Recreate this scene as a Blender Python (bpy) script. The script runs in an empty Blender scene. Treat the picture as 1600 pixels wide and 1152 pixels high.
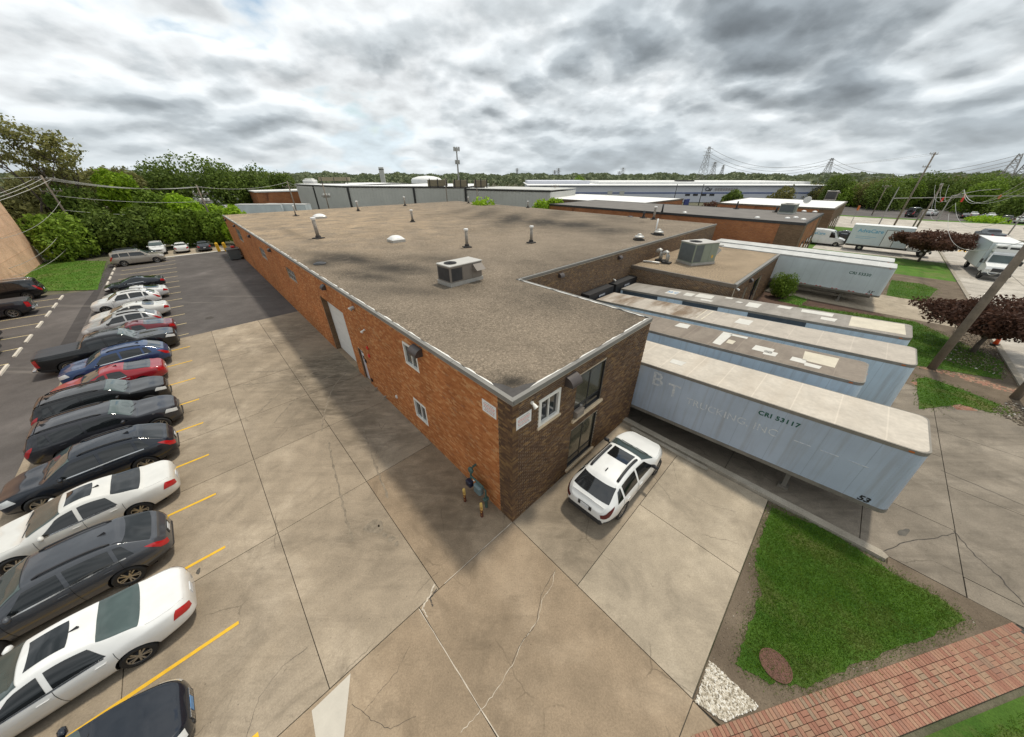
import bpy, bmesh, math, random
import numpy as np
from mathutils import Vector, Matrix
random.seed(7); RNG = np.random.default_rng(7)
R = math.radians
SC = bpy.context.scene
COL = SC.collection

# ---------------------------------------------------------------- camera
CAM_H = 11.0
cam_d = bpy.data.cameras.new('camera'); cam = bpy.data.objects.new('camera', cam_d); COL.objects.link(cam)
cam_d.sensor_width = 36.0; cam_d.lens = 36.0*500.0/1600.0; cam_d.clip_start = 0.1; cam_d.clip_end = 6000
PITCH = math.atan((576-273)/500.0)
cam.location = (0, 0, CAM_H); cam.rotation_euler = (math.pi/2-PITCH, 0, 0)
SC.camera = cam

# site frame: a runs back along the long wall, b runs to the right along the end wall, origin = near building corner
CX, CY = 0.02, 7.19
AD, BD = R(133.3), R(44.5)
AX, AY, BX, BY = math.cos(AD), math.sin(AD), math.cos(BD), math.sin(BD)
def W(a, b, z=0.0): return (CX+a*AX+b*BX, CY+a*AY+b*BY, z)
def WI(x, y):
    x -= CX; y -= CY; det = AX*BY-AY*BX
    return ((x*BY-y*BX)/det, (AX*y-AY*x)/det)
ROT_B = BD; ROT_A = AD

# ---------------------------------------------------------------- sun and sky
SUN_DIR = Vector((0.42*BX+0.03*AX, 0.42*BY+0.03*AY, 1.0)).normalized()
sun_d = bpy.data.lights.new('sun', 'SUN'); sun_d.energy = 2.5; sun_d.angle = R(4.5); sun_d.color = (1.0, 0.93, 0.80)
sun = bpy.data.objects.new('sun', sun_d); COL.objects.link(sun)
sun.location = (0, 0, 60); sun.rotation_euler = SUN_DIR.to_track_quat('Z', 'Y').to_euler()
SUN_EL = math.asin(SUN_DIR.z); SUN_AZ = math.atan2(SUN_DIR.x, SUN_DIR.y)

world = bpy.data.worlds.new('World'); SC.world = world; world.use_nodes = True
def build_world():
    nt = world.node_tree; N = nt.nodes; L = nt.links
    N.clear()
    out = N.new('ShaderNodeOutputWorld'); bg = N.new('ShaderNodeBackground'); L.new(bg.outputs[0], out.inputs[0])
    sky = N.new('ShaderNodeTexSky'); sky.sky_type = 'NISHITA'; sky.sun_disc = False
    sky.sun_elevation = SUN_EL; sky.sun_rotation = SUN_AZ; sky.air_density = 1.4; sky.dust_density = 0.4
    tc = N.new('ShaderNodeTexCoord'); sep = N.new('ShaderNodeSeparateXYZ'); L.new(tc.outputs['Generated'], sep.inputs[0])
    def math_(op, a, b=None, c=None, clamp=False):
        n = N.new('ShaderNodeMath'); n.operation = op; n.use_clamp = clamp
        for i, v in enumerate((a, b, c)):
            if v is None: continue
            if isinstance(v, (int, float)): n.inputs[i].default_value = v
            else: L.new(v, n.inputs[i])
        return n.outputs[0]
    zc = math_('MAXIMUM', sep.outputs[2], 0.0)
    den = math_('ADD', zc, 0.32)
    px = math_('DIVIDE', sep.outputs[0], den); py = math_('DIVIDE', sep.outputs[1], den)
    cmb = N.new('ShaderNodeCombineXYZ'); L.new(px, cmb.inputs[0]); L.new(py, cmb.inputs[1]); L.new(math_('ADD', math_('MULTIPLY', sep.outputs[2], 1.1), SKY_SEED), cmb.inputs[2])
    def noise(scale, detail, rough, dist=0.0, off=(0, 0, 0), vec=None):
        mp = N.new('ShaderNodeMapping'); mp.inputs['Location'].default_value = off
        L.new(vec or cmb.outputs[0], mp.inputs[0])
        n = N.new('ShaderNodeTexNoise'); n.inputs['Scale'].default_value = scale; n.inputs['Detail'].default_value = detail
        n.inputs['Roughness'].default_value = rough; n.inputs['Distortion'].default_value = dist
        L.new(mp.outputs[0], n.inputs['Vector']); return n.outputs['Fac']
    def scaled(k):
        m_ = N.new('ShaderNodeVectorMath'); m_.operation = 'MULTIPLY'; L.new(cmb.outputs[0], m_.inputs[0]); m_.inputs[1].default_value = (k, k, 1); return m_.outputs[0]
    def density(vec):
        big = noise(0.62, 1.0, 0.5, 0.0, SKY_OFF, vec); med = noise(1.7, 8.0, 0.55, 0.0, (3.1, 1.7, 0), vec)
        n1_ = noise(2.4, 1.0, 0.5, 0.0, (7.7, 2.2, 0), vec); n2_ = noise(5.2, 2.0, 0.55, 0.0, (1.2, 8.4, 0), vec)
        bil = lambda n_: math_('ABSOLUTE', math_('SUBTRACT', math_('MULTIPLY', n_, 2.0), 1.0))
        puff = math_('ADD', math_('MULTIPLY', math_('SUBTRACT', bil(n1_), 0.12), 1.0), math_('MULTIPLY', math_('SUBTRACT', bil(n2_), 0.15), 0.36))
        return math_('ADD', math_('ADD', math_('MULTIPLY', big, 0.55), math_('MULTIPLY', med, 0.45)), math_('SUBTRACT', math_('MULTIPLY', puff, 0.19), -0.004))
    dens = density(cmb.outputs[0]); dens2 = density(scaled(1.05))
    lit = math_('MULTIPLY', math_('SUBTRACT', dens2, dens), 3.4)          # lit tops, shaded bases
    ramp = N.new('ShaderNodeValToRGB'); L.new(dens, ramp.inputs[0])
    cr = ramp.color_ramp; cr.interpolation = 'EASE'
    pts = [(0.36, (0.70, 0.81, 0.87)), (0.42, (0.88, 0.92, 0.935)), (0.48, (0.83, 0.865, 0.885)), (0.53, (0.66, 0.71, 0.74)),
           (0.575, (0.47, 0.52, 0.555)), (0.62, (0.34, 0.385, 0.42)), (0.69, (0.25, 0.285, 0.315))]
    while len(cr.elements) < len(pts): cr.elements.new(0.5)
    for e, (p_, c_) in zip(cr.elements, pts): e.position = p_; e.color = (*c_, 1)
    cmul = N.new('ShaderNodeMix'); cmul.data_type = 'RGBA'; cmul.blend_type = 'MULTIPLY'; cmul.inputs['Factor'].default_value = 1
    gain = math_('MINIMUM', math_('MAXIMUM', math_('ADD', lit, 1.0), 0.60), 1.18)
    gc = N.new('ShaderNodeCombineColor')
    for i in range(3): L.new(gain, gc.inputs[i])
    L.new(ramp.outputs[0], cmul.inputs['A']); L.new(gc.outputs[0], cmul.inputs['B'])
    cov = N.new('ShaderNodeMapRange'); cov.inputs[1].default_value = 0.375; cov.inputs[2].default_value = 0.44
    L.new(math_('ADD', dens, math_('MULTIPLY', math_('MAXIMUM', math_('SUBTRACT', 0.16, sep.outputs[2]), 0.0), 1.2)), cov.inputs[0])
    skm = N.new('ShaderNodeMix'); skm.data_type = 'RGBA'; skm.blend_type = 'MULTIPLY'; skm.inputs['Factor'].default_value = 1
    L.new(sky.outputs[0], skm.inputs['A']); skm.inputs['B'].default_value = (0.115, 0.115, 0.115, 1)
    mx = N.new('ShaderNodeMix'); mx.data_type = 'RGBA'; L.new(cov.outputs[0], mx.inputs['Factor'])
    L.new(skm.outputs['Result'], mx.inputs['A']); L.new(cmul.outputs['Result'], mx.inputs['B'])
    # pale horizon air
    hz = N.new('ShaderNodeMapRange'); hz.inputs[1].default_value = 0.0; hz.inputs[2].default_value = 0.17
    hz.inputs[3].default_value = 0.45; hz.inputs[4].default_value = 0.0; hz.interpolation_type = 'SMOOTHSTEP'
    L.new(sep.outputs[2], hz.inputs[0])
    mh = N.new('ShaderNodeMix'); mh.data_type = 'RGBA'; L.new(hz.outputs[0], mh.inputs['Factor'])
    L.new(mx.outputs['Result'], mh.inputs['A']); mh.inputs['B'].default_value = (0.70, 0.765, 0.80, 1)
    L.new(mh.outputs['Result'], bg.inputs[0]); bg.inputs[1].default_value = 0.97
SKY_SEED = 44.4; SKY_OFF = (0.0, 0.0, 0.0)
build_world()
world.cycles.sampling_method = 'MANUAL'; world.cycles.sample_map_resolution = 256

SC.view_settings.view_transform = 'Standard'; SC.view_settings.look = 'None'
SC.view_settings.exposure = 0.08; SC.view_settings.gamma = 1.0
SC.view_settings.use_curve_mapping = False
SC.cycles.max_bounces = 6; SC.cycles.diffuse_bounces = 3; SC.cycles.glossy_bounces = 3; SC.cycles.transmission_bounces = 4; SC.cycles.transparent_max_bounces = 6
SC.cycles.use_denoising = True; SC.cycles.caustics_reflective = False; SC.cycles.caustics_refractive = False

# ---------------------------------------------------------------- materials
class NT:
    def __init__(s, name):
        m = bpy.data.materials.new(name); m.use_nodes = True; s.m = m; s.nt = m.node_tree; s.N = s.nt.nodes; s.L = s.nt.links
        s.b = s.N['Principled BSDF']
    def n(s, t, **k):
        x = s.N.new(t)
        for a, v in k.items(): setattr(x, a, v)
        return x
    def math(s, op, a, b=None, c=None, clamp=False):
        n = s.n('ShaderNodeMath', operation=op, use_clamp=clamp)
        for i, v in enumerate((a, b, c)):
            if v is None: continue
            if isinstance(v, (int, float)): n.inputs[i].default_value = v
            else: s.L.new(v, n.inputs[i])
        return n.outputs[0]
    def coord(s, kind='Object'):
        if kind == 'Position': return s.n('ShaderNodeNewGeometry').outputs['Position']
        return s.n('ShaderNodeTexCoord').outputs[kind]
    def noise(s, vec, scale, detail=3, rough=.55, dist=0, stretch=None, out='Fac'):
        if stretch:
            mp = s.n('ShaderNodeMapping'); mp.inputs['Scale'].default_value = stretch
            if len(stretch) == 3 and hasattr(s, 'rotz'): mp.inputs['Rotation'].default_value = (0, 0, s.rotz)
            s.L.new(vec, mp.inputs[0]); vec = mp.outputs[0]
        n = s.n('ShaderNodeTexNoise'); n.inputs['Scale'].default_value = scale; n.inputs['Detail'].default_value = detail
        n.inputs['Roughness'].default_value = rough; n.inputs['Distortion'].default_value = dist
        s.L.new(vec, n.inputs['Vector']); return n.outputs[out]
    def vor(s, vec, scale, out='Distance', feature='F1'):
        n = s.n('ShaderNodeTexVoronoi', feature=feature); n.inputs['Scale'].default_value = scale; s.L.new(vec, n.inputs['Vector']); return n.outputs[out]
    def ramp(s, fac, pts, interp='LINEAR'):
        r = s.n('ShaderNodeValToRGB'); r.color_ramp.interpolation = interp; s.L.new(fac, r.inputs[0]); e = r.color_ramp.elements
        while len(e) < len(pts): e.new(.5)
        for x, (p, c) in zip(e, pts):
            x.position = p; x.color = (*c, 1) if len(c) == 3 else c
        return r.outputs[0]
    def mr(s, v, a, b, c=0., d=1., smooth=False):
        n = s.n('ShaderNodeMapRange')
        if smooth: n.interpolation_type = 'SMOOTHSTEP'
        for i, x in enumerate((a, b, c, d)): n.inputs[i+1].default_value = x
        s.L.new(v, n.inputs[0]); return n.outputs[0]
    def mix(s, f, a, b, mode='MIX'):
        n = s.n('ShaderNodeMix', data_type='RGBA', blend_type=mode)
        for k, v in (('Factor', f), ('A', a), ('B', b)):
            if isinstance(v, (int, float)): n.inputs[k].default_value = v
            elif isinstance(v, tuple): n.inputs[k].default_value = (*v, 1) if len(v) == 3 else v
            else: s.L.new(v, n.inputs[k])
        return n.outputs['Result']
    def grey(s, v):
        c = s.n('ShaderNodeCombineColor'); 
        for i in range(3): s.L.new(v, c.inputs[i])
        return c.outputs[0]
    def attr(s, name, out='Fac'):
        return s.n('ShaderNodeAttribute', attribute_name=name).outputs[out]
    def rand(s): return s.n('ShaderNodeObjectInfo').outputs['Random']
    def col(s, c):
        if isinstance(c, tuple): s.b.inputs['Base Color'].default_value = (*c, 1)
        else: s.L.new(c, s.b.inputs['Base Color'])
    def bump(s, h, strength=.3, dist=.01):
        n = s.n('ShaderNodeBump'); n.inputs['Strength'].default_value = strength; n.inputs['Distance'].default_value = dist
        s.L.new(h, n.inputs['Height']); s.L.new(n.outputs[0], s.b.inputs['Normal'])
    def set(s, rough=None, metal=None, coat=None, spec=None, coatr=None):
        for k, v in (('Roughness', rough), ('Metallic', metal), ('Coat Weight', coat), ('Specular IOR Level', spec), ('Coat Roughness', coatr)):
            if v is None: continue
            if isinstance(v, (int, float)): s.b.inputs[k].default_value = v
            else: s.L.new(v, s.b.inputs[k])
        return s.m

MAT = {}
def simple(key, col, rough=.6, metal=0., var=.12, vs=3., dirt=None, spec=.5, coat=0., name=None, kind='Object', bump=0, bs=40., objrand=0.):
    t = NT(name or key); v = t.coord(kind)
    n1 = t.noise(v, vs, 5, .6); n2 = t.noise(v, vs*9, 3, .6)
    f = t.math('ADD', t.math('MULTIPLY', n1, .7), t.math('MULTIPLY', n2, .3))
    lo = tuple(max(0, c*(1-2*var)) for c in col); hi = tuple(min(1, c*(1+2*var)) for c in col)
    c = t.ramp(f, [(.25, lo), (.75, hi)])
    if dirt:
        dc, lo_, hi_ = dirt
        c = t.mix(t.mr(t.noise(v, vs*1.7, 6, .65), lo_, hi_), c, dc)
    if objrand:
        c = t.mix(1., c, t.grey(t.mr(t.rand(), 0, 1, 1-objrand, 1+objrand)), 'MULTIPLY')
    t.col(c)
    if bump: t.bump(t.noise(v, bs, 4, .6), bump, .01)
    t.set(rough=t.mr(n2, .2, .8, max(0.02, rough-.1), min(1, rough+.1)), metal=metal, spec=spec, coat=coat)
    MAT[key] = t.m; return t.m

# ---------------------------------------------------------------- mesh helpers
class MB:
    def __init__(s, T=None): s.v = []; s.f = []; s.m = []; s.T = T; s.attr = []
    def add(s, vs, fs, m=0, at=None):
        o = len(s.v)
        s.v.extend([s.T(*p) for p in vs] if s.T else [tuple(p) for p in vs])
        for f in fs: s.f.append(tuple(i+o for i in f)); s.m.append(m); s.attr.append(0. if at is None else at)
        return s
    def box(s, x0, x1, y0, y1, z0, z1, m=0, at=None, sides='all'):
        if x0 > x1: x0, x1 = x1, x0
        if y0 > y1: y0, y1 = y1, y0
        vs = [(x0, y0, z0), (x1, y0, z0), (x1, y1, z0), (x0, y1, z0), (x0, y0, z1), (x1, y0, z1), (x1, y1, z1), (x0, y1, z1)]
        fs = [(0, 3, 2, 1), (4, 5, 6, 7), (0, 1, 5, 4), (1, 2, 6, 5), (2, 3, 7, 6), (3, 0, 4, 7)]
        return s.add(vs, fs, m, at)
    def cbox(s, c, size, m=0, rz=0., bev=0.):
        hx, hy, hz = (k/2 for k in size); cr, sr = math.cos(rz), math.sin(rz)
        def q(x, y, z): return (c[0]+x*cr-y*sr, c[1]+x*sr+y*cr, c[2]+z)
        if bev <= 0:
            vs = [q(sx*hx, sy*hy, sz*hz) for sz in (-1, 1) for sx, sy in ((-1, -1), (1, -1), (1, 1), (-1, 1))]
            return s.add(vs, [(0, 3, 2, 1), (4, 5, 6, 7), (0, 1, 5, 4), (1, 2, 6, 5), (2, 3, 7, 6), (3, 0, 4, 7)], m)
        vs = []
        ring = [(-hx+bev, -hy), (hx-bev, -hy), (hx, -hy+bev), (hx, hy-bev), (hx-bev, hy), (-hx+bev, hy), (-hx, hy-bev), (-hx, -hy+bev)]
        ring2 = [(x*(hx-bev)/hx, y*(hy-bev)/hy) for x, y in ring]
        for rr, z in ((ring2, -hz), (ring, -hz+bev), (ring, hz-bev), (ring2, hz)): vs += [q(x, y, z) for x, y in rr]
        fs = [tuple(range(7, -1, -1)), tuple(range(24, 32))]
        for k in range(3): fs += [(k*8+i, k*8+(i+1) % 8, k*8+8+(i+1) % 8, k*8+8+i) for i in range(8)]
        return s.add(vs, fs, m)
    def tube(s, pts, rad, n=8, m=0, cap=True):
        pts = [Vector(p) for p in pts]; rads = rad if isinstance(rad, (list, tuple)) else [rad]*len(pts)
        vs = []; up = None
        for i, p in enumerate(pts):
            t = (pts[min(i+1, len(pts)-1)]-pts[max(i-1, 0)]).normalized()
            ref = Vector((0, 0, 1)) if abs(t.z) < .95 else Vector((1, 0, 0))
            u = t.cross(ref).normalized(); w = t.cross(u)
            for k in range(n):
                an = 2*math.pi*k/n; vs.append(tuple(p+(u*math.cos(an)+w*math.sin(an))*rads[i]))
        fs = [(i*n+k, i*n+(k+1) % n, (i+1)*n+(k+1) % n, (i+1)*n+k) for i in range(len(pts)-1) for k in range(n)]
        if cap: fs += [tuple(range(n-1, -1, -1)), tuple(range((len(pts)-1)*n, len(pts)*n))]
        return s.add(vs, fs, m)
    def lathe(s, prof, c=(0, 0, 0), n=16, m=0, axis='z', close=False):
        vs = []
        for r, h in prof:
            for k in range(n):
                an = 2*math.pi*k/n; x, y = r*math.cos(an), r*math.sin(an)
                if axis == 'z': vs.append((c[0]+x, c[1]+y, c[2]+h))
                elif axis == 'y': vs.append((c[0]+x, c[1]+h, c[2]+y))
                else: vs.append((c[0]+h, c[1]+x, c[2]+y))
        P = len(prof); rng = P if close else P-1
        fs = [(i*n+k, i*n+(k+1) % n, ((i+1) % P)*n+(k+1) % n, ((i+1) % P)*n+k) for i in range(rng) for k in range(n)]
        if not close:
            if prof[0][0] > 1e-4: fs.append(tuple(range(n-1, -1, -1)))
            if prof[-1][0] > 1e-4: fs.append(tuple(range((P-1)*n, P*n)))
        return s.add(vs, fs, m)
    def prism(s, poly, z0, z1, m=0):
        n = len(poly)
        ar = sum(poly[i][0]*poly[(i+1) % n][1]-poly[(i+1) % n][0]*poly[i][1] for i in range(n))
        if ar < 0: poly = poly[::-1]
        vs = [(x, y, z0) for x, y in poly]+[(x, y, z1) for x, y in poly]
        fs = [tuple(range(n-1, -1, -1)), tuple(range(n, 2*n))]+[(i, (i+1) % n, n+(i+1) % n, n+i) for i in range(n)]
        return s.add(vs, fs, m)
    def grid(s, fn, nu, nv, m=0):
        vs = [fn(i/nu, j/nv) for i in range(nu+1) for j in range(nv+1)]
        fs = [(i*(nv+1)+j, (i+1)*(nv+1)+j, (i+1)*(nv+1)+j+1, i*(nv+1)+j+1) for i in range(nu) for j in range(nv)]
        return s.add(vs, fs, m)
    def mesh(s, name, smooth=False, attr=False):
        me = bpy.data.meshes.new(name); me.from_pydata(s.v, [], s.f)
        if any(s.m): me.polygons.foreach_set('material_index', s.m)
        if attr:
            a = me.attributes.new('rnd', 'FLOAT', 'FACE'); a.data.foreach_set('value', s.attr)
        if smooth: me.polygons.foreach_set('use_smooth', [True]*len(me.polygons))
        me.update(); return me
    def build(s, name, mats, parent=None, smooth=False, attr=False, origin=None, fixn=False):
        if parent is not None and s.T:                      # world coordinates into the parent's frame
            inv = root_matrix(parent).inverted(); s.v = [tuple(inv @ Vector(p)) for p in s.v]
        elif parent is None:
            if origin is None:
                A_ = np.array(s.v); origin = ((A_[:, 0].min()+A_[:, 0].max())/2, (A_[:, 1].min()+A_[:, 1].max())/2, A_[:, 2].min())
            s.v = [(p[0]-origin[0], p[1]-origin[1], p[2]-origin[2]) for p in s.v]
        me = s.mesh(name, smooth, attr)
        if fixn:
            bm = bmesh.new(); bm.from_mesh(me); bmesh.ops.recalc_face_normals(bm, faces=bm.faces); bm.to_mesh(me); bm.free()
        o = link(name, me, mats, parent)
        if parent is None: o.location = origin
        return o
def root_matrix(o):
    while o.parent: o = o.parent
    return Matrix.LocRotScale(o.location, o.rotation_euler, o.scale)
def link(name, me, mats, parent=None):
    o = bpy.data.objects.new(name, me); COL.objects.link(o)
    for m in (mats if isinstance(mats, (list, tuple)) else [mats]):
        if me is not None and len(me.materials) < (len(mats) if isinstance(mats, (list, tuple)) else 1): me.materials.append(MAT[m] if isinstance(m, str) else m)
    if parent: o.parent = parent
    return o
def tag(o, label, cat, group=None):
    o['label'] = label; o['category'] = cat
    if group: o['group'] = group
    return o
def struct(o): o['kind'] = 'structure'; return o
def stuff(o, label=None, cat=None):
    o['kind'] = 'stuff'
    if label: o['label'] = label
    if cat: o['category'] = cat
    return o
def thing(name, label, cat, loc=(0, 0, 0), rz=0., group=None, rx=0., ry=0.):
    o = bpy.data.objects.new(name, None); COL.objects.link(o); o.empty_display_size = .3
    o.location = loc; o.rotation_euler = (rx, ry, rz)
    return tag(o, label, cat, group)
def copy_tree(o, parent=None):
    c = o.copy(); COL.objects.link(c); c.parent = parent
    for ch in o.children: copy_tree(ch, c)
    return c
def text_mesh(body, size, name='lettering', extrude=.002, bold=0., spacing=1., shear=0.):
    cu = bpy.data.curves.new(name, 'FONT'); cu.body = body; cu.size = size; cu.extrude = extrude; cu.offset = bold; cu.space_character = spacing; cu.shear = shear
    cu.align_x = 'LEFT'; cu.resolution_u = 3
    o = bpy.data.objects.new(name, cu); COL.objects.link(o)
    dg = bpy.context.evaluated_depsgraph_get(); dg.update()
    me = bpy.data.meshes.new_from_object(o.evaluated_get(dg)); me.name = name
    bpy.data.objects.remove(o); return me
# ---------------------------------------------------------------- surface materials
def m_concrete(key, base, tint, name, joint=False, streak=0.0, spots=()):
    t = NT(name); v = t.coord('Position')
    big = t.noise(v, .28, 5, .62, .4); mid = t.noise(v, 1.3, 6, .65, .3); fine = t.noise(v, 22, 4, .7); grit = t.noise(v, 140, 2, .7)
    c = t.ramp(big, [(.28, tuple(k*.86 for k in base)), (.5, base), (.72, tuple(min(1, k*1.14) for k in tint))])
    c = t.mix(1., c, t.grey(t.mr(mid, .25, .75, .80, 1.16)), 'MULTIPLY')
    c = t.mix(1., c, t.grey(t.mr(fine, .2, .8, .74, 1.25)), 'MULTIPLY')
    c = t.mix(1., c, t.grey(t.mr(grit, .2, .8, .68, 1.32)), 'MULTIPLY')
    c = t.mix(1., c, t.grey(t.mr(t.rand(), 0, 1, .93, 1.07)), 'MULTIPLY')
    # oil drips, rubber and damp grime
    sp = t.mr(t.noise(v, 3.3, 4, .6, .6), .67, .78, 0, .55); c = t.mix(sp, c, tuple(k*.42 for k in base))
    gr = t.mr(t.noise(v, .55, 6, .7, 1.0), .52, .72, 0, .6); c = t.mix(gr, c, tuple(k*.50 for k in base))
    dots = t.mr(t.vor(v, 2.6), .018, .05, .75, 0); c = t.mix(dots, c, tuple(k*.3 for k in base))
    # hairline wear
    cr = t.n('ShaderNodeTexVoronoi', feature='DISTANCE_TO_EDGE'); cr.inputs['Scale'].default_value = .35
    wv = t.n('ShaderNodeMix', data_type='VECTOR'); wv.inputs['Factor'].default_value = .25
    t.L.new(v, wv.inputs[4]); t.L.new(t.noise(v, 1.6, 5, .65, out='Color'), wv.inputs[5]); t.L.new(wv.outputs[1], cr.inputs['Vector'])
    crk = t.math('MULTIPLY', t.mr(cr.outputs['Distance'], .0, .006, .6, 0), t.mr(t.noise(v, .5, 2), .52, .6))
    c = t.mix(crk, c, tuple(k*.35 for k in base))
    if streak:
        t.rotz = -AD
        st = t.noise(v, 1.1, 5, .6, .2, stretch=(.22, 2.4, 1)); c = t.mix(t.mr(st, .5, .78, 0, streak), c, tuple(k*.36 for k in base))
    for (a_, b_, r_, k_) in spots:                                  # tyre-rubbed and oily areas
        dn = t.n('ShaderNodeVectorMath', operation='DISTANCE'); t.L.new(v, dn.inputs[0]); dn.inputs[1].default_value = W(a_, b_, 0)
        t.rotz = -BD
        msk = t.math('MULTIPLY', t.mr(dn.outputs['Value'], r_*.15, r_, k_, 0, True), t.mr(t.noise(v, 1.3, 7, .72, .5, stretch=(.5, 1.6, 1)), .32, .62)); c = t.mix(msk, c, tuple(k*.22 for k in base))
    t.col(c); t.bump(t.math('ADD', grit, fine), .12, .004); t.set(rough=.88, spec=.25); MAT[key] = t.m
m_concrete('concrete', (.315, .256, .186), (.388, .322, .242), 'weathered_concrete', streak=.30, spots=((16.3, -1.6, 4.6, .85), (12.2, -2.2, 3.4, .75), (8.3, -1.6, 3.2, .6), (24, -1.6, 4.5, .6), (3.2, -4.0, 2.4, .45), (-1.7, 1.4, 2.6, .45)))
m_concrete('concrete_pale', (.345, .288, .214), (.42, .355, .27), 'paler_concrete')
m_concrete('concrete_dark', (.275, .208, .140), (.34, .266, .186), 'stained_concrete', spots=((2.0, -1.0, 2.6, .5), (4.5, -1.4, 2.6, .45), (-2.5, -3.2, 2.6, .25)))
m_concrete('concrete_lane', (.215, .182, .142), (.285, .245, .195), 'oily_lane_concrete', streak=.55)
m_concrete('kerb', (.33, .29, .23), (.40, .36, .30), 'kerb_concrete')
m_concrete('road', (.42, .38, .325), (.49, .45, .39), 'road_concrete', streak=.25)
simple('new_patch', (.50, .46, .39), .85, var=.05, kind='Position')
simple('joint', (.085, .075, .06), .95, var=.25, kind='Position', vs=2)
simple('crack_fill', (.50, .435, .35), .9, var=.15, kind='Position', vs=6)
simple('crack_dark', (.06, .052, .044), .95, var=.3, kind='Position', vs=6)
simple('oil', (.085, .075, .06), .7, var=.3, kind='Position', vs=4)

def m_asphalt(key, base, name):
    t = NT(name); v = t.coord('Position')
    big = t.noise(v, .16, 5, .6, .5); mid = t.noise(v, .9, 6, .65); grit = t.noise(v, 60, 3, .7)
    c = t.ramp(big, [(.3, tuple(k*.75 for k in base)), (.55, base), (.75, tuple(k*1.45 for k in base))])
    c = t.mix(1., c, t.grey(t.mr(mid, .25, .75, .82, 1.2)), 'MULTIPLY'); c = t.mix(1., c, t.grey(t.mr(grit, .25, .75, .7, 1.35)), 'MULTIPLY')
    t.rotz = -AD
    st = t.noise(v, .5, 4, .6, .3, stretch=(.12, 1.6, 1)); c = t.mix(t.mr(st, .62, .75, 0, .5), c, (.30, .27, .235))
    t.col(c); t.bump(grit, .2, .006); t.set(rough=.9, spec=.25); MAT[key] = t.m
m_asphalt('asphalt', (.105, .094, .088), 'weathered_asphalt')
m_asphalt('asphalt_dark', (.062, .056, .054), 'dark_asphalt')
simple('yellow_paint', (.72, .42, .02), .7, var=.10, kind='Position', vs=5, dirt=((.36, .29, .16), .60, .85))
simple('faded_yellow', (.62, .50, .26), .75, var=.15, kind='Position', vs=5, dirt=((.22, .19, .15), .50, .75))
simple('white_line', (.62, .60, .55), .75, var=.1, kind='Position', vs=5, dirt=((.3, .27, .23), .55, .75))
simple('wheel_stop', (.60, .55, .47), .85, var=.12, vs=2)
simple('stop_yellow', (.60, .40, .08), .8, var=.15, vs=3)

def m_earth(key, c0, c1, name, dry=None):
    t = NT(name); v = t.coord('Position')
    a = t.noise(v, .7, 6, .65, .3); b = t.noise(v, 25, 4, .7)
    c = t.mix(t.mr(a, .35, .65), c0, c1)
    if dry: c = t.mix(t.mr(t.noise(v, .45, 6, .7, .4), .50, .70, 0, .8), c, dry)
    c = t.mix(1., c, t.grey(t.mr(b, .2, .8, .6, 1.4)), 'MULTIPLY')
    t.col(c); t.bump(b, .5, .02); t.set(rough=.95, spec=.2); MAT[key] = t.m
m_earth('soil', (.105, .080, .056), (.175, .137, .098), 'dry_soil')
m_earth('mulch', (.075, .045, .035), (.11, .07, .05), 'bark_mulch')
m_earth('far_ground', (.075, .085, .045), (.16, .14, .10), 'distant_ground')
m_earth('turf', (.035, .085, .010), (.065, .125, .018), 'lawn_turf', (.13, .12, .045))
m_earth('turf_bright', (.055, .135, .014), (.095, .18, .024), 'bright_turf', (.16, .15, .06))  # a brighter turf green for the verges and side lawns
m_earth('turf_dry', (.14, .13, .05), (.07, .13, .025), 'worn_turf')

def m_leaf(key, lo, hi, name, trans=.35, dry=None):
    t = NT(name); r = t.attr('rnd'); n = t.noise(t.coord('Object'), .55, 3, .6)
    f = t.math('ADD', t.math('MULTIPLY', r, .6), t.math('MULTIPLY', n, .55))
    c = t.ramp(f, [(.15, lo), (.95, hi)])
    if dry: c = t.mix(t.mr(t.noise(t.coord('Position'), .9, 5, .65, .3), .47, .68, 0, .75), c, dry)
    c = t.mix(1., c, t.grey(t.mr(t.rand(), 0, 1, .82, 1.18)), 'MULTIPLY')
    t.col(c); t.set(rough=.65, spec=.2)
    tr = t.n('ShaderNodeBsdfTranslucent'); t.L.new(c, tr.inputs[0]); ms = t.n('ShaderNodeMixShader'); ms.inputs[0].default_value = trans
    t.L.new(t.b.outputs[0], ms.inputs[1]); t.L.new(tr.outputs[0], ms.inputs[2]); t.L.new(ms.outputs[0], t.N['Material Output'].inputs[0]); MAT[key] = t.m
m_leaf('leaf_locust', (.15, .17, .045), (.36, .335, .13), 'locust_leaves')
m_leaf('leaf_green', (.085, .15, .016), (.25, .36, .045), 'green_leaves')
m_leaf('leaf_dark', (.062, .105, .020), (.185, .25, .045), 'dark_leaves')
m_leaf('leaf_olive', (.10, .11, .034), (.25, .235, .08), 'olive_leaves')
m_leaf('leaf_bright', (.14, .25, .014), (.36, .52, .035), 'fresh_leaves')
m_leaf('leaf_purple', (.050, .026, .018), (.155, .078, .052), 'purple_leaves')
m_leaf('leaf_far_hazy', (.10, .13, .07), (.20, .225, .115), 'hazy_far_leaves', .2)  # lighter, bluer greens: distance haze painted into the leaf colour
m_leaf('blade', (.048, .125, .007), (.165, .30, .024), 'grass_blades', .3, (.16, .19, .035))
m_leaf('blade_bright', (.05, .14, .010), (.13, .27, .025), 'bright_grass_blades', .3, (.22, .24, .06))  # blade greens that go with the brighter turf
simple('bark', (.11, .085, .065), .9, var=.25, vs=2, bump=.4)
simple('pole_wood', (.215, .175, .135), .9, var=.22, vs=1.5, bump=.3)
simple('pole_grey', (.33, .32, .30), .7, var=.1, metal=.3)

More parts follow.
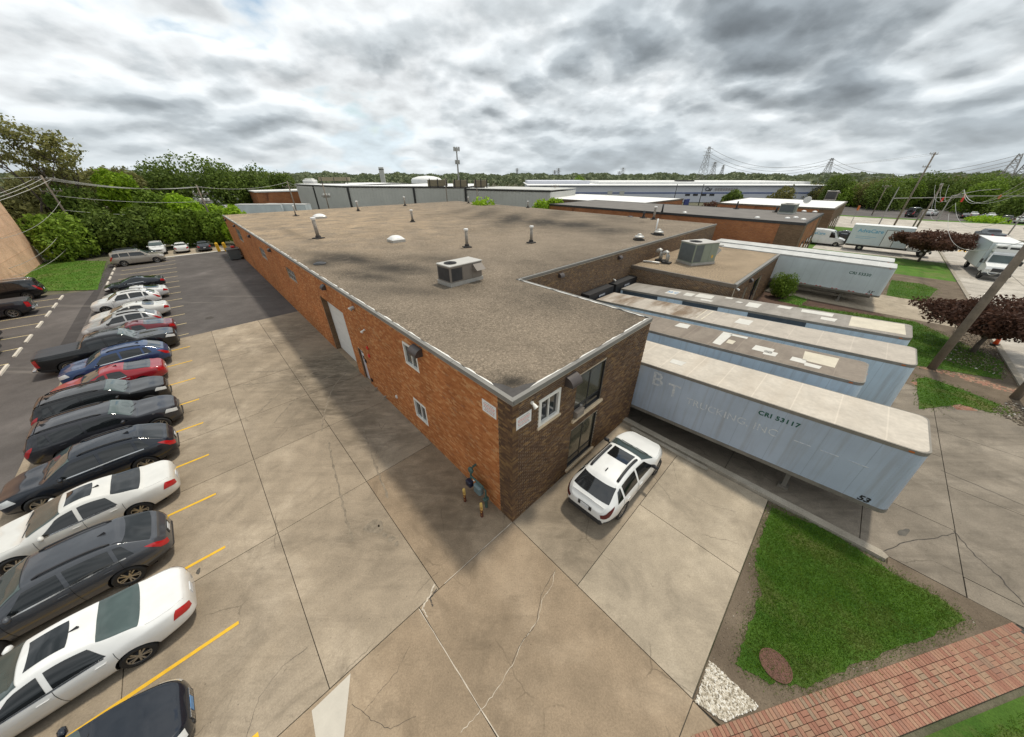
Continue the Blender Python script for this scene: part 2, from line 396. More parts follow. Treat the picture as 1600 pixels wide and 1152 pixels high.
def m_brick(key, cols, mortar_spread=.0, name='brick', attr=True):
    """colour of the single brick (face attribute or object random) plus grime"""
    t = NT(name); v = t.coord('Position')
    r = t.math('FRACT', t.math('ADD', t.attr('rnd'), t.rand()))
    c = t.ramp(r, cols, 'LINEAR')
    c = t.mix(1., c, t.grey(t.mr(t.noise(v, .35, 5, .65, .3), .3, .7, .80, 1.18)), 'MULTIPLY')
    c = t.mix(1., c, t.grey(t.mr(t.noise(v, 35, 3, .7), .2, .8, .75, 1.25)), 'MULTIPLY')
    t.col(c); t.bump(t.noise(v, 90, 3, .7), .3, .004); t.set(rough=.85, spec=.3); MAT[key] = t.m
m_brick('brick_orange', [(0, (.36, .125, .042)), (.25, (.43, .155, .050)), (.55, (.48, .185, .062)), (.8, (.52, .225, .082)), (.95, (.57, .30, .13)), (1, (.33, .13, .06))], name='orange_brick')
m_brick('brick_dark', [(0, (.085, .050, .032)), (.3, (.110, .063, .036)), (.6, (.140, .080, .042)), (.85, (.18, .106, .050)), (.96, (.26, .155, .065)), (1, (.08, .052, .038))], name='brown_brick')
m_brick('brick_peach', [(0, (.62, .40, .27)), (.5, (.68, .46, .32)), (1, (.74, .54, .40))], name='peach_brick')
m_brick('paver', [(0, (.27, .125, .085)), (.3, (.30, .152, .102)), (.6, (.325, .185, .122)), (.8, (.315, .205, .135)), (.9, (.26, .19, .13)), (1, (.28, .137, .097))], name='clay_paver')
simple('mortar', (.46, .34, .235), .95, var=.12, kind='Position', vs=6)
simple('mortar_dark', (.47, .40, .30), .95, var=.2, kind='Position', vs=6)

def m_brick_tex(key, c1, c2, mortar, name, grime=(.05, .02, .02)):
    t = NT(name); v = t.coord('Object')
    # running courses on any upright face: u = along the wall, v = height
    sep = t.n('ShaderNodeSeparateXYZ'); t.L.new(v, sep.inputs[0]); u = t.math('ADD', sep.outputs[0], sep.outputs[1])
    cm = t.n('ShaderNodeCombineXYZ'); t.L.new(u, cm.inputs[0]); t.L.new(sep.outputs[2], cm.inputs[1])
    b = t.n('ShaderNodeTexBrick'); b.inputs['Scale'].default_value = 1; b.inputs['Brick Width'].default_value = .3; b.inputs['Row Height'].default_value = .077; b.inputs['Mortar Size'].default_value = .008
    b.inputs['Color1'].default_value = (*c1, 1); b.inputs['Color2'].default_value = (*c2, 1); b.inputs['Mortar'].default_value = (*mortar, 1); t.L.new(cm.outputs[0], b.inputs['Vector'])
    c = t.mix(1., b.outputs['Color'], t.grey(t.mr(t.noise(v, .5, 6, .7), .25, .75, .72, 1.25)), 'MULTIPLY')
    c = t.mix(t.mr(t.noise(v, .25, 5, .7, .5), .56, .7, 0, .75), c, grime)
    t.col(c); t.bump(b.outputs['Fac'], -.3, .01); t.set(rough=.88, spec=.25); MAT[key] = t.m
m_brick_tex('bricktex_orange', (.40, .145, .045), (.30, .095, .03), (.30, .22, .15), 'far_orange_brick')
m_brick_tex('bricktex_brown', (.17, .10, .055), (.11, .065, .035), (.2, .15, .1), 'far_brown_brick')

def m_gravel(key, base, name, stain=True):
    t = NT(name); v = t.coord('Position')
    g1 = t.noise(v, 13, 4, .85); g2 = t.noise(v, 42, 3, .85); big = t.noise(v, .35, 6, .65, .3)
    t.rotz = -AD
    sw = t.noise(v, .22, 5, .62, .6, stretch=(.55, .9, 1))
    sp = t.math('ADD', t.math('MULTIPLY', g1, .55), t.math('MULTIPLY', g2, .45))
    c = t.ramp(sp, [(.36, tuple(k*.16 for k in base)), (.46, tuple(k*.72 for k in base)), (.54, tuple(k*1.2 for k in base)), (.64, tuple(min(1, k*2.5) for k in base))])
    c = t.mix(1., c, t.grey(t.mr(big, .28, .72, .76, 1.22)), 'MULTIPLY')
    c = t.mix(t.mr(sw, .48, .68, 0, .35), c, tuple(min(1, k*1.3) for k in base))
    if stain:
        s_ = t.math('MULTIPLY', t.attr('stain'), t.mr(t.noise(v, .8, 6, .7, .5), .12, .52))
        c = t.mix(t.math('MULTIPLY', t.attr('worn'), t.mr(t.noise(v, .5, 5, .65, .4), .3, .62)), c, t.mix(1., c, (1.75, 1.62, 1.42), 'MULTIPLY'))
        c = t.mix(t.math('MINIMUM', s_, .88), c, (.026, .023, .019))
    t.col(c); t.bump(sp, .9, .03); t.set(rough=.95, spec=.2); MAT[key] = t.m
m_gravel('roof_gravel', (.205, .165, .122), 'roof_gravel')
m_gravel('annex_gravel', (.28, .215, .145), 'annex_roof_gravel', False)
simple('roof_black', (.045, .04, .036), .9, var=.2, kind='Position')
simple('roof_grey', (.155, .14, .125), .92, var=.14, kind='Position', vs=.6)
simple('roof_white', (.76, .755, .73), .6, var=.05, kind='Position', vs=.4)
simple('fascia', (.20, .19, .17), .55, var=.1, vs=1.2, dirt=((.16, .13, .1), .62, .8), kind='Position')
simple('fascia_dark', (.14, .115, .09), .6, var=.15, kind='Position')
simple('flash_white', (.74, .72, .67), .6, var=.1, vs=2, kind='Position', dirt=((.3, .26, .2), .58, .75))
simple('tar', (.06, .054, .05), .8, var=.25, kind='Position')
simple('limestone', (.58, .46, .31), .85, var=.1)
simple('pvc_white', (.78, .77, .74), .4, var=.04)
simple('frame_white', (.76, .745, .69), .45, var=.05)
simple('frame_black', (.02, .02, .021), .4, var=.15)
simple('door_white', (.72, .72, .69), .5, var=.04)
simple('door_lilac', (.58, .54, .56), .5, var=.05)
simple('red_paint', (.55, .02, .015), .4, var=.1)
simple('black_metal', (.022, .021, .022), .45, var=.2)
simple('lamp_brown', (.062, .050, .046), .45, var=.15)
simple('galv', (.46, .45, .42), .5, metal=.55, var=.12)
simple('pipe_rust', (.30, .27, .23), .7, metal=.2, var=.15, dirt=((.12, .07, .04), .55, .7))
simple('ac_tan', (.21, .18, .15), .55, var=.06); simple('ac_top', (.46, .44, .40), .45, var=.05)
simple('ac_dark', (.035, .034, .034), .6, var=.2); simple('ac_green', (.245, .275, .215), .5, var=.05); simple('ac_fin', (.10, .115, .115), .5, var=.1)
simple('dome', (.76, .745, .71), .25, var=.04)
simple('meter_green', (.055, .105, .09), .5, var=.15); simple('meter_grey', (.13, .185, .195), .45, var=.1); simple('dark_blue', (.012, .015, .035), .4, var=.1)
simple('sign_white', (.80, .79, .77), .4, var=.02); simple('sign_red', (.60, .10, .08), .5, var=.02); simple('sign_grey', (.32, .30, .31), .5, var=.02)
simple('rubber', (.018, .018, .018), .8, var=.2); simple('plastic_dark', (.022, .022, .024), .55, var=.15)
simple('manhole', (.13, .060, .042), .75, var=.2, vs=8, metal=.2, bump=.4, bs=60)
simple('orange', (.80, .10, .02), .5, var=.05)
def m_glass(key, col, rough=.06, spec=.5):
    t = NT(key); v = t.coord('Object'); c = t.mix(t.mr(t.noise(v, 1.2, 3), .3, .7), tuple(k*.75 for k in col), tuple(k*1.25 for k in col)); t.col(c); t.set(rough=rough, spec=spec, coat=.6, coatr=.03); MAT[key] = t.m
m_glass('glass_dark', (.016, .018, .020)); m_glass('glass_olive', (.085, .080, .055), .12); m_glass('glass_car', (.008, .010, .011)); m_glass('glass_shield', (.055, .080, .076))
def m_rustpost():
    t = NT('rusty_yellow_paint'); v = t.coord('Object'); sep = t.n('ShaderNodeSeparateXYZ'); t.L.new(v, sep.inputs[0])
    k = t.math('ADD', t.noise(v, 9, 6, .7), t.mr(sep.outputs[2], .0, .7, .22, -.16))
    c = t.ramp(k, [(.44, (.62, .43, .12)), (.50, (.42, .20, .05)), (.56, (.10, .025, .012))]); t.col(c); t.set(rough=.8); MAT['rust_post'] = t.m
m_rustpost()

m_brick_tex('bricktex_peach', (.74, .46, .30), (.64, .36, .21), (.80, .62, .47), 'peach_brick_wall', (.50, .32, .21))
# ---------------------------------------------------------------- pixel helper used only to read positions off the survey
def at(u, v, z=0.0):
    f = 500.0; cp, sp = math.cos(PITCH), math.sin(PITCH); x = (u-800)/f; y = -(v-576)/f
    D = (x, cp+y*sp, -sp+y*cp); t = (z-CAM_H)/D[2]; return (D[0]*t, D[1]*t)
def ab(u, v, z=0.0): return WI(*at(u, v, z))
def jit(a): return a*(random.random()-.5)*2

# ---------------------------------------------------------------- ground
RAMP0, RAMP1, RB0, RB1 = -9.05, 8.4, 8.35, 23.2
def ramp_z(a): return -.066*(min(max(a, RAMP0), RAMP1)-RAMP0)
g = MB(W); BIG = 2600
for (a0, a1, b0, b1) in ((-BIG, RAMP0, -BIG, BIG), (RAMP1, BIG, -BIG, BIG), (RAMP0, RAMP1, -BIG, RB0), (RAMP0, RAMP1, RB1, BIG)):
    g.add([(a0, b0, -.06), (a1, b0, -.06), (a1, b1, -.06), (a0, b1, -.06)], [(3, 2, 1, 0)])
struct(g.build('ground', ['far_ground'], origin=(0, 0, 0)))

def sheet(name, poly, z, mat, parent=None, th=.0):
    m = MB(W); n = len(poly)
    ar = sum(poly[i][0]*poly[(i+1) % n][1]-poly[(i+1) % n][0]*poly[i][1] for i in range(n))
    if ar > 0: poly = poly[::-1]                                  # the site frame is left handed
    if th: m.prism(poly, z-th, z); o = m.build(name, [mat], parent, fixn=True)
    else: m.add([(x, y, z) for x, y in poly], [tuple(range(n))]); o = m.build(name, [mat], parent)
    return o

asph = struct(sheet('parking_asphalt', [(29.42, -.0), (69.6, -.0), (69.6, -14.2), (55, -14.2), (52.4, -14.7), (55.2, -26), (-30, -26), (-30, -14.0), (29.42, -14.0)], -.008, 'asphalt'))
struct(sheet('lot_edge_pavement', [(69.6, 0), (75.8, 0), (75.8, -14.3), (69.6, -14.3)], -.004, 'concrete_pale'))
# patched darker trench down the aisle
sheet('asphalt_patch', [(29.6, -14.2), (29.6, -14.95), (45, -15.0), (52, -14.8), (69, -14.9), (69, -14.25)], -.004, 'asphalt_dark', asph)

apron = struct(sheet('concrete_apron', [(29.40, .0), (29.40, -14.0), (-12.5, -14.0), (-12.5, -.6), (-6.9, -.02), (-6.42, .3), (-6.42, 8.0), (0, 8.0), (0, 0)], -.035, 'joint'))
def slab(a0, a1, b0, b1, mat='concrete', gap=.011, parent=apron, poly=None, dz=0.):
    p = poly or [(a0+gap, b0+gap), (a1-gap, b0+gap), (a1-gap, b1-gap), (a0+gap, b1-gap)]
    return sheet('slab', p, 0.0+dz, mat, parent, th=.09)
SA = [0, 5.6, 10.35, 14.1, 18.2, 22.8, 29.40]; SB = [-14.0, -10.2, -6.42, -3.2, 0.0]
for i in range(6):
    for j in range(4):
        slab(SA[i], SA[i+1], SB[j], SB[j+1], ['concrete', 'concrete', 'concrete', 'concrete_dark' if i < 1 else 'concrete'][j], dz=jit(.003))
for (a0, a1, b0, b1) in ((-6.45, 0, -3.9, 0), (-6.45, 0, -8.2, -3.9), (-6.45, 0, -14, -8.2), (-12.5, -6.45, -8.2, -3.9), (-12.5, -6.45, -14, -8.2)):
    slab(a0, a1, b0, b1, 'concrete_dark', dz=jit(.002))
slab(0, 0, 0, 0, 'concrete_dark', poly=[(-6.46, -3.89), (-6.46, -.03), (-6.9, -.05), (-12.5, -.62), (-12.5, -3.89)])
slab(-2.95, 0, 0, 8.0, 'concrete'); slab(-6.42, -2.95, 0.0, 4.12, 'concrete_pale'); slab(-6.42, -2.95, 4.12, 8.0, 'concrete_pale')
sheet('concrete_patch', [(-.10, -6.86), (-.07, -5.93), (-1.08, -6.45), (-1.9, -6.72), (-.9, -6.95)], .006, 'new_patch', apron, th=.02)

def strip(name, pts, w, z, mat, parent, wob=0., T=W, sub=6):
    """a ragged ribbon on the ground"""
    P = []
    for i in range(len(pts)-1):
        for k in range(sub):
            t = k/sub; P.append((pts[i][0]*(1-t)+pts[i+1][0]*t, pts[i][1]*(1-t)+pts[i+1][1]*t))
    P.append(pts[-1]); m = MB(T); vs = []
    for i, (x, y) in enumerate(P):
        q0, q1 = P[max(0, i-1)], P[min(len(P)-1, i+1)]; dx, dy = q1[0]-q0[0], q1[1]-q0[1]; l = math.hypot(dx, dy) or 1
        o = jit(wob) if 0 < i < len(P)-1 else 0; ww = w*(1+jit(.55)) if wob else w
        vs += [(x-dy/l*(o+ww/2), y+dx/l*(o+ww/2), z), (x-dy/l*(o-ww/2), y+dx/l*(o-ww/2), z)]
    m.add(vs, [(2*i, 2*i+1, 2*i+3, 2*i+2) for i in range(len(P)-1)])
    o = m.build(name, [mat], parent)
    if o.data.polygons and o.data.polygons[0].normal.z < 0: o.data.flip_normals()
    return o
def px(*pts): return [ab(u, v) for u, v in pts]
strip('crack_filler', [(-.05, -3.92), (-3.6, -3.88), (-6.4, -3.9)], .022, .004, 'crack_fill', apron, .006, sub=14)
strip('crack_filler', [(0, 0), (.01, -3.0)], .018, .004, 'crack_fill', apron, .003, sub=14)
for pl, w, mt in ((px((868, 890), (862, 915), (848, 935), (840, 970), (818, 1000), (800, 1040), (775, 1080), (752, 1110), (720, 1145)), .012, 'crack_fill'),
                  (px((868, 890), (845, 930), (838, 975), (815, 1003), (800, 1037)), .010, 'crack_dark'),
                  (px((679, 913), (672, 930), (660, 950), (668, 965)), .04, 'crack_fill'), (px((683, 920), (672, 935), (676, 948)), .03, 'crack_dark'),
                  (px((480, 1012), (440, 1042), (405, 1090), (385, 1152)), .006, 'crack_dark'),
                  (px((550, 1100), (580, 1125), (610, 1140), (650, 1120)), .006, 'crack_dark'),
                  (px((640, 1010), (620, 1050), (590, 1085), (570, 1110)), .005, 'crack_dark'),
                  (px((1150, 800), (1110, 790), (1060, 760), (1050, 720)), .005, 'crack_dark')):
    strip('crack', pl, w, .005, mt, apron, .018, sub=7)
def blob(name, u, v, r, mat, parent, n=22, squash=1., z=.0045, ang=0.):
    c = ab(u, v); ph = [random.random()*6.28 for _ in range(4)]
    pts = []
    for k in range(n):
        a_ = 2*math.pi*k/n; rr = r*(1+.18*math.sin(2*a_+ph[0])+.12*math.sin(3*a_+ph[1])+.08*math.sin(5*a_+ph[2]))
        x, y = rr*math.cos(a_), rr*math.sin(a_)*squash; pts.append((c[0]+x*math.cos(ang)-y*math.sin(ang), c[1]+x*math.sin(ang)+y*math.cos(ang)))
    return sheet(name, pts, z, mat, parent)
simple('damp', (.20, .165, .12), .85, var=.3, kind='Position', vs=7)
for u, v, r in ((585, 823, .30), (601, 836, .09), (612, 842, .11), (620, 850, .08)): blob('oil_stain', u, v, r, 'damp', apron)
for u, v, r in ((640, 625, .22), (592, 822, .05), (470, 560, .1), (627, 620, .1), (310, 893, .10)): blob('oil_stain', u, v, r, 'oil', apron, squash=.6)

simple('tyre_mark', (.205, .168, .122), .9, var=.3, kind='Position', vs=5)
for (a0, b0, a1, b1, cv) in ((15.3, -.6, 12.6, -5.2, .9), (16.7, -.6, 14.2, -5.6, .8), (17.6, -.5, 19.6, -5.4, -.7), (16.2, -.6, 18.0, -5.8, -.6), (15.0, -.7, 10.2, -3.6, .8), (9.0, -2.0, 4.2, -2.9, .15), (9.1, -3.6, 3.4, -4.6, .2)):
    P_ = [(a0+(a1-a0)*k/8+cv*math.sin(math.pi*k/8), b0+(b1-b0)*k/8) for k in range(9)]
    strip('tyre_mark', P_, .07, .0042, 'tyre_mark', apron, .03, sub=5)
# parking lines
LINES = [.35, 3.3, 6.3, 9.25, 12.16, 15.2, 18.0, 21.05, 24.1, 27.0]
for a in LINES: strip('parking_line', [(a, -7.86), (a+.08, -12.9)], .105, .006, 'yellow_paint', apron)
for k in range(14): strip('parking_line', [(30.1+k*2.95, -7.8), (30.1+k*2.95, -13.2)], .11, -.003, 'faded_yellow', asph)
for a in (25, 28, 31, 34.2, 37.4, 40.6, 43.6, 46.6, 49.6): strip('parking_line', [(a+1.3, -17.0), (a+1.6, -21.5)], .11, -.003, 'faded_yellow', asph)
strip('gutter_line', [(69.6, -.6), (69.6, -13.8)], .5, -.002, 'white_line', asph)
blob('drain_cover', 327, 497, .33, 'crack_dark', asph, z=-.003)

def wheel_stop(a, b, rot, mat, label, grp):
    m = MB(); pr = [(-.08, 0), (.08, 0), (.065, .10), (-.065, .10)]
    vs = [(-.95, y, z) for y, z in pr]+[(.95, y, z) for y, z in pr]
    m.add(vs, [(0, 1, 2, 3), (7, 6, 5, 4)]+[(i, 4+i, 4+(i+1) % 4, (i+1) % 4) for i in range(4)])
    o = m.build('wheel_stop', [mat], origin=(0, 0, 0), fixn=True); o.location = W(a, b, -.008); o.rotation_euler = (0, 0, rot); tag(o, label, 'wheel stop', grp)
for i, (a, nm) in enumerate(((31.0, 'nearest to the viewer'), (34.4, 'behind the dark crossover'), (37.5, 'second past the dark crossover'), (41.2, 'just in front of the grey pickup'), (44.6, 'right behind the grey pickup bumper'), (47.6, 'past the grey pickup, near its bumper'), (50.8, 'farthest, beside the lawn corner'))):
    wheel_stop(a, -16.95, AD, 'wheel_stop', 'pale concrete wheel stop across the aisle, '+nm, 'wheel stops across the aisle')
for i, a in enumerate((55.0, 58.0, 61.0, 64.0, 67.0)):
    wheel_stop(a, -13.95, AD, 'wheel_stop', 'pale concrete wheel stop near the beige estate, number %s from the navy coupe' % ('one', 'two', 'three', 'four', 'five')[i], 'wheel stops by the lawn')
for i, a in enumerate((15.2, 22.4)):
    wheel_stop(a, -13.6, AD, 'stop_yellow', 'yellowed wheel stop under the '+('dark grey off-roader' if i == 0 else 'red saloon nose'), 'wheel stops of the long row')

# ---------------------------------------------------------------- dock lane, kerb, driveway
lane = MB(W)
ZB = lambda a: ramp_z(a)
lane.add([(-9.05, RB0, -.05), (8.4, RB0, ramp_z(8.4)-.05), (8.4, RB1, ramp_z(8.4)-.05), (-9.05, RB1, -.05)], [(0, 3, 2, 1)])
lane.add([(-9.05, 8.3, -.05), (-15.0, 8.3, -.05), (-15.0, 24.2, -.05), (-9.05, 24.2, -.05)], [(0, 3, 2, 1)])
lane = struct(lane.build('dock_lane', ['joint'], fixn=False))
if lane.data.polygons[0].normal.z < 0: lane.data.flip_normals()
def lslab(a0, a1, b0, b1, mat='concrete_lane', gap=.012):
    m = MB(W); n = 1
    def q(a, b, z): return (a, b, ramp_z(a)+z)
    p = [(a0+gap, b0+gap), (a1-gap, b0+gap), (a1-gap, b1-gap), (a0+gap, b1-gap)]
    m.add([q(a, b, -.04) for a, b in p]+[q(a, b, 0) for a, b in p], [(0, 1, 2, 3), (7, 6, 5, 4)]+[(i, 4+i, 4+(i+1) % 4, (i+1) % 4) for i in range(4)])
    return m.build('slab', [mat], lane, fixn=True)
LA = [-9.05, -4.7, -.4, 4.0, 8.4]; LB = [8.36, 12.2, 15.9, 19.6, 23.2]
for i in range(4):
    for j in range(4): lslab(LA[i], LA[i+1], LB[j], LB[j+1])
for (a0, a1, b0, b1) in ((-11.45, -9.05, 8.36, 11.4), (-11.45, -9.05, 11.4, 16.4), (-11.45, -9.05, 16.4, 24.0), (-15, -11.45, 9.2, 14.2), (-15, -11.45, 14.2, 19.0), (-15, -11.45, 19.0, 23.9)): lslab(a0, a1, b0, b1)
slab(0, 0, 0, 0, 'concrete_lane', parent=lane, poly=[(-11.47, 9.18), (-11.47, 8.36), (-15, 8.36), (-15, 9.18)])
strip('crack', px((1490, 830), (1525, 870), (1560, 900), (1600, 945)), .03, .006, 'crack_dark', lane, .03)
strip('crack', px((1380, 862), (1420, 845), (1465, 840), (1492, 833)), .022, .006, 'crack_dark', lane, .03)
strip('crack', px((1470, 735), (1530, 760), (1600, 790)), .02, .006, 'crack_dark', lane, .02)
blob('tar_patch', 1412, 832, .32, 'oil', lane, squash=.28, ang=1.9, z=.005)
kb = MB(W)
kb.prism([(-9.65, 8.02), (0.0, 8.02), (0.0, 8.34), (-9.55, 8.34), (-9.72, 8.2)], -1.3, .13)
tag(kb.build('kerb', ['kerb'], fixn=True), 'worn raised concrete kerb between the blue trailer lane and lawn', 'kerb')
kb = MB(W); kb.prism([(-4.2, 7.7), (-.6, 7.72), (-.6, 7.92), (-4.2, 7.9)], .0, .10)
tag(kb.build('parking_block', ['kerb'], fixn=True), 'long grey parking block in front of the white crossover bonnet', 'parking block')

# ---------------------------------------------------------------- lawns, gravel, pavers
def in_poly(P, x, y):
    P = np.array(P); n = len(P); ins = np.zeros(len(x), bool); j = n-1
    for i in range(n):
        xi, yi, xj, yj = *P[i], *P[j]
        c = ((yi > y) != (yj > y)) & (x < (xj-xi)*(y-yi)/(yj-yi+1e-12)+xi); ins ^= c; j = i
    return ins
def blades(name, poly, dens, h, w, mat, parent, z=.01, ragged=0.):
    P = np.array(poly); lo, hi = P.min(0)-ragged, P.max(0)+ragged; area = np.prod(hi-lo); n = int(area*dens)
    x = RNG.uniform(lo[0], hi[0], n); y = RNG.uniform(lo[1], hi[1], n)
    k = in_poly(poly, x+RNG.normal(0, ragged, n), y+RNG.normal(0, ragged, n)); x, y = x[k], y[k]; n = len(x)
    wx = CX+x*AX+y*BX; wy = CY+x*AY+y*BY
    an = RNG.uniform(0, 6.283, n); hh = h*RNG.uniform(.5, 1.4, n); ww = w*RNG.uniform(.6, 1.4, n); tl = RNG.normal(0, .55, (n, 2))*hh[:, None]
    V = np.zeros((n, 3, 3)); V[:, 0] = np.c_[wx-np.cos(an)*ww, wy-np.sin(an)*ww, np.full(n, z)]; V[:, 1] = np.c_[wx+np.cos(an)*ww, wy+np.sin(an)*ww, np.full(n, z)]
    V[:, 2] = np.c_[wx+tl[:, 0], wy+tl[:, 1], z+hh]
    return tri_mesh(name, V, mat, parent)
def tri_mesh(name, V, mat, parent=None, rnd=None):
    n, k = V.shape[:2]
    if parent is None: org = np.array([V[:, :, 0].mean(), V[:, :, 1].mean(), V[:, :, 2].min()])
    else: org = np.array(root_matrix(parent).translation)
    me = bpy.data.meshes.new(name); me.vertices.add(n*k); me.vertices.foreach_set('co', (V-org).reshape(-1).astype(np.float32))
    me.loops.add(n*k); me.loops.foreach_set('vertex_index', np.arange(n*k, dtype=np.int32))
    me.polygons.add(n); me.polygons.foreach_set('loop_start', np.arange(0, n*k, k, dtype=np.int32)); me.polygons.foreach_set('loop_total', np.full(n, k, np.int32))
    a = me.attributes.new('rnd', 'FLOAT', 'FACE'); a.data.foreach_set('value', (RNG.random(n) if rnd is None else rnd).astype(np.float32))
    me.update(calc_edges=True); o = link(name, me, [mat], parent)
    if parent is None: o.location = org
    return o
def ragged(poly, amp, sub=10):
    out = []
    for i in range(len(poly)):
        p, q = poly[i], poly[(i+1) % len(poly)]
        for k in range(sub):
            t = k/sub; out.append((p[0]*(1-t)+q[0]*t+jit(amp), p[1]*(1-t)+q[1]*t+jit(amp)))
    return out
soil = struct(sheet('soil_bed', [(-6.44, 7.98), (-9.75, 7.98), (-9.75, 8.34), (-11.4, 8.34), (-12.36, 8.34), (-7.68, .93), (-7.11, .03), (-6.44, -.02)], .0, 'soil', th=.06))
patch = px((1207, 793), (1300, 832), (1390, 893), (1475, 938), (1512, 972), (1420, 1005), (1330, 1042), (1260, 1075), (1195, 1065), (1150, 1040), (1165, 990), (1188, 930), (1180, 870), (1193, 830))
lw = sheet('lawn', ragged(patch, .05), .012, 'turf', None); struct(lw)
gb = blades('grass_blades', patch, 2300, .06, .007, 'blade', lw, .012, .16); stuff(gb)
# loose crumbs and bits on the bare soil
def pebbles(name, poly, n, r0, r1, mat, z, parent=None, flat=.7):
    P = np.array(poly); lo, hi = P.min(0), P.max(0)
    x = RNG.uniform(lo[0], hi[0], n*3); y = RNG.uniform(lo[1], hi[1], n*3); k = in_poly(poly, x, y); x, y = x[k][:n], y[k][:n]; n = len(x)
    oc = np.array([(1, 0, 0), (0, 1, 0), (-1, 0, 0), (0, -1, 0), (0, 0, 1), (0, 0, -1)], float); F = [(0, 1, 4), (1, 2, 4), (2, 3, 4), (3, 0, 4), (1, 0, 5), (2, 1, 5), (3, 2, 5), (0, 3, 5)]
    r = RNG.uniform(r0, r1, n); an = RNG.uniform(0, 6.28, n); V = np.zeros((n, 8, 3, 3))
    sc = np.c_[r*RNG.uniform(.8, 1.4, n), r*RNG.uniform(.7, 1.2, n), r*flat]
    pts = oc[None]*sc[:, None]+RNG.normal(0, .12, (n, 6, 3))*r[:, None, None]
    c, s = np.cos(an)[:, None], np.sin(an)[:, None]; X = pts[:, :, 0]*c-pts[:, :, 1]*s; Y = pts[:, :, 0]*s+pts[:, :, 1]*c
    G_ = np.stack([X+(CX+x*AX+y*BX)[:, None], Y+(CY+x*AY+y*BY)[:, None], pts[:, :, 2]+(z+r*flat*.6)[:, None]], -1)
    for i, f in enumerate(F): V[:, i] = G_[:, list(f)]
    return tri_mesh(name, V.reshape(-1, 3, 3), mat, parent, np.repeat(RNG.random(n), 8))
t = NT('white_pebbles'); t.col(t.ramp(t.attr('rnd'), [(0, (.16, .13, .09)), (.2, (.38, .33, .25)), (.55, (.60, .54, .44)), (.85, (.72, .68, .60)), (1, (.80, .77, .71))])); t.set(rough=.7); MAT['pebble'] = t.m
t = NT('soil_crumbs'); t.col(t.ramp(t.attr('rnd'), [(0, (.07, .05, .035)), (.8, (.22, .18, .13)), (.93, (.30, .25, .18)), (1, (.75, .72, .65))])); t.set(rough=.9); MAT['crumb'] = t.m
gp = [(-6.47, 1.08), (-7.60, 1.02), (-7.08, .14), (-6.5, .0)]
bed = struct(sheet('gravel_bed', gp, .006, 'soil'))
stuff(pebbles('white_pebbles', gp, 2600, .014, .036, 'pebble', .01, bed))
stuff(pebbles('soil_crumbs', [(-6.5, 7.9), (-9.7, 7.9), (-11.8, 7.7), (-7.7, 1.1), (-6.5, 1.1)], 2500, .006, .016, 'crumb', .0, soil))
m = MB(); m.lathe([(.0, .0), (.36, .0), (.36, .03), (.34, .034), (.325, .024), (.30, .024), (.29, .03), (.05, .03), (.0, .03)], n=36)
for k in range(9):
    for j in range(9):
        x, y = (k-4)*.062, (j-4)*.062
        if math.hypot(x, y) < .27: m.cbox((x, y, .032), (.03, .03, .01))
o = m.build('manhole_cover', ['manhole'], origin=(0, 0, 0), fixn=True); o.location = W(-7.71, 2.22, .01); o.scale = (1.0, 1.0, 1.0); tag(o, 'round rust brown manhole cover set in the near lawn', 'manhole cover')

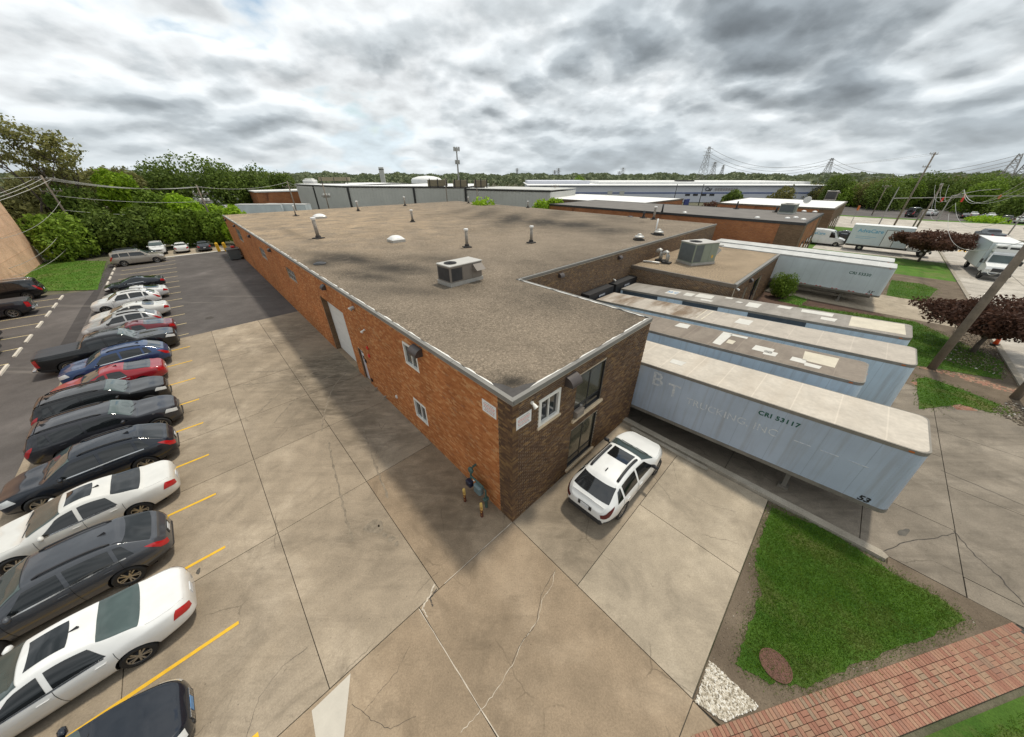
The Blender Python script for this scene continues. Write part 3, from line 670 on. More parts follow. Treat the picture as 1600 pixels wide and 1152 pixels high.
def paver_path(p0, p1, width, name, label_near, border=True, max_objs=0, cell=.2):
    """clay paver walk: soldier course each side and a basket weave between"""
    w0, w1 = Vector(W(*p0)), Vector(W(*p1)); ex = (w1-w0).normalized(); ey = Vector((-ex.y, ex.x, 0)); Lp = (w1-w0).length
    if ey.dot(Vector(W(*label_near))-w0) < 0: ey = -ey                # width grows towards label_near
    base = MB(); q = [w0-ex*.0, w1, w1+ey*width, w0+ey*width]; base.add([tuple(p_+Vector((0, 0, -.01))) for p_ in q], [(0, 1, 2, 3)])
    root = base.build(name, ['crack_dark']); struct(root)
    if root.data.polygons[0].normal.z < 0: root.data.flip_normals()
    B_ = []                                                         # (x, y, lx, ly)
    n = int(Lp/.1)
    if border:
        for i in range(n):
            B_.append((i*.1+.05, .1, .1, .2)); B_.append((i*.1+.05, width-.1, .1, .2))
    y0 = .2 if border else 0; ny = int(round((width-2*y0)/.2)); nx = int(Lp/.2)
    for i in range(nx):
        for j in range(ny):
            cx_, cy_ = i*.2+.1, y0+(j+.5)*(width-2*y0)/ny
            if (i+j) % 2: B_ += [(cx_-.05, cy_, .1, .2), (cx_+.05, cy_, .1, .2)]
            else: B_ += [(cx_, cy_-.05, .2, .1), (cx_, cy_+.05, .2, .1)]
    rot = math.atan2(ex.y, ex.x); org = Vector(root.location)
    def world(b): return w0+ex*b[0]+ey*b[1]
    def dist(b): return (world(b)-Vector((0, 0, 11))).length
    cp, sp = math.cos(PITCH), math.sin(PITCH)
    def seen(b):
        p_ = world(b)-Vector((0, 0, CAM_H)); k = p_.y*cp-p_.z*sp; return k > 0 and abs(p_.x/k) < 1.63 and abs((p_.y*sp+p_.z*cp)/k) < 1.17
    B_.sort(key=lambda b: (not seen(b), dist(b)))
    protos = {}
    rest = MB()
    for i, b in enumerate(B_):
        lx, ly = b[2]-.008, b[3]-.008; p_ = world(b)
        if i < max_objs:
            key = (b[2], b[3])
            if key not in protos:
                m = MB(); m.cbox((0, 0, -.02), (lx, ly, .06), bev=.006); protos[key] = m.mesh('paver'); protos[key].materials.append(MAT['paver'])
            o = bpy.data.objects.new('paver', protos[key]); COL.objects.link(o); o.parent = root
            o.location = p_-org+Vector((0, 0, .012+jit(.003))); o.rotation_euler = (jit(.012), jit(.012), rot)
        else:
            h = .004+jit(.003); vs = []
            for sx, sy in ((-1, -1), (1, -1), (1, 1), (-1, 1)):
                v = p_+ex*(sx*lx/2)+ey*(sy*ly/2); vs.append((v.x, v.y, h))
            vs += [(x, y, z-.02) for x, y, z in vs]
            at_ = random.random(); rest.add(vs, [(0, 1, 2, 3), (0, 4, 5, 1), (1, 5, 6, 2), (2, 6, 7, 3), (3, 7, 4, 0)], 0, at_)
    if rest.f:
        inv = Matrix.Translation(-org); rest.v = [tuple(inv @ Vector(p)) for p in rest.v]
        me = rest.mesh('paving', attr=True); o = link('paving', me, ['paver'], root); stuff(o)
        bm = bmesh.new(); bm.from_mesh(me); bmesh.ops.recalc_face_normals(bm, faces=bm.faces); bm.to_mesh(me); bm.free()
    return root
paver_path((-6.62, -.66), (-12.28, 8.33), 1.0, 'paver_path', (-10.7, 3.6), True, 300)
stuff(blades('grass_edge', [(-7.75, -1.35), (-13.5, 7.7), (-18, 9), (-18, 2), (-10, -3)], 1500, .05, .007, 'blade', struct(sheet('lower_lawn', [(-7.56, -1.25), (-13.4, 8.02), (-18, 9), (-18, -3), (-10, -3.2)], .008, 'turf')), .01, .05))
# lawns on the street side
def lawn(name, poly, mat='turf', bl='blade', dens=220, z=.02, h=.07, w=.02, rg=.25):
    o = struct(sheet(name, ragged(poly, .04, 6), z, mat)); stuff(blades('grass_blades', poly, dens, h, w, bl, o, z, rg)); return o
struct(sheet('verge_soil', [(-10.4, 23.9), (-15.6, 23.9), (-15.6, 60), (-8.9, 60), (-8.9, 46), (-3, 40), (0, 39), (0, 23.4), (-9.0, 23.4)], .004, 'soil'))
lawn('verge_lawn', px((1437, 640), (1432, 592), (1448, 590), (1500, 608), (1560, 632), (1585, 650), (1540, 643), (1500, 632)), dens=260)
lawn('verge_lawn', [(-11.0, 27.6), (-14.6, 28.9), (-15.2, 32.5), (-11.2, 38.6), (-3.6, 36.4), (-3.2, 34.4), (-9.6, 33.6), (-9.7, 25.2)], dens=200)
lawn('verge_lawn', px((1385, 462), (1392, 438), (1440, 444), (1465, 452), (1445, 472)), dens=120)
struct(sheet('mulch_bed', [(-.05, 23.3), (-2.2, 23.3), (-2.6, 34.6), (-9.4, 38.2), (-9.0, 39.0), (-.05, 39.0)], .016, 'mulch'))
lawn('shrub_lawn', px((1215, 470), (1240, 462), (1262, 468), (1250, 478)), 'turf_bright', 'blade_bright', 200)
struct(sheet('trailer_driveway', [(0, 39.2), (-15.1, 39.2), (-15.1, 46.8), (0, 46.8)], .010, 'concrete_pale', th=.03))
paver_path((-10.75, 28.4), (-15.3, 27.9), 1.0, 'sidewalk_paving', (-11, 27), False, 0)
paver_path((-10.6, 24.4), (-12.4, 22.2), 1.0, 'corner_paving', (-10.0, 26.2), False, 0)
stuff(pebbles('street_stones', [(-12.2, 30), (-15.0, 29.5), (-15.3, 40), (-13.6, 40)], 1500, .02, .06, 'crumb', .01))
stuff(pebbles('corner_stones', [(-13.6, 23.5), (-15.4, 21.5), (-15.4, 25), (-14.6, 25.8)], 700, .02, .06, 'crumb', .01))

# ---------------------------------------------------------------- streets
road = struct(sheet('side_street', [(-15.5, -30), (-15.5, 112), (-25.6, 112), (-25.6, -30)], -.02, 'road'))
struct(sheet('cross_road', [(40, 113.5), (40, 140.5), (-160, 175), (-160, 124), (-14, 112)], -.024, 'road'))
struct(sheet('far_lot', [(30, 146), (30, 190), (-160, 205), (-160, 182), (-16, 150)], -.022, 'asphalt'))
struct(sheet('street_verge', [(-15.6, 47), (-15.6, 112), (2, 112.5), (2, 88.5), (0, 47)], .0, 'turf_bright'))
struct(sheet('loading_drive', [(0, 73.4), (-15.2, 73.4), (-15.2, 93.5), (0, 93.5)], .004, 'road'))
struct(sheet('far_verge', [(-26.2, -20), (-26.2, 110), (-60, 118), (-60, -20)], -.02, 'turf'))
struct(sheet('roadside_verge', [(40, 141), (-15, 146), (-60, 156), (-160, 176), (-160, 181), (-15, 150), (40, 145)], -.015, 'turf_bright'))
for b in range(40, 110, 6): strip('road_joint', [(-15.6, b), (-25.5, b)], .06, -.016, 'joint', road)
strip('road_joint', [(-20.5, 10), (-20.5, 110)], .06, -.016, 'joint', road)
strip('lane_marking', [(-18.3, 88), (-18.6, 96)], .25, -.012, 'yellow_paint', road); strip('lane_marking', [(-17.6, 88), (-18.3, 91)], .25, -.012, 'yellow_paint', road)
m = MB(W); m.box(-15.52, -15.22, 40, 112, -.05, .10); tag(m.build('street_kerb', ['kerb']), 'long pale kerb along the side street past the trailers', 'kerb')
m = MB(W); m.box(-15.52, -15.22, 24.0, 39.2, -.05, .10); tag(m.build('street_kerb', ['kerb']), 'short pale kerb beside the orange cone and purple tree', 'kerb')
# ---------------------------------------------------------------- brick walls
class Face:
    """upright plane of the site: s along it, d outwards, z up"""
    def __init__(s, along, const, out=-1): s.al, s.c, s.o = along, const, out
    def __call__(s, q, d, z): return W(q, s.c+s.o*d, z) if s.al == 'a' else W(s.c+s.o*d, q, z)
    def rot(s): return AD if s.al == 'a' else BD
BRICK_N = [0]
def brick_wall(parent, F, s0, s1, z0, z1, openings, brick, mortar, th=.25, split=None, singles=0, name='wall', bz0=None):
    """backing with real openings, every brick proud of its joints. split: (s, brick2) other brick below that s"""
    ss = sorted({s0, s1, *[o[0] for o in openings], *[o[1] for o in openings]}); zs = sorted({z0, z1, *[o[2] for o in openings], *[o[3] for o in openings]})
    m = MB(F)
    for i in range(len(ss)-1):
        for j in range(len(zs)-1):
            cs, cz = (ss[i]+ss[i+1])/2, (zs[j]+zs[j+1])/2
            if any(o[0] < cs < o[1] and o[2] < cz < o[3] for o in openings): continue
            m.box(ss[i], ss[i+1], -th, 0, zs[j], zs[j+1])
    w = m.build(name, [mortar], parent, fixn=True)
    lists = {}
    ch, bl, gp = .0767, .214, (.019 if 'dark' in brick else .010); zb = bz0 if bz0 is not None else z0
    rows = int((z1-zb)/ch)
    bricks = []
    for r in range(rows):
        za, zt = zb+r*ch+gp/2, zb+(r+1)*ch-gp/2; x = s0-(bl/2 if r % 2 else 0)
        ops = [o for o in openings if o[2] < zt and o[3] > za]
        while x < s1:
            a0, a1 = max(x+gp/2, s0), min(x+bl-gp/2, s1); x += bl
            segs = [(a0, a1)]
            for o in ops:
                nx = []
                for p, q in segs:
                    if q <= o[0] or p >= o[1]: nx.append((p, q)); continue
                    if p < o[0]: nx.append((p, o[0]))
                    if q > o[1]: nx.append((o[1], q))
                segs = nx
            if split and segs:
                nx = []
                for p, q in segs:
                    if p < split[0] < q: nx += [(p, split[0]-.004), (split[0]+.004, q)]
                    else: nx.append((p, q))
                segs = nx
            for p, q in segs:
                if q-p > .03: bricks.append((p, q, za, zt))
    cam_l = Vector((0, 0, CAM_H))
    if singles: bricks.sort(key=lambda k: (Vector(F((k[0]+k[1])/2, 0, (k[2]+k[3])/2))-cam_l).length)
    mb = {}
    proto = None; done = 0; inv = root_matrix(parent).inverted(); prot = root_matrix(parent).to_euler().z
    for p, q, za, zt in bricks:
        key = split[1] if split and (p+q)/2 < split[0] else brick
        if done < singles and abs((q-p)-(bl-gp)) < .002 and key == brick:
            if proto is None:
                t_ = MB(); t_.cbox((0, 0, 0), (bl-gp, .024, ch-gp), bev=.003); proto = t_.mesh('brick'); proto.materials.append(MAT[key])
            o = bpy.data.objects.new('brick', proto); COL.objects.link(o); o.parent = w; done += 1
            o.location = inv @ Vector(F((p+q)/2, .002+jit(.0025), (za+zt)/2)); o.rotation_euler = (0, 0, F.rot()-prot); continue
        d1 = .012+jit(.004)
        vs = [F(p, -.005, za), F(q, -.005, za), F(q, -.005, zt), F(p, -.005, zt), F(p, d1, za), F(q, d1, za), F(q, d1, zt), F(p, d1, zt)]
        mb.setdefault(key, MB()).add(vs, [(4, 5, 6, 7), (0, 1, 5, 4), (1, 2, 6, 5), (2, 3, 7, 6), (3, 0, 4, 7)], 0, random.random())
    for key, b_ in mb.items():
        b_.v = [tuple(inv @ Vector(p)) for p in b_.v]; me = b_.mesh('brickwork', attr=True)
        bm = bmesh.new(); bm.from_mesh(me); bmesh.ops.recalc_face_normals(bm, faces=bm.faces); bm.to_mesh(me); bm.free()
        o = link('brickwork', me, [key], w); stuff(o)
    return w
def slide_window(parent, F, s0, s1, z0, z1, fr='frame_white', glass='glass_dark', fw=.09, depth=.02, slider=True, sill='limestone', name='window'):
    m = MB(F)
    m.box(s0, s1, -.12, depth, z0, z0+fw); m.box(s0, s1, -.12, depth, z1-fw, z1); m.box(s0, s0+fw, -.12, depth+.002, z0+fw, z1-fw); m.box(s1-fw, s1, -.12, depth+.002, z0+fw, z1-fw)
    o = m.build(name, [fr], parent, fixn=True)
    c = (s0+s1)/2
    def sub(nm, mat, *b): k = MB(F); k.box(*b); return k.build(nm, [mat], o, fixn=True)
    if slider:
        sub('mullion', fr, c-.025, c+.025, -.10, -.02, z0+fw, z1-fw)
        sub('pane', glass, s0+fw, c-.025, -.09, -.075, z0+fw, z1-fw); sub('pane', glass, c+.025, s1-fw, -.075, -.06, z0+fw, z1-fw)
    else: sub('pane', glass, s0+fw, s1-fw, -.09, -.075, z0+fw, z1-fw)
    if sill: sub('sill', sill, s0-.06, s1+.06, -.05, depth+.05, z0-.07, z0-.004)
    return o
def wall_pack(F, s, z, label, name='wall_lamp', w=.42, dp=.26, hh=.24):
    """quarter round flood lamp on the wall"""
    r = thing(name, label, 'lamp', F(s, 0, z), F.rot() if F.o < 0 else F.rot()+math.pi)
    m = MB(F); n = 8
    prof = [(0, hh)]+[(dp*math.sin(i/n*math.pi/2), hh*math.cos(i/n*math.pi/2)) for i in range(1, n+1)]+[(dp*.95, -.03), (.0, -.06)]
    vs = [(s-w/2, d+.012, z+h) for d, h in prof]+[(s+w/2, d+.012, z+h) for d, h in prof]; k = len(prof)
    m.add(vs, [tuple(range(k)), tuple(range(2*k-1, k-1, -1))]+[(i, k+i, k+(i+1) % k, (i+1) % k) for i in range(k)]); m.build('housing', ['lamp_brown'], r, fixn=True)
    m = MB(F); m.box(s-w*.42, s+w*.42, .06, dp*.85, z-.055, z-.047); m.build('lens', ['dome'], r, fixn=True)
    return r

# ---------------------------------------------------------------- the near brick building
ZR = 5.57
bld = thing('brick_building', 'long flat roofed factory of orange and brown brick with gravel roof', 'building', W(0, 0, 0), AD)
FL, FR, FS, FN = Face('a', 0.0), Face('b', 0.0), Face('b', 8.4), Face('a', 8.62, +1)
open_L = [(5.6, 6.77, 3.95, 5.02), (5.63, 6.75, 1.03, 2.10), (14.5, 18.9, 0, 4.05), (12.62, 13.52, 0, 2.22), (24.9, 27.7, 3.55, 4.45), (36.3, 39.2, 3.5, 4.5), (51.4, 55.4, 3.3, 4.8)]
open_R = [(1.15, 2.24, 3.88, 4.98), (3.2, 5.1, 3.02, 4.92), (3.2, 5.05, .30, 2.42)]
brick_wall(bld, FL, 0.0, 66.2, 0, ZR-.16, open_L, 'brick_orange', 'mortar', split=(.655, 'brick_dark'))
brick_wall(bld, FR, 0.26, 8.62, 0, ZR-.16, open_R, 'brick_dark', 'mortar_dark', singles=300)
wb = MB(FR); wb.box(.0, .26, -.2, -.0, 0, ZR-.16); wb.build('wall', ['mortar_dark'], bld, fixn=True)
# corner bricks closing the end wall next to the long wall
cb = MB()
for r in range(int((ZR-.16)/.0767)):
    za, zt = r*.0767+.0055, (r+1)*.0767-.0055; ln = .255 if r % 2 else .13; x = -.012
    for p, q in ((x, ln-.006), (ln+.006, .255)):
        if q-p < .04: continue
        d1 = .012+jit(.003); cb.add([FR(p, -.0, za), FR(q, -.0, za), FR(q, -.0, zt), FR(p, -.0, zt), FR(p, d1, za), FR(q, d1, za), FR(q, d1, zt), FR(p, d1, zt)], [(4, 5, 6, 7), (0, 1, 5, 4), (1, 2, 6, 5), (2, 3, 7, 6), (3, 0, 4, 7)], 0, random.random())
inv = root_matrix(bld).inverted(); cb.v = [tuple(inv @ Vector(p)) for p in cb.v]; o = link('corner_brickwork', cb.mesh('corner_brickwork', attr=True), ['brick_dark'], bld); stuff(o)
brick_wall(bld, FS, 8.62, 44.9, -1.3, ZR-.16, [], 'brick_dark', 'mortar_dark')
m = MB(W); m.box(0.02, 8.4, 8.40, 8.62, -1.3, ZR-.17); m.box(8.66, 66.2, 44.7, 44.9, 0, ZR-.17); m.box(66.0, 66.2, .26, 44.7, 0, ZR-.17); m.build('wall', ['bricktex_brown'], bld, fixn=True)
# roof deck with stains as a point attribute
def roof_sheet():
    st = 0.55; A_ = np.unique(np.round(np.r_[np.arange(.14, 8.4, st), 8.56, np.arange(8.9, 66., st), 66.05], 3)); B_ = np.unique(np.round(np.r_[np.arange(.14, 8.2, st), 8.46, np.arange(8.7, 44.6, st), 44.78], 3)); vs = []; idx = {}; fs = []
    def inside(a, b): return b < 8.47 or a > 8.55
    for i, a in enumerate(A_):
        for j, b in enumerate(B_):
            if inside(a, b): idx[i, j] = len(vs); vs.append((a, b))
    for i in range(len(A_)-1):
        for j in range(len(B_)-1):
            k = [(i, j), (i+1, j), (i+1, j+1), (i, j+1)]
            if all(q in idx for q in k): fs.append(tuple(idx[q] for q in k[::-1]))
    V = np.array(vs); st_ = np.zeros(len(V))
    def spot(u, v, ra, rb, k=1., ang=0.):
        nonlocal st_
        c = ab(u, v, ZR); d = V-np.array(c); ca, sa = math.cos(ang), math.sin(ang)
        x = d[:, 0]*ca+d[:, 1]*sa; y = -d[:, 0]*sa+d[:, 1]*ca; st_ = np.maximum(st_, k*np.exp(-(x/ra)**2-(y/rb)**2))
    for s_ in ((545, 405, 5.0, 1.4, .95, -.35), (620, 420, 3.4, 1.5, .9, -.5), (575, 432, 3.2, .9, .8, -.4), (500, 410, 2.2, .9, .9, 0), (680, 405, 3.5, 1.4, .5, -.6), (640, 455, 3.2, 1.0, .55, -.6),
               (850, 348, 5, 3, 1.0, .6), (800, 342, 8, 2.6, .95, .9), (900, 352, 4, 4, .95, .5), (950, 360, 3, 3.5, .75, .3), (760, 334, 9, 2.4, .7, .9), (720, 330, 8, 2.2, .5, 1), (870, 335, 9, 2.4, .5, 1),
               (960, 340, 6, 2.5, .45, .8), (1000, 490, .6, 1.2, .8, 0), (795, 600, .5, .5, 1.1, 0), (960, 500, 2.4, 1.6, .35, .2), (850, 470, 3, 2, .4, 0), (720, 445, 1.6, 1.2, .5, 0), (460, 366, 9, .6, .4, 0), (900, 410, 3, 5, .3, 0)): spot(*s_)
    me = bpy.data.meshes.new('roof'); P = [tuple(inv @ Vector(W(a, b, ZR+.012))) for a, b in vs]; me.from_pydata(P, [], fs)
    wn = np.clip((V[:, 0]-14)/26, 0, 1)*np.clip(1-(V[:, 1]-14)/30, 0, 1)*.9; aw = me.attributes.new('worn', 'FLOAT', 'POINT'); aw.data.foreach_set('value', wn.astype(np.float32)); at_ = me.attributes.new('stain', 'FLOAT', 'POINT'); at_.data.foreach_set('value', st_.astype(np.float32)); me.update()
    if me.polygons[0].normal.z < 0: me.flip_normals()
    return link('roof', me, ['roof_gravel'], bld)
roof = roof_sheet()
m = MB(W); m.prism([(.02, .02), (66.2, .02), (66.2, 44.9), (8.42, 44.9), (8.42, 8.6), (.02, 8.6)], ZR-.165, ZR-.005); m.build('roof_deck', ['tar'], bld, fixn=True)
def fascia_run(F, s0, s1, piece=3.05, h=.12, dz=0.):
    s = s0
    while s < s1-.05:
        e = min(s+piece, s1); m = MB(F); m.box(s+.006, e-.006, .016, .055+jit(.004), ZR-h+jit(.006), ZR+.035+dz); m.box(s+.006, e-.006, -.09, .0155, ZR-.0, ZR+.033+dz); m.build('fascia', ['fascia'], bld, fixn=True); s = e
fascia_run(FL, -.055, 66.2); fascia_run(FR, -.001, 8.62, dz=.005); fascia_run(FS, 8.62, 44.9, dz=-.006); fascia_run(FN, .0, 8.38, dz=.010)
def flash(F, s0, s1, d0, w):
    """ragged white roof cement along the gravel stop, in torn lengths"""
    s = s0
    while s < s1:
        e = min(s1, s+random.uniform(.7, 3.2)); n = max(3, int((e-s)/.22)); m = MB(F); vs = []
        for i in range(n+1):
            q = s+(e-s)*i/n; k = w*(.45+random.random()*.9)*(0.25 if i in (0, n) else 1); vs += [(q, d0, ZR+.042), (q, d0-k, ZR+.030)]
        m.add(vs, [(2*i, 2*i+1, 2*i+3, 2*i+2) for i in range(n)]); o = m.build('roof_cement', ['flash_white'], roof); s = e+random.uniform(.02, .35)
flash(FL, .9, 64, -.085, .06); flash(FR, .8, 8.5, -.085, .06); flash(FN, .3, 8.3, -.085, .06)
m = MB(W); m.prism([(.10, .10), (1.2, .10), (.8, .34), (.42, .42), (.34, .8), (.10, 1.3)], ZR+.016, ZR+.024); m.build('tar_corner', ['tar'], roof, fixn=True)
# openings of the long wall
slide_window(bld, FL, 5.6, 6.77, 3.95, 5.02, sill=None); slide_window(bld, FL, 5.63, 6.75, 1.03, 2.10, sill=None)
for (s0, s1, z0, z1) in open_L[4:]:
    o = slide_window(bld, FL, s0, s1, z0, z1, 'galv', 'glass_dark', .06, -.06, False)
    for k in range(1, 4): q = MB(F_ := FL); c = s0+(s1-s0)*k/4; q.box(c-.025, c+.025, -.11, -.05, z0+.06, z1-.06); q.build('mullion', ['galv'], o, fixn=True)
    q = MB(FL); q.box(s0+.06, s1-.06, -.11, -.052, (z0+z1)/2-.025, (z0+z1)/2+.025); q.build('mullion', ['galv'], o, fixn=True)
q = MB(FL); q.box(14.5, 18.9, -.36, .02, -.06, .012); q.build('threshold', ['concrete_dark'], bld, fixn=True); q = MB(FL); q.box(12.62, 13.52, -.2, .05, -.06, .028); q.build('threshold', ['concrete_dark'], bld, fixn=True)
gd = MB(FL); gd.box(14.5, 18.9, -.42, -.36, 0, 4.05); gd = gd.build('garage_door', ['joint'], bld, fixn=True)
for k in range(8):
    q = MB(FL); z0 = .02+k*.5; q.box(14.56, 18.84, -.36, -.335, z0+.006, z0+.494); q.box(14.7, 18.7, -.335, -.327, z0+.09, z0+.41); q.build('panel', ['door_white'], gd, fixn=True)
for s_ in (14.5, 18.9):
    q = MB(FL); e = .06 if s_ < 16 else -.06; q.box(s_, s_+e, -.36, -.02, 0, 4.05); q.build('jamb', ['bricktex_brown'], gd, fixn=True)
dr = MB(FL); dr.box(12.68, 13.46, -.16, -.11, .03, 2.16); dr = dr.build('door', ['door_lilac'], bld, fixn=True)
for b_, mt, nm in (((12.62, 13.52, -.18, -.02, 2.16, 2.22), 'frame_white', 'frame'), ((12.62, 12.68, -.18, -.02, 0, 2.16), 'frame_white', 'frame'), ((13.46, 13.52, -.18, -.02, 0, 2.16), 'bricktex_brown', 'frame'),
                  ((12.86, 13.28, -.11, -.10, 1.45, 2.0), 'glass_dark', 'door_light'), ((12.80, 12.86, -.11, -.05, 1.0, 1.1), 'galv', 'handle'), ((12.86, 13.3, -.099, -.096, 1.72, 1.9), 'sign_white', 'notice')):
    q = MB(FL); q.box(*b_); q.build(nm, [mt], dr, fixn=True)
# openings of the end wall
slide_window(bld, FR, 1.15, 2.24, 3.88, 4.98, 'frame_white', 'glass_dark', .115, .03, True, 'limestone')
for (s0, s1, z0, z1) in open_R[1:]:
    o = slide_window(bld, FR, s0, s1, z0, z1, 'frame_black', 'glass_olive', .06, -.015, False, None)
    c = (s0+s1)/2; q = MB(FR); q.box(c-.03, c+.03, -.14, -.06, z0+.06, z1-.06); q.build('mullion', ['frame_black'], o, fixn=True)
    q = MB(FR); q.box(s0+.06, s1-.06, -.14, -.058, z0+.40, z0+.47); q.build('mullion', ['frame_black'], o, fixn=True)
    q = MB(FR); q.box(s0+.06, s1-.06, -.073, -.066, z0+.06, z0+.40); q.build('pane', ['glass_dark'], o, fixn=True)
    q = MB(FR); q.box(s0-.09, s1+.09, -.10, .10, z0-.12, z0-.005); q.build('sill', ['limestone'], o, fixn=True)
q = MB(FR); q.box(3.25, 3.75, -.05, .13, 3.06, 3.36); q.box(3.28, 3.72, .13, .15, 3.10, 3.32); tag(q.build('window_air_conditioner', ['ac_tan'], fixn=True), 'small grey window air conditioner sitting in the tall upper window', 'air conditioner')
# wall lamps, notices, cameras and the rest on the walls
for s_, lb in ((16.75, 'brown wall lamp above the white garage door'), (32.2, 'brown wall lamp high on orange wall, first past the garage door'), (42.8, 'brown wall lamp high on orange wall, between the two far windows'), (54.3, 'brown wall lamp high on orange wall above the farthest window'), (63.5, 'brown wall lamp at the far end of the orange wall')):
    wall_pack(FL, s_, 5.02, lb)
wall_pack(FL, 5.35, 5.03, 'big brown wall lamp overlapping the upper white window', w=.62, dp=.34, hh=.28)
wall_pack(FR, 2.72, 4.98, 'brown wall lamp on dark brick left of tall window', w=.55, dp=.34, hh=.30)
for s_, lb in ((12.68, 'brown wall lamp on the recessed dark wall nearest the white roof edge'), (20.6, 'brown wall lamp on the recessed dark wall above the docks')): wall_pack(FS, s_, 5.0, lb, dp=.30)
def flood(F, s, z, label, mat='pvc_white', tilt=.3):
    r = thing('security_light', label, 'light', F(s, 0, z), F.rot())
    m = MB(); p = Vector(F(s, .012, z)); n_ = (Vector(F(s, 1, z))-Vector(F(s, 0, z))).normalized(); m.tube([p, p+n_*.06], .055, 10); inv_ = root_matrix(r).inverted(); m.v = [tuple(inv_ @ Vector(k)) for k in m.v]; m.build('base', [mat], r, fixn=True)
    m = MB(); q = p+n_*.06; e = q+n_*.16+Vector((0, 0, -.10)); m.tube([q, q+(e-q)*.4, e], [.03, .06, .075], 10); m.v = [tuple(inv_ @ Vector(k)) for k in m.v]; m.build('head', [mat], r, fixn=True); return r
flood(FR, .78, 5.12, 'cream security camera beside the small white corner window', 'frame_white')
q = MB(FL); q.tube([(12.1, .012, 5.05), (12.1, .15, 5.03), (12.1, .24, 4.97)], [.10, .10, .13], 10); tag(q.build('wall_lamp', ['galv'], fixn=True), 'small chrome wall lamp right of the white garage door', 'lamp')
flood(FL, 11.25, 4.05, 'pale wall light above the two red alarm bells', 'frame_white'); flood(FS, 20.3, 3.3, 'white security light above the dock seals', 'frame_white')
for s_, z_, lb in ((11.55, 2.88, 'upper red alarm bell beside the lilac door'), (11.6, 2.37, 'lower red alarm box beside the lilac door')):
    m = MB(FL); m.tube([(s_, .012, z_), (s_, .05, z_), (s_, .09, z_)], [.11, .13, .05], 12); tag(m.build('alarm_bell', ['red_paint'], fixn=True), lb, 'alarm bell')
for s_, z_, w_, h_, mt, lb in ((12.45, 1.68, .12, .2, 'black_metal', 'small black keypad on the wall beside the lilac door'), (12.25, .45, .2, .16, 'black_metal', 'black electric box low on wall right of door'), (8.8, 1.05, .13, .15, 'pvc_white', 'white outlet cover left of the lower window')):
    m = MB(FL); m.box(s_-w_/2, s_+w_/2, .014, .07, z_-h_/2, z_+h_/2); m.box(s_-w_*.35, s_+w_*.35, .07, .085, z_-h_*.35, z_+h_*.35); tag(m.build('wall_box', [mt], fixn=True), lb, 'box')
for s_, z_ in ((10.5, .18), (11.7, .16)):
    m = MB(FL); m.tube([(s_, .0, z_), (s_, .12, z_), (s_, .16, z_-.12)], .04, 8); tag(m.build('drain_spout', ['pipe_rust'], fixn=True), 'rusty drain spout at wall foot '+('nearer the lower window' if s_ < 11 else 'nearer the lilac door'), 'spout')
def notice(F, s0, s1, z0, z1, label):
    r = thing('notice_sign', label, 'sign', F((s0+s1)/2, 0, z0), F.rot()); m = MB(F); m.box(s0, s1, .016, .024, z0, z1); m.build('board', ['sign_white'], r, fixn=True)
    h = z1-z0; sg = -1 if F.al == 'a' else 1
    for i, (y, w0, w1, mt) in enumerate(((.84, .18, .82, 'sign_grey'), (.70, .10, .90, 'sign_red'), (.57, .12, .86, 'sign_red'), (.44, .10, .90, 'sign_grey'), (.31, .12, .80, 'sign_red'), (.18, .14, .88, 'sign_grey'))):
        m = MB(F); q = w0
        while q < w1:                                          # word-length strokes: the print is too small to read in the photograph
            e = min(w1, q+random.uniform(.05, .15)); m.box(s0+(s1-s0)*q, s0+(s1-s0)*e, .024, .0252, z0+h*y-.012, z0+h*y+.012); q = e+.03
        m.build('print_line', [mt], r, fixn=True)
notice(FL, .72, 1.40, 4.46, 4.93, 'white notice board on orange brick near the corner'); notice(FR, .13, .79, 4.40, 4.87, 'white notice board on dark brick near the corner')
# gas meter with its two posts
gm = thing('gas_meter', 'dark green gas meter standing by the orange wall corner', 'gas meter', W(1.55, -.30, 0), AD)
def gpart(nm, mat, fn): m = MB(W); fn(m); return m.build(nm, [mat], gm, fixn=True)
gpart('inlet_pipe', 'meter_green', lambda m: m.tube([(2.05, .0, 1.40), (2.05, -.16, 1.40), (2.05, -.28, 1.30), (2.05, -.30, .85)], .045, 8))
gpart('regulator', 'meter_green', lambda m: m.lathe([(.0, -.07), (.11, -.06), (.14, 0), (.11, .06), (0, .07)], (2.05, -.28, 1.30), 14, 0, 'y'))
gpart('meter_body', 'meter_grey', lambda m: m.cbox((1.55, -.32, .72), (.42, .26, .44), bev=.06))
gpart('index_box', 'dark_blue', lambda m: m.cbox((2.0, -.42, .74), (.30, .2, .28), bev=.03))
gpart('manifold', 'meter_green', lambda m: m.tube([(2.05, -.30, .98), (1.75, -.30, 1.02), (1.35, -.30, 1.02), (1.16, -.30, .95), (1.16, -.30, .25)], .04, 8))
gpart('riser', 'meter_green', lambda m: m.tube([(1.16, -.30, .0), (1.16, -.30, .4)], .06, 8)); gpart('valve', 'meter_green', lambda m: m.cbox((1.16, -.30, .46), (.16, .22, .12), bev=.02)); gpart('tag', 'pvc_white', lambda m: m.cbox((1.80, -.32, .98), (.05, .1, .04)))
for (a, b, h, lb) in ((1.94, -.75, .72, 'farther rusty yellow post guarding the gas meter'), (.97, -.68, .76, 'nearer rusty yellow post guarding the gas meter')):
    m = MB(); m.lathe([(.055, 0), (.055, h-.02), (.045, h), (0, h+.005)], n=14); o = m.build('guard_post', ['rust_post'], origin=(0, 0, 0), fixn=True); o.location = W(a, b, 0); tag(o, lb, 'bollard', 'gas meter guard posts')

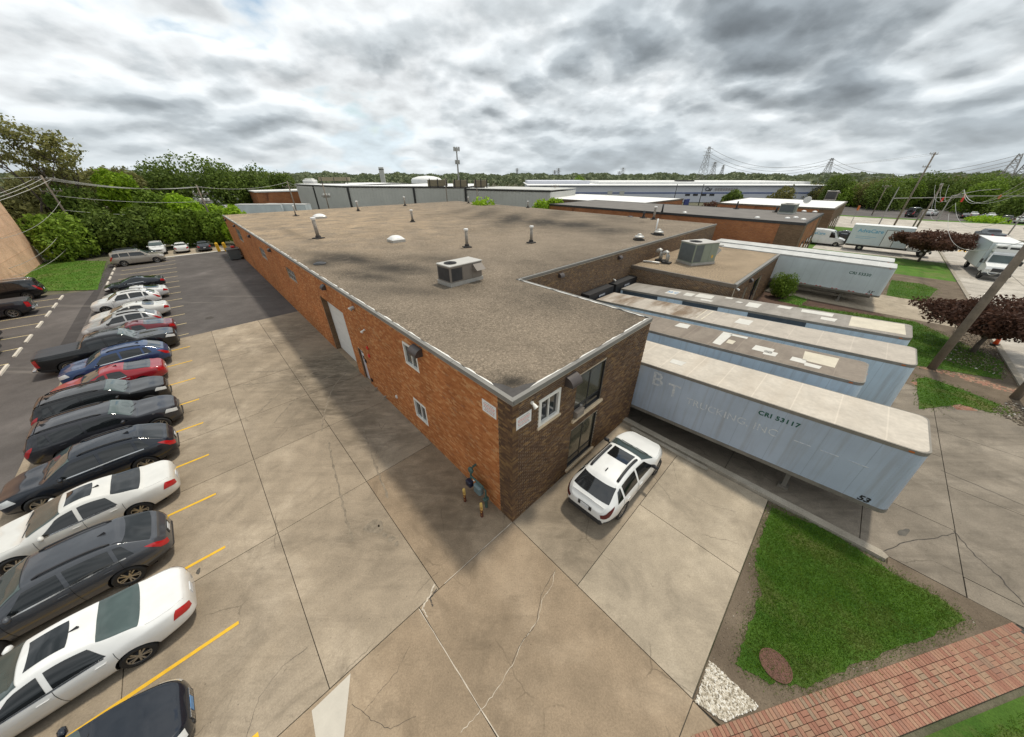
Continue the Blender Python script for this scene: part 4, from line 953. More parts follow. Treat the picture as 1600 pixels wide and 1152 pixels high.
# ---------------------------------------------------------------- low annex
ZA = 4.0
anx = thing('annex_building', 'low brown brick annex with gravel roof beside the trailers', 'building', W(4.2, 31, 0), AD)
FA, FB = Face('a', 23.2), Face('b', 0.0)
brick_wall(anx, FA, 0, 8.4, -1.3, ZA-.14, [], 'brick_dark', 'mortar_dark')
brick_wall(anx, FB, 23.45, 38.6, 0, ZA-.14, [(27.0, 28.0, 0, 2.9), (30.2, 33.0, 0, 2.9)], 'brick_dark', 'mortar_dark')
m = MB(FB); m.box(23.2, 23.45, -.25, -.001, 0, ZA-.15); m.build('wall', ['bricktex_brown'], anx, fixn=True)
m = MB(W); m.box(.02, 8.38, 38.35, 38.6, 0, ZA-.14); m.build('wall', ['bricktex_brown'], anx, fixn=True)
m = MB(W); m.box(.03, 8.38, 23.22, 38.58, ZA-.15, ZA-.01); m.build('roof_deck', ['tar'], anx, fixn=True)
m = MB(W); m.add([(.2, 23.4, ZA+.006), (8.38, 23.4, ZA+.006), (8.38, 38.4, ZA+.006), (.2, 38.4, ZA+.006)], [(0, 3, 2, 1)]); o = m.build('roof', ['annex_gravel'], anx)
if o.data.polygons[0].normal.z < 0: o.data.flip_normals()
for F_, s0, s1 in ((FA, -.07, 8.38), (FB, 23.202, 38.6)):
    s_ = s0
    while s_ < s1-.1:
        e = min(s_+3.0, s1); m = MB(F_); m.box(s_+.005, e-.005, .014, .07, ZA-.22, ZA+.03); m.box(s_+.005, e-.005, -.16, .0135, ZA-.008, ZA+.028); m.build('fascia', ['fascia_dark' if F_ is FA else 'fascia'], anx, fixn=True); s_ = e
for (s0, s1) in ((27.0, 28.0), (30.2, 33.0)):
    o = slide_window(anx, FB, s0, s1, .05, 2.9, 'frame_black', 'glass_dark', .07, -.08, s1-s0 > 1.5, None, 'door')
flood(FB, 23.7, 3.65, 'white security light on the annex near corner', 'pvc_white'); wall_pack(FB, 27.9, 3.35, 'brown lamp above the annex door')
q = MB(W); q.tube([(8.2, 25.0, ZA+.1), (7.4, 25.1, ZA+.15), (6.8, 25.3, ZA+.12)], .09, 8); tag(q.build('roof_pipe', ['galv'], fixn=True), 'short grey duct lying on annex roof beside the wall', 'pipe')
# ---------------------------------------------------------------- things on the roofs
def vent_pipe(a, b, h, label, r=.11, z=ZR, mat='pipe_rust', grp='roof vent pipes', cap=True, base=.32):
    t_ = thing('vent_pipe', label, 'vent pipe', W(a, b, z), random.random()*3, grp)
    m = MB(); m.cbox((0, 0, .05), (base*2, base*2, .10)); m.lathe([(base*.62, .10), (r*1.5, .22), (r*1.3, .30)], n=12); m.build('flashing', ['roof_black'], t_, fixn=True)
    m = MB(); m.lathe([(r, .08), (r, h*.90)], n=14); m.build('stack', [mat], t_, True, fixn=True)
    if cap:
        m = MB(); m.lathe([(r*1.04, h*.86), (r*1.04, h*.90), (r*1.45, h*.905), (r*1.5, h*.96), (r*1.3, h*.985), (0, h)], n=16); m.build('cap', ['pvc_white'], t_, fixn=True)
vent_pipe(32.46, 4.3, 1.95, 'tall grey vent pipe with white cap nearest the long eave', .16, base=.42)
vent_pipe(18.5, 12.29, 1.55, 'white capped vent pipe behind the near rooftop unit', .13)
vent_pipe(16.04, 17.88, 1.5, 'white capped vent pipe in the middle of roof, right of two', .13)
vent_pipe(37.65, 17.52, 1.5, 'white capped vent pipe far behind the skylight domes', .14)
vent_pipe(56.4, 8.0, 1.5, 'thin vent pipe near the far left roof corner', .09)
vent_pipe(57.7, 18.0, 1.6, 'far vent pipe in front of warehouse black rib', .14)
vent_pipe(61.7, 29.0, 1.7, 'far vent pipe in front of pale warehouse wall', .14)
vent_pipe(58.1, 42.4, 1.3, 'small far vent pipe beside green bush tops', .12)
vent_pipe(41.3, 43.9, 1.2, 'small vent pipe by the right bush at roof edge', .12)
vent_pipe(16.25, 43.6, 1.7, 'leaning looking vent pipe by the brick wall at roof edge', .15)
vent_pipe(10.2, 31.0, 1.7, 'slim white vent pipe beside the mushroom vents', .07, cap=False, mat='pvc_white')
def dome(a, b, s, label):
    t_ = thing('skylight', label, 'skylight', W(a, b, ZR), AD, 'roof skylights')
    m = MB(); m.cbox((0, 0, .12), (s, s, .24)); m.build('curb', ['galv'], t_)
    m = MB(); n = 10
    def f(u, v):
        x, y = 2*u-1, 2*v-1; return (x*s*.5, y*s*.5, .245+.34*(1-abs(x)**2.4)**.6*(1-abs(y)**2.4)**.6)
    m.grid(f, n, n); m.build('dome', ['dome'], t_, True)
dome(25.4, 9.1, 1.25, 'white bubble skylight in the middle of the gravel roof'); dome(51.1, 9.85, 1.5, 'farther white bubble skylight behind the tall vent pipe')
def mush(a, b, label, z=ZR):
    t_ = thing('mushroom_vent', label, 'roof vent', W(a, b, z), 0, 'mushroom roof vents')
    m = MB(); m.cbox((0, 0, .07), (.85, .85, .14)); m.build('base', ['roof_black'], t_)
    m = MB(); m.lathe([(.30, .12), (.30, .24), (.46, .26), (.46, .34), (.36, .42), (.20, .45), (.20, .56), (.10, .62), (0, .63)], n=18); m.build('hood', ['galv'], t_, True)
mush(9.75, 26.5, 'nearer mushroom vent at the roof edge above the docks'); mush(9.75, 30.8, 'farther mushroom vent at the roof edge above the docks')
for (u, v, lb) in ((500, 413, 'dark roof drain in the stained patch by the eave'), (985, 339, 'small black roof hatch by the neighbouring brick wall')):
    a, b = ab(u, v, ZR); m = MB(); m.lathe([(.42, .0), (.42, .05), (.25, .12), (0, .14)], n=14); o = m.build('roof_drain', ['black_metal'], origin=(0, 0, 0)); o.location = W(a, b, ZR+.005); tag(o, lb, 'roof drain')
def rooftop_unit(loc, rz, L, Wd, Hh, label, kind):
    t_ = thing('rooftop_unit', label, 'air conditioner', loc, rz)
    body, top = ('ac_tan', 'ac_top') if kind == 'tan' else ('ac_green', 'ac_top')
    m = MB(); m.box(-L/2-.05, L/2+.05, -Wd/2-.05, Wd/2+.05, .02, .22); m.build('curb', ['galv'], t_)
    m = MB(); m.box(-L/2, L/2, -Wd/2, Wd/2, .22, Hh-.04); m.build('cabinet', [body], t_)
    m = MB(); m.cbox((0, 0, Hh), (L+.08, Wd+.08, .08), bev=.02); tp = m.build('top', [top], t_)
    fx = -L/2+Wd*.42
    m = MB(); m.lathe([(.0, .045), (Wd*.30, .045), (Wd*.30, .055), (.0, .055)], (fx, 0, Hh), 20); m.build('fan_opening', ['ac_dark'], t_)
    m = MB()
    for k in range(4): m.lathe([(Wd*(.08+.07*k), .06), (Wd*(.08+.07*k)+.012, .06), (Wd*(.08+.07*k)+.012, .075), (Wd*(.08+.07*k), .075)], (fx, 0, Hh), 20, close=True)
    for k in range(3): a_ = k*math.pi/3; m.tube([(fx-math.cos(a_)*Wd*.30, -math.sin(a_)*Wd*.30, Hh+.07), (fx+math.cos(a_)*Wd*.30, math.sin(a_)*Wd*.30, Hh+.07)], .008, 5)
    m.build('fan_guard', ['black_metal'], t_)
    m = MB(); m.box(-L/2-.012, -L/2, -Wd/2+.08, Wd/2-.08, .30, Hh-.12); m.build('coil', ['ac_dark' if kind == 'tan' else 'ac_fin'], t_)
    for sy in (-1, 1):
        m = MB(); m.box(-L/2+.10, -L/2+L*.36, sy*Wd/2, sy*(Wd/2+.012), .30, Hh-.12); m.build('coil', ['ac_dark' if kind == 'tan' else 'ac_fin'], t_)
        m = MB(); m.box(-L/2+L*.38, -L/2+L*.66, sy*Wd/2, sy*(Wd/2+.015), .28, Hh-.10); m.build('access_panel', [body], t_)
        m = MB(); m.box(-L/2+L*.68, L/2-.04, sy*Wd/2, sy*(Wd/2+.012), .28, Hh-.10); m.build('access_panel', [body], t_)
    m = MB()
    if kind == 'tan': vs = [(L/2-L*.30, -Wd/2-.015, Hh-.08), (L/2-.02, -Wd/2-.015, Hh-.08), (L/2-.02, -Wd/2-.40, Hh-.42), (L/2-L*.30, -Wd/2-.40, Hh-.42), (L/2-L*.30, -Wd/2-.015, Hh-.50), (L/2-.02, -Wd/2-.015, Hh-.50)]
    else: vs = [(L/2+.01, -Wd/2+.05, Hh*.80), (L/2+.01, Wd/2-.05, Hh*.80), (L/2+.55, Wd/2-.05, Hh*.62), (L/2+.55, -Wd/2+.05, Hh*.62), (L/2+.01, -Wd/2+.05, Hh*.35), (L/2+.01, Wd/2-.05, Hh*.35)]
    m.add(vs, [(0, 1, 2, 3), (3, 2, 5, 4), (0, 3, 4), (1, 5, 2)]); m.build('rain_hood', [body if kind == 'tan' else 'ac_top'], t_, fixn=True)
    if kind != 'tan':
        m = MB(); m.box(L/2, L/2+.7, -Wd/2+.1, Wd/2-.1, Hh*.82, Hh*.86); m.build('hood_top', ['ac_top'], t_)
        m = MB(); m.box(L*.30, L*.36, -Wd/2-.016, -Wd/2-.012, .55, .8); m.build('warning_label', ['yellow_paint'], t_)
    return t_
p0, p1 = Vector(W(*ab(705, 450, ZR), ZR)), Vector(W(*ab(757, 436, ZR), ZR)); ex = (p1-p0).normalized(); ang = math.atan2(ex.y, ex.x); ey = Vector((-ex.y, ex.x, 0))
rooftop_unit(p0+ex*1.18+ey*.62, ang, 2.3, 1.2, 1.12, 'tan rooftop air conditioner with dark coils on the gravel roof', 'tan')
rooftop_unit(Vector(W(4.75, 28.3, ZA)), math.atan2(BY, BX)-.45, 2.6, 1.75, 1.85, 'large sage green air conditioning unit on the annex roof', 'green')
for i, (u, v, lb) in enumerate(((1031, 408, 'farther curved gooseneck vent on the annex roof'), (1041, 412, 'nearer curved gooseneck vent on the annex roof'))):
    t_ = thing('gooseneck_vent', lb, 'roof vent', W(*ab(u, v, ZA), ZA), 2.4, 'gooseneck vents'); m = MB(); m.cbox((0, 0, .08), (.75, .6, .16)); m.build('base', ['roof_black'], t_)
    m = MB(); m.tube([(0, 0, .1), (0, 0, .75), (.06, 0, .92), (.22, 0, 1.0), (.38, 0, .92), (.42, 0, .75)], .16, 10); m.build('duct', ['galv'], t_, True)
# ---------------------------------------------------------------- semi trailers
def m_trailer(key, col, name, streak=(.27, .25, .23), amt=.5):
    t = NT(name); v = t.coord('Object'); sep = t.n('ShaderNodeSeparateXYZ'); t.L.new(v, sep.inputs[0])
    big = t.noise(v, .5, 5, .6); c = t.mix(t.mr(big, .3, .7), tuple(k*.88 for k in col), tuple(min(1, k*1.08) for k in col))
    dr = t.noise(v, 1.4, 5, .7, stretch=(3.0, 3.0, .16)); c = t.mix(t.mr(dr, .48, .75, 0, amt), c, streak)
    sc = t.noise(v, 5, 5, .75); c = t.mix(t.mr(sc, .68, .78, 0, .6), c, tuple(min(1, k*1.45) for k in col))
    # upright sheet seams every 1.22 m and rivet rows
    fx = t.math('PINGPONG', sep.outputs[0], .61); seam = t.mr(fx, .004, .012, 1, 0); c = t.mix(t.math('MULTIPLY', seam, .55), c, tuple(k*.6 for k in col))
    rx = t.mr(t.math('PINGPONG', t.math('ADD', sep.outputs[0], .0), .305), .006, .016, 1, 0); rz = t.mr(t.math('PINGPONG', sep.outputs[2], .05), .008, .02, 1, 0); riv = t.math('MULTIPLY', rx, rz)
    c = t.mix(t.math('MULTIPLY', riv, .55), c, tuple(k*.72 for k in col))
    t.col(c); t.bump(t.math('ADD', riv, t.math('MULTIPLY', t.noise(v, 1.2, 3), 1.5)), .25, .01); t.set(rough=.42, spec=.5); MAT[key] = t.m
m_trailer('tr_blue', (.42, .485, .575), 'faded_blue_sheet'); m_trailer('tr_sky', (.50, .60, .675), 'pale_blue_sheet'); m_trailer('tr_white', (.58, .63, .64), 'white_trailer_sheet', amt=.12)
def m_troof(key, col, stains, name, amt=.6, band=0.):
    t = NT(name); v = t.coord('Object'); n1 = t.noise(v, .8, 6, .65, .4); n2 = t.noise(v, 6, 5, .7)
    c = t.mix(t.mr(n1, .3, .7), tuple(k*.82 for k in col), tuple(min(1, k*1.1) for k in col)); c = t.mix(1., c, t.grey(t.mr(n2, .2, .8, .85, 1.15)), 'MULTIPLY')
    sep = t.n('ShaderNodeSeparateXYZ'); t.L.new(v, sep.inputs[0])
    s_ = t.noise(v, 1.1, 5, .6, .3, stretch=(1.0, .28, 1)); s_ = t.mr(s_, .46, .66, 0, amt)
    if band: s_ = t.math('MULTIPLY', s_, t.mr(sep.outputs[0], band-2., band+1.5))
    c = t.mix(s_, c, stains)
    sm = t.mr(t.math('PINGPONG', sep.outputs[0], .61), .008, .03, 1, 0); c = t.mix(t.math('MULTIPLY', sm, .30), c, tuple(min(1, k*1.4) for k in col))
    t.col(c); t.set(rough=.75, spec=.3); MAT[key] = t.m
m_troof('roof_cream', (.53, .475, .40), (.42, .35, .27), 'cream_trailer_roof', .35)
m_troof('roof_brown', (.24, .20, .16), (.13, .10, .08), 'grey_brown_trailer_roof', .5)
m_troof('roof_rust', (.44, .39, .33), (.16, .105, .06), 'rust_streaked_trailer_roof', .9, 8.6)
m_troof('roof_taupe', (.26, .235, .205), (.40, .37, .33), 'taupe_trailer_roof', .5)
m_troof('roof_chalk', (.52, .52, .50), (.42, .41, .39), 'chalky_trailer_roof', .3)
simple('patch_white', (.56, .54, .49), .65, var=.07, vs=2); simple('patch_cream', (.54, .485, .38), .7, var=.10, vs=2); simple('rail', (.20, .18, .15), .6, var=.2, vs=1.5); simple('rail_light', (.42, .42, .40), .55, var=.12)
simple('tape_dark', (.045, .06, .075), .6, var=.2); simple('letter_green', (.01, .085, .055), .6, var=.05); simple('letter_ghost', (.64, .655, .66), .6, var=.08, vs=5, dirt=((.44, .49, .56), .46, .60)); simple('letter_black', (.02, .02, .02), .6, var=.1); simple('letter_blue', (.05, .22, .45), .5, var=.05); simple('letter_teal', (.10, .38, .58), .5, var=.04)
simple('amber', (.45, .12, .02), .4, var=.1)
def trailer(a0, b0, L, wd, label, side, roofm, rail='rail', tilt=True, hgt=2.72, patches=(), sides_text=(), round_=.28, zb=None, rz_extra=0.):
    """nose at a0 towards the street; x runs back to the dock, y grows with b"""
    slope = math.atan(.066) if tilt else 0.
    z0 = 1.08 if zb is None else zb
    t_ = thing('semi_trailer', label, 'trailer', W(a0, b0, 0), 0)
    # local frame: x = +a (back), y = +b, both read off the site frame; keep it rigid
    ang = AD+rz_extra
    t_.rotation_mode = 'XYZ'; M_ = Matrix.Rotation(ang, 4, 'Z') @ Matrix.Rotation(slope, 4, 'Y') @ Matrix.Scale(-1, 4, Vector((0, 1, 0)))
    def T(x, y, z): return tuple((Matrix.Rotation(slope, 3, 'Y') @ Vector((x, -y, z))))
    t_.rotation_euler = (0, 0, ang)
    def part(nm, mat, fn, par=t_, sm=False):
        m = MB(); fn(m); m.v = [T(*p) for p in m.v]; return m.build(nm, [mat], par, sm, fixn=True)
    # plan outline with rounded nose corners
    r = round_; n = 5; out = []
    for k in range(n+1): an = math.pi/2*k/n; out.append((r-r*math.cos(an), r-r*math.sin(an)))
    out = [(x, y) for x, y in out]+[(L, 0), (L, wd)]+[(r-r*math.cos(math.pi/2*k/n), wd-r+r*math.sin(math.pi/2*k/n)) for k in range(n, -1, -1)]
    zt = z0+hgt
    def inset(d): cx_, cy_ = L/2, wd/2; return [(cx_+(x-cx_)*(1-d/(L/2)), cy_+(y-cy_)*(1-d/(wd/2))) for x, y in out]
    part('body', side, lambda m: m.prism(inset(.012), z0+.16, zt-.14))
    part('bottom_rail', 'rail', lambda m: m.prism(out, z0, z0+.155))
    part('top_rail', rail, lambda m: m.prism(out, zt-.135, zt))
    rf = MB(); P1 = inset(.05); P2 = inset(.22); k = len(P1)
    rf.add([(x, y, zt+.002) for x, y in P1]+[(x, y, zt+.035) for x, y in P2], [(i, (i+1) % k, k+(i+1) % k, k+i) for i in range(k)]+[tuple(range(k, 2*k))]); rf.v = [T(*p) for p in rf.v]; rf = rf.build('roof', [roofm], t_, fixn=True)
    for (x0, x1, y0, y1, mt) in patches:
        part('roof_patch', mt, lambda m: m.prism([(x0+jit(.06), y0+jit(.04)), (x1+jit(.06), y0+jit(.04)), (x1+jit(.06), y1+jit(.04)), (x0+jit(.06), y1+jit(.04))], zt+.034, zt+.043), rf)
    # rear doors, undercarriage
    for j in range(2): part('rear_door', side, lambda m: m.box(L+.0, L+.04, .06+j*wd/2, wd/2-.03+j*wd/2, z0+.2, zt-.2))
    for y in (.35, wd-.35): part('frame_rail', 'rail', lambda m: m.box(.6, L-.1, y-.06, y+.06, z0-.22, z0-.004))
    for y in (.5, wd-.5):
        def leg(m): m.box(2.55, 2.7, y-.07, y+.07, .12, z0-.0); m.box(2.45, 2.8, y-.14, y+.14, .02, .12); m.tube([(2.62, y, .75), (3.5, y, z0-.05)], .03, 6)
        part('landing_leg', 'rail', leg)
    part('landing_brace', 'rail', lambda m: (m.tube([(2.62, .5, .35), (2.62, wd-.5, z0-.2)], .035, 6), m.tube([(2.62, wd-.5, .35), (2.62, .5, z0-.2)], .035, 6)))
    for xw in (L-3.6, L-2.35):
        for y in (.28, wd-.28): w_ = part('wheel', 'rubber', lambda m: m.lathe([(.2, -.24), (.46, -.25), (.52, -.2), (.52, .2), (.46, .25), (.2, .24)], (xw, y, .52), 20, 0, 'y', True)); part('hub', 'rail_light', lambda m: m.lathe([(.0, -.1), (.2, -.1), (.21, .1), (0, .12)], (xw, y, .52), 14, 0, 'y'), w_)
        part('axle', 'rail', lambda m: m.tube([(xw, .3, .52), (xw, wd-.3, .52)], .07, 8))
    for y in (.25, wd-.25): part('mud_flap', 'rubber', lambda m: m.box(L-1.55, L-1.53, y-.22, y+.22, .2, z0-.1))
    for y in (-.006, wd*.5, wd): part('marker_lamp', 'amber', lambda m: m.box(.33 if y != wd*.5 else -.02, .45 if y != wd*.5 else .0, y-.008 if y != wd*.5 else y-.06, y+.014 if y != wd*.5 else y+.06, zt-.10, zt-.05))
    for (txt, x, z, size, mt, kw) in sides_text:                     # lettering on the near side, reading from dock to street
        me = text_mesh(txt, size, **kw); me.materials.append(MAT[mt]); 
        co = np.zeros(len(me.vertices)*3); me.vertices.foreach_get('co', co); co = co.reshape(-1, 3)
        new = np.array([T(x-c[0], .012-.006-c[2], z+c[1]) for c in co]); me.vertices.foreach_set('co', new.reshape(-1)); me.update(); o = bpy.data.objects.new('lettering', me); COL.objects.link(o); o.parent = t_; o['kind'] = 'stuff' if len(txt) > 6 else ''
        if not o['kind']: del o['kind']
    return t_, part, rf
t1, part1, rf1 = trailer(-9.32, 8.90, 16.6, 2.62, 'grey blue trailer with cream roof and faded lettering, nearest the crossover', 'tr_blue', 'roof_cream',
    patches=((7.6, 8.15, .75, 1.25, 'patch_white'),),
    sides_text=(('B', 8.55, 2.90-.05, 1.0, 'letter_ghost', dict(bold=.01)), ('T', 7.75, 2.55, .95, 'letter_ghost', dict(bold=.008)), ('TRUCKING, INC', 6.85, 2.48, .46, 'letter_ghost', dict(spacing=1.02)), ('CRI 53117', 4.25, 3.20, .26, 'letter_green', dict(bold=.008, spacing=1.15)), ('53', .80, 1.28, .30, 'letter_black', dict(bold=.012, shear=.2))))
def tape(part, x, w): part('tape', 'patch_white', lambda m: m.box(x, x+w, -.004, .011, 1.26, 1.40))
part1('number_plate', 'patch_white', lambda m: m.box(.02+.27, .0+.72-.30, .0, .0102, 1.22, 1.55)) if False else None
for k in range(3): part1('old_stripe', 'letter_ghost', lambda m: m.box(.95+k*.75, 1.45+k*.75, .0, .0103, 2.62, 2.65))
trailer(-7.7, 12.7, 14.7, 2.5, 'shorter trailer with brown roof and white patches beside the cream one', 'tr_sky', 'roof_brown',
    patches=((1.0, 2.15, .9, 2.1, 'patch_cream'), (2.0, 2.5, .5, 1.0, 'patch_white'), (1.45, 1.95, .35, .7, 'patch_white'), (3.3, 4.1, .7, 1.4, 'patch_white'), (3.1, 3.6, .5, 1.0, 'patch_white'), (5.35, 5.75, .3, 2.3, 'patch_white'), (4.95, 5.25, .8, 1.3, 'patch_cream'), (4.6, 5.4, 2.0, 2.25, 'patch_white'), (7.5, 8.1, 1.5, 2.2, 'patch_white')))
trailer(-9.25, 16.3, 16.5, 2.59, 'blue trailer with rust streaked roof, third from the crossover', 'tr_sky', 'roof_rust', patches=((6.6, 7.3, .9, 1.9, 'patch_white'), (8.9, 9.0, .2, 2.4, 'patch_cream'), (9.25, 9.33, .2, 2.4, 'patch_cream')))
t4, part4, rf4 = trailer(-9.2, 20.2, 16.5, 2.59, 'trailer with many roof patches backed in beside the annex wall', 'tr_sky', 'roof_taupe',
    patches=((.3, 2.4, .3, 2.3, 'patch_cream'), (3.3, 4.8, 1.5, 2.2, 'patch_white'), (3.0, 3.7, .6, 1.2, 'patch_white'), (5.3, 6.0, 1.7, 2.2, 'patch_white'), (6.9, 7.6, .8, 1.8, 'patch_white'), (8.0, 8.3, 1.3, 1.6, 'patch_white'), (8.7, 9.2, 1.9, 2.3, 'patch_white'), (9.6, 10.4, .4, .8, 'patch_white'), (9.9, 11.0, 1.1, 2.1, 'patch_white'), (11.2, 11.8, .9, 1.8, 'patch_white'), (12.2, 13.1, .7, 1.8, 'patch_white')))
for (x0, x1) in ((13.3, 16.3), (9.0, 11.4), (4.2, 7.2)): part4('side_tape', 'tape_dark', lambda m: m.box(x0, x1, -.004, .011, 3.4, 3.66))
me = text_mesh('53 C', .42, bold=.012); me.materials.append(MAT['letter_blue']); sl = math.atan(.066); co = np.zeros(len(me.vertices)*3); me.vertices.foreach_get('co', co); co = co.reshape(-1, 3)
new = np.array([tuple(Matrix.Rotation(sl, 3, 'Y') @ Vector((13.05-c[0]*.95, -(1.02+c[1]*1.3), 1.08+2.72+.047+c[2]))) for c in co]); me.vertices.foreach_set('co', new.reshape(-1)); o = bpy.data.objects.new('lettering', me); COL.objects.link(o); o.parent = rf4
red_marks = []
t5, part5, rf5 = trailer(-8.5, 40.15, 16.0, 2.59, 'white trailer with red reflector dashes beside the round green shrub', 'tr_white', 'roof_chalk', 'rail_light', tilt=False, sides_text=(('CRI 53330', 2.85, 2.82, .34, 'letter_green', dict(bold=.006, spacing=1.05)), ("53'", .95, 1.35, .34, 'letter_black', dict(bold=.006, shear=.2))))
for k in range(6):
    for j, mt in ((0, 'red_paint'), (1, 'patch_white'), (2, 'red_paint')): part5('reflector', mt, lambda m: m.box(.55+k*1.25+j*.16, .69+k*1.25+j*.16, .0, .0105, 1.245, 1.30))
part5('corner_reflector', 'red_paint', lambda m: m.box(-.006, .004, .30, .42, 1.3, 1.9))
trailer(-8.35, 43.4, 16.0, 2.5, 'white trailer behind the one with red reflector dashes', 'tr_white', 'roof_chalk', 'rail_light', tilt=False)
# dock seals
for (b0, lb) in ((15.55, 'black padded dock seal at the rust streaked trailer'), (19.55, 'black padded dock seal at the patched trailer by the annex')):
    d_ = thing('dock_seal', lb, 'dock seal', W(8.0, b0+1.9, -1.1), AD, 'dock seals')
    def dp(nm, mat, *bx): m = MB(W); m.box(*bx); return m.build(nm, [mat], d_, fixn=True)
    dp('head_pad', 'plastic_dark', 7.65, 8.385, b0, b0+3.6, 2.35, 3.15); dp('side_pad', 'plastic_dark', 7.75, 8.384, b0, b0+.42, -1.1, 2.345); dp('side_pad', 'plastic_dark', 7.75, 8.384, b0+3.18, b0+3.6, -1.1, 2.345)
    sg = dp('name_plate', 'dark_blue', 7.635, 7.648, b0+1.35, b0+2.35, 2.62, 2.92); m = MB(W); q = b0+1.45
    for w_ in (.22, .1, .14, .12, .1): m.box(7.630, 7.634, q, q+w_, 2.70, 2.84); q += w_+.04
    m.build('print', ['letter_ghost'], sg, fixn=True)
for (b0) in (9.0, 12.4):
    pass
# ---------------------------------------------------------------- cars: one lofted shell, every pane and lamp a patch of it
def pchip(pts):
    xs = [p[0] for p in pts]; ys = [p[1] for p in pts]; n = len(xs); h = [xs[i+1]-xs[i] for i in range(n-1)]; d = [(ys[i+1]-ys[i])/h[i] for i in range(n-1)]; m = [0.]*n
    m[0], m[-1] = d[0], d[-1]
    for i in range(1, n-1):
        if d[i-1]*d[i] > 0: w1, w2 = 2*h[i]+h[i-1], h[i]+2*h[i-1]; m[i] = (w1+w2)/(w1/d[i-1]+w2/d[i])
    def f(x):
        if x <= xs[0]: return ys[0]
        if x >= xs[-1]: return ys[-1]
        i = max(k for k in range(n-1) if xs[k] <= x); t = (x-xs[i])/h[i]
        return (2*t**3-3*t*t+1)*ys[i]+(t**3-2*t*t+t)*h[i]*m[i]+(-2*t**3+3*t*t)*ys[i+1]+(t**3-t*t)*h[i]*m[i+1]
    return f
def m_paint(name, col, flake=.0, rough=.36):
    t = NT(name); v = t.coord('Object'); n = t.noise(v, 1.5, 4, .6); c = t.mix(t.mr(n, .3, .7), tuple(k*.92 for k in col), tuple(min(1, k*1.06) for k in col))
    sep = t.n('ShaderNodeSeparateXYZ'); t.L.new(v, sep.inputs[0])
    du = t.math('MULTIPLY', t.mr(sep.outputs[2], .2, .55, .4, 0), t.mr(t.noise(v, 4, 5, .7), .3, .7)); c = t.mix(du, c, (.16, .135, .105))
    t.col(c); t.set(rough=rough, metal=flake*.5, coat=1.0, coatr=.02, spec=.2); MAT[name] = t.m
for nm, c, fl in (('paint_white', (.74, .74, .72), 0), ('paint_pearl', (.66, .65, .61), .0), ('paint_grey', (.060, .065, .075), .35), ('paint_navy', (.008, .012, .020), .1), ('paint_black', (.005, .005, .006), .0),
                  ('paint_graphite', (.024, .025, .031), .3), ('paint_red', (.30, .012, .022), .2), ('paint_maroon', (.14, .008, .014), .2), ('paint_blue', (.022, .052, .14), .35), ('paint_silver', (.46, .46, .45), .5), ('paint_beige', (.36, .33, .28), .35)): m_paint(nm, c, fl)
simple('chrome', (.62, .62, .62), .18, metal=1., var=.03); simple('rim_silver', (.40, .39, .37), .32, metal=.85, var=.08); simple('rim_dark', (.03, .03, .032), .5, var=.1); simple('lamp_red', (.42, .008, .012), .18, var=.12, coat=.6); simple('lamp_clear', (.62, .63, .62), .12, var=.1, coat=.6); simple('lamp_dark', (.10, .012, .014), .2, var=.2); simple('seam', (.006, .006, .006), .8, var=.1); simple('plate', (.62, .64, .66), .5, var=.05); simple('plate_blue', (.12, .26, .48), .5, var=.05); simple('well', (.008, .008, .008), .9, var=.1)
simple('sticker', (.75, .16, .04), .6, var=.1); simple('tonneau', (.035, .038, .044), .45, var=.1)
TYPES = {
 'saloon':   dict(L=4.95, hw=.92, zn=.78, xc=1.15, zc=.98, xr=.20, zr=1.385, zm=1.47, xk=-.90, zk=1.375, xd=-1.72, zd=1.09, zt=1.06, belt=.92, wb=2.80, wr=.335, doors=2, tail='wide'),
 'coupe':    dict(L=4.80, hw=.93, zn=.74, xc=1.05, zc=.95, xr=.15, zr=1.34, zm=1.40, xk=-.75, zk=1.33, xd=-1.95, zd=1.02, zt=.99, belt=.90, wb=2.82, wr=.345, doors=2, tail='wide'),
 'crossover':dict(L=4.62, hw=.94, zn=.94, xc=1.12, zc=1.10, xr=.32, zr=1.58, zm=1.64, xk=-1.42, zk=1.545, xd=-2.17, zd=1.10, zt=1.02, belt=1.04, tb=.48, wb=2.68, wr=.365, doors=3, tail='hatch', rails=True),
 'compact':  dict(L=4.48, hw=.91, zn=.88, xc=1.12, zc=1.05, xr=.26, zr=1.50, zm=1.585, xk=-1.36, zk=1.49, xd=-2.10, zd=1.05, zt=.97, belt=1.00, tb=.52, wb=2.66, wr=.35, doors=3, tail='hatch', rails=True, dark_trim=True),
 'offroad':  dict(L=4.85, hw=.97, zn=1.06, xc=1.08, zc=1.18, xr=.35, zr=1.70, zm=1.76, xk=-1.85, zk=1.69, xd=-2.30, zd=1.18, zt=1.05, belt=1.13, wb=2.91, wr=.385, doors=3, tail='hatch', rails=True),
 'estate':   dict(L=5.45, hw=1.0, zn=1.10, xc=1.35, zc=1.22, xr=.60, zr=1.80, zm=1.86, xk=-2.35, zk=1.80, xd=-2.66, zd=1.20, zt=1.05, belt=1.18, wb=3.30, wr=.39, doors=3, tail='hatch', rails=True),
 'van':      dict(L=5.95, hw=1.02, zn=1.12, xc=2.05, zc=1.36, xr=1.05, zr=2.52, zm=2.70, xk=-2.70, zk=2.62, xd=-2.92, zd=1.5, zt=1.2, belt=1.34, wb=3.70, wr=.36, doors=1, tail='hatch', tb=.13),
 'pickup':   dict(L=5.85, hw=1.0, zn=1.14, xc=1.30, zc=1.26, xr=.62, zr=1.84, zm=1.90, xk=-.72, zk=1.82, xd=-1.08, zd=1.38, zt=1.34, belt=1.20, wb=3.65, wr=.41, doors=2, tail='bed'),
}
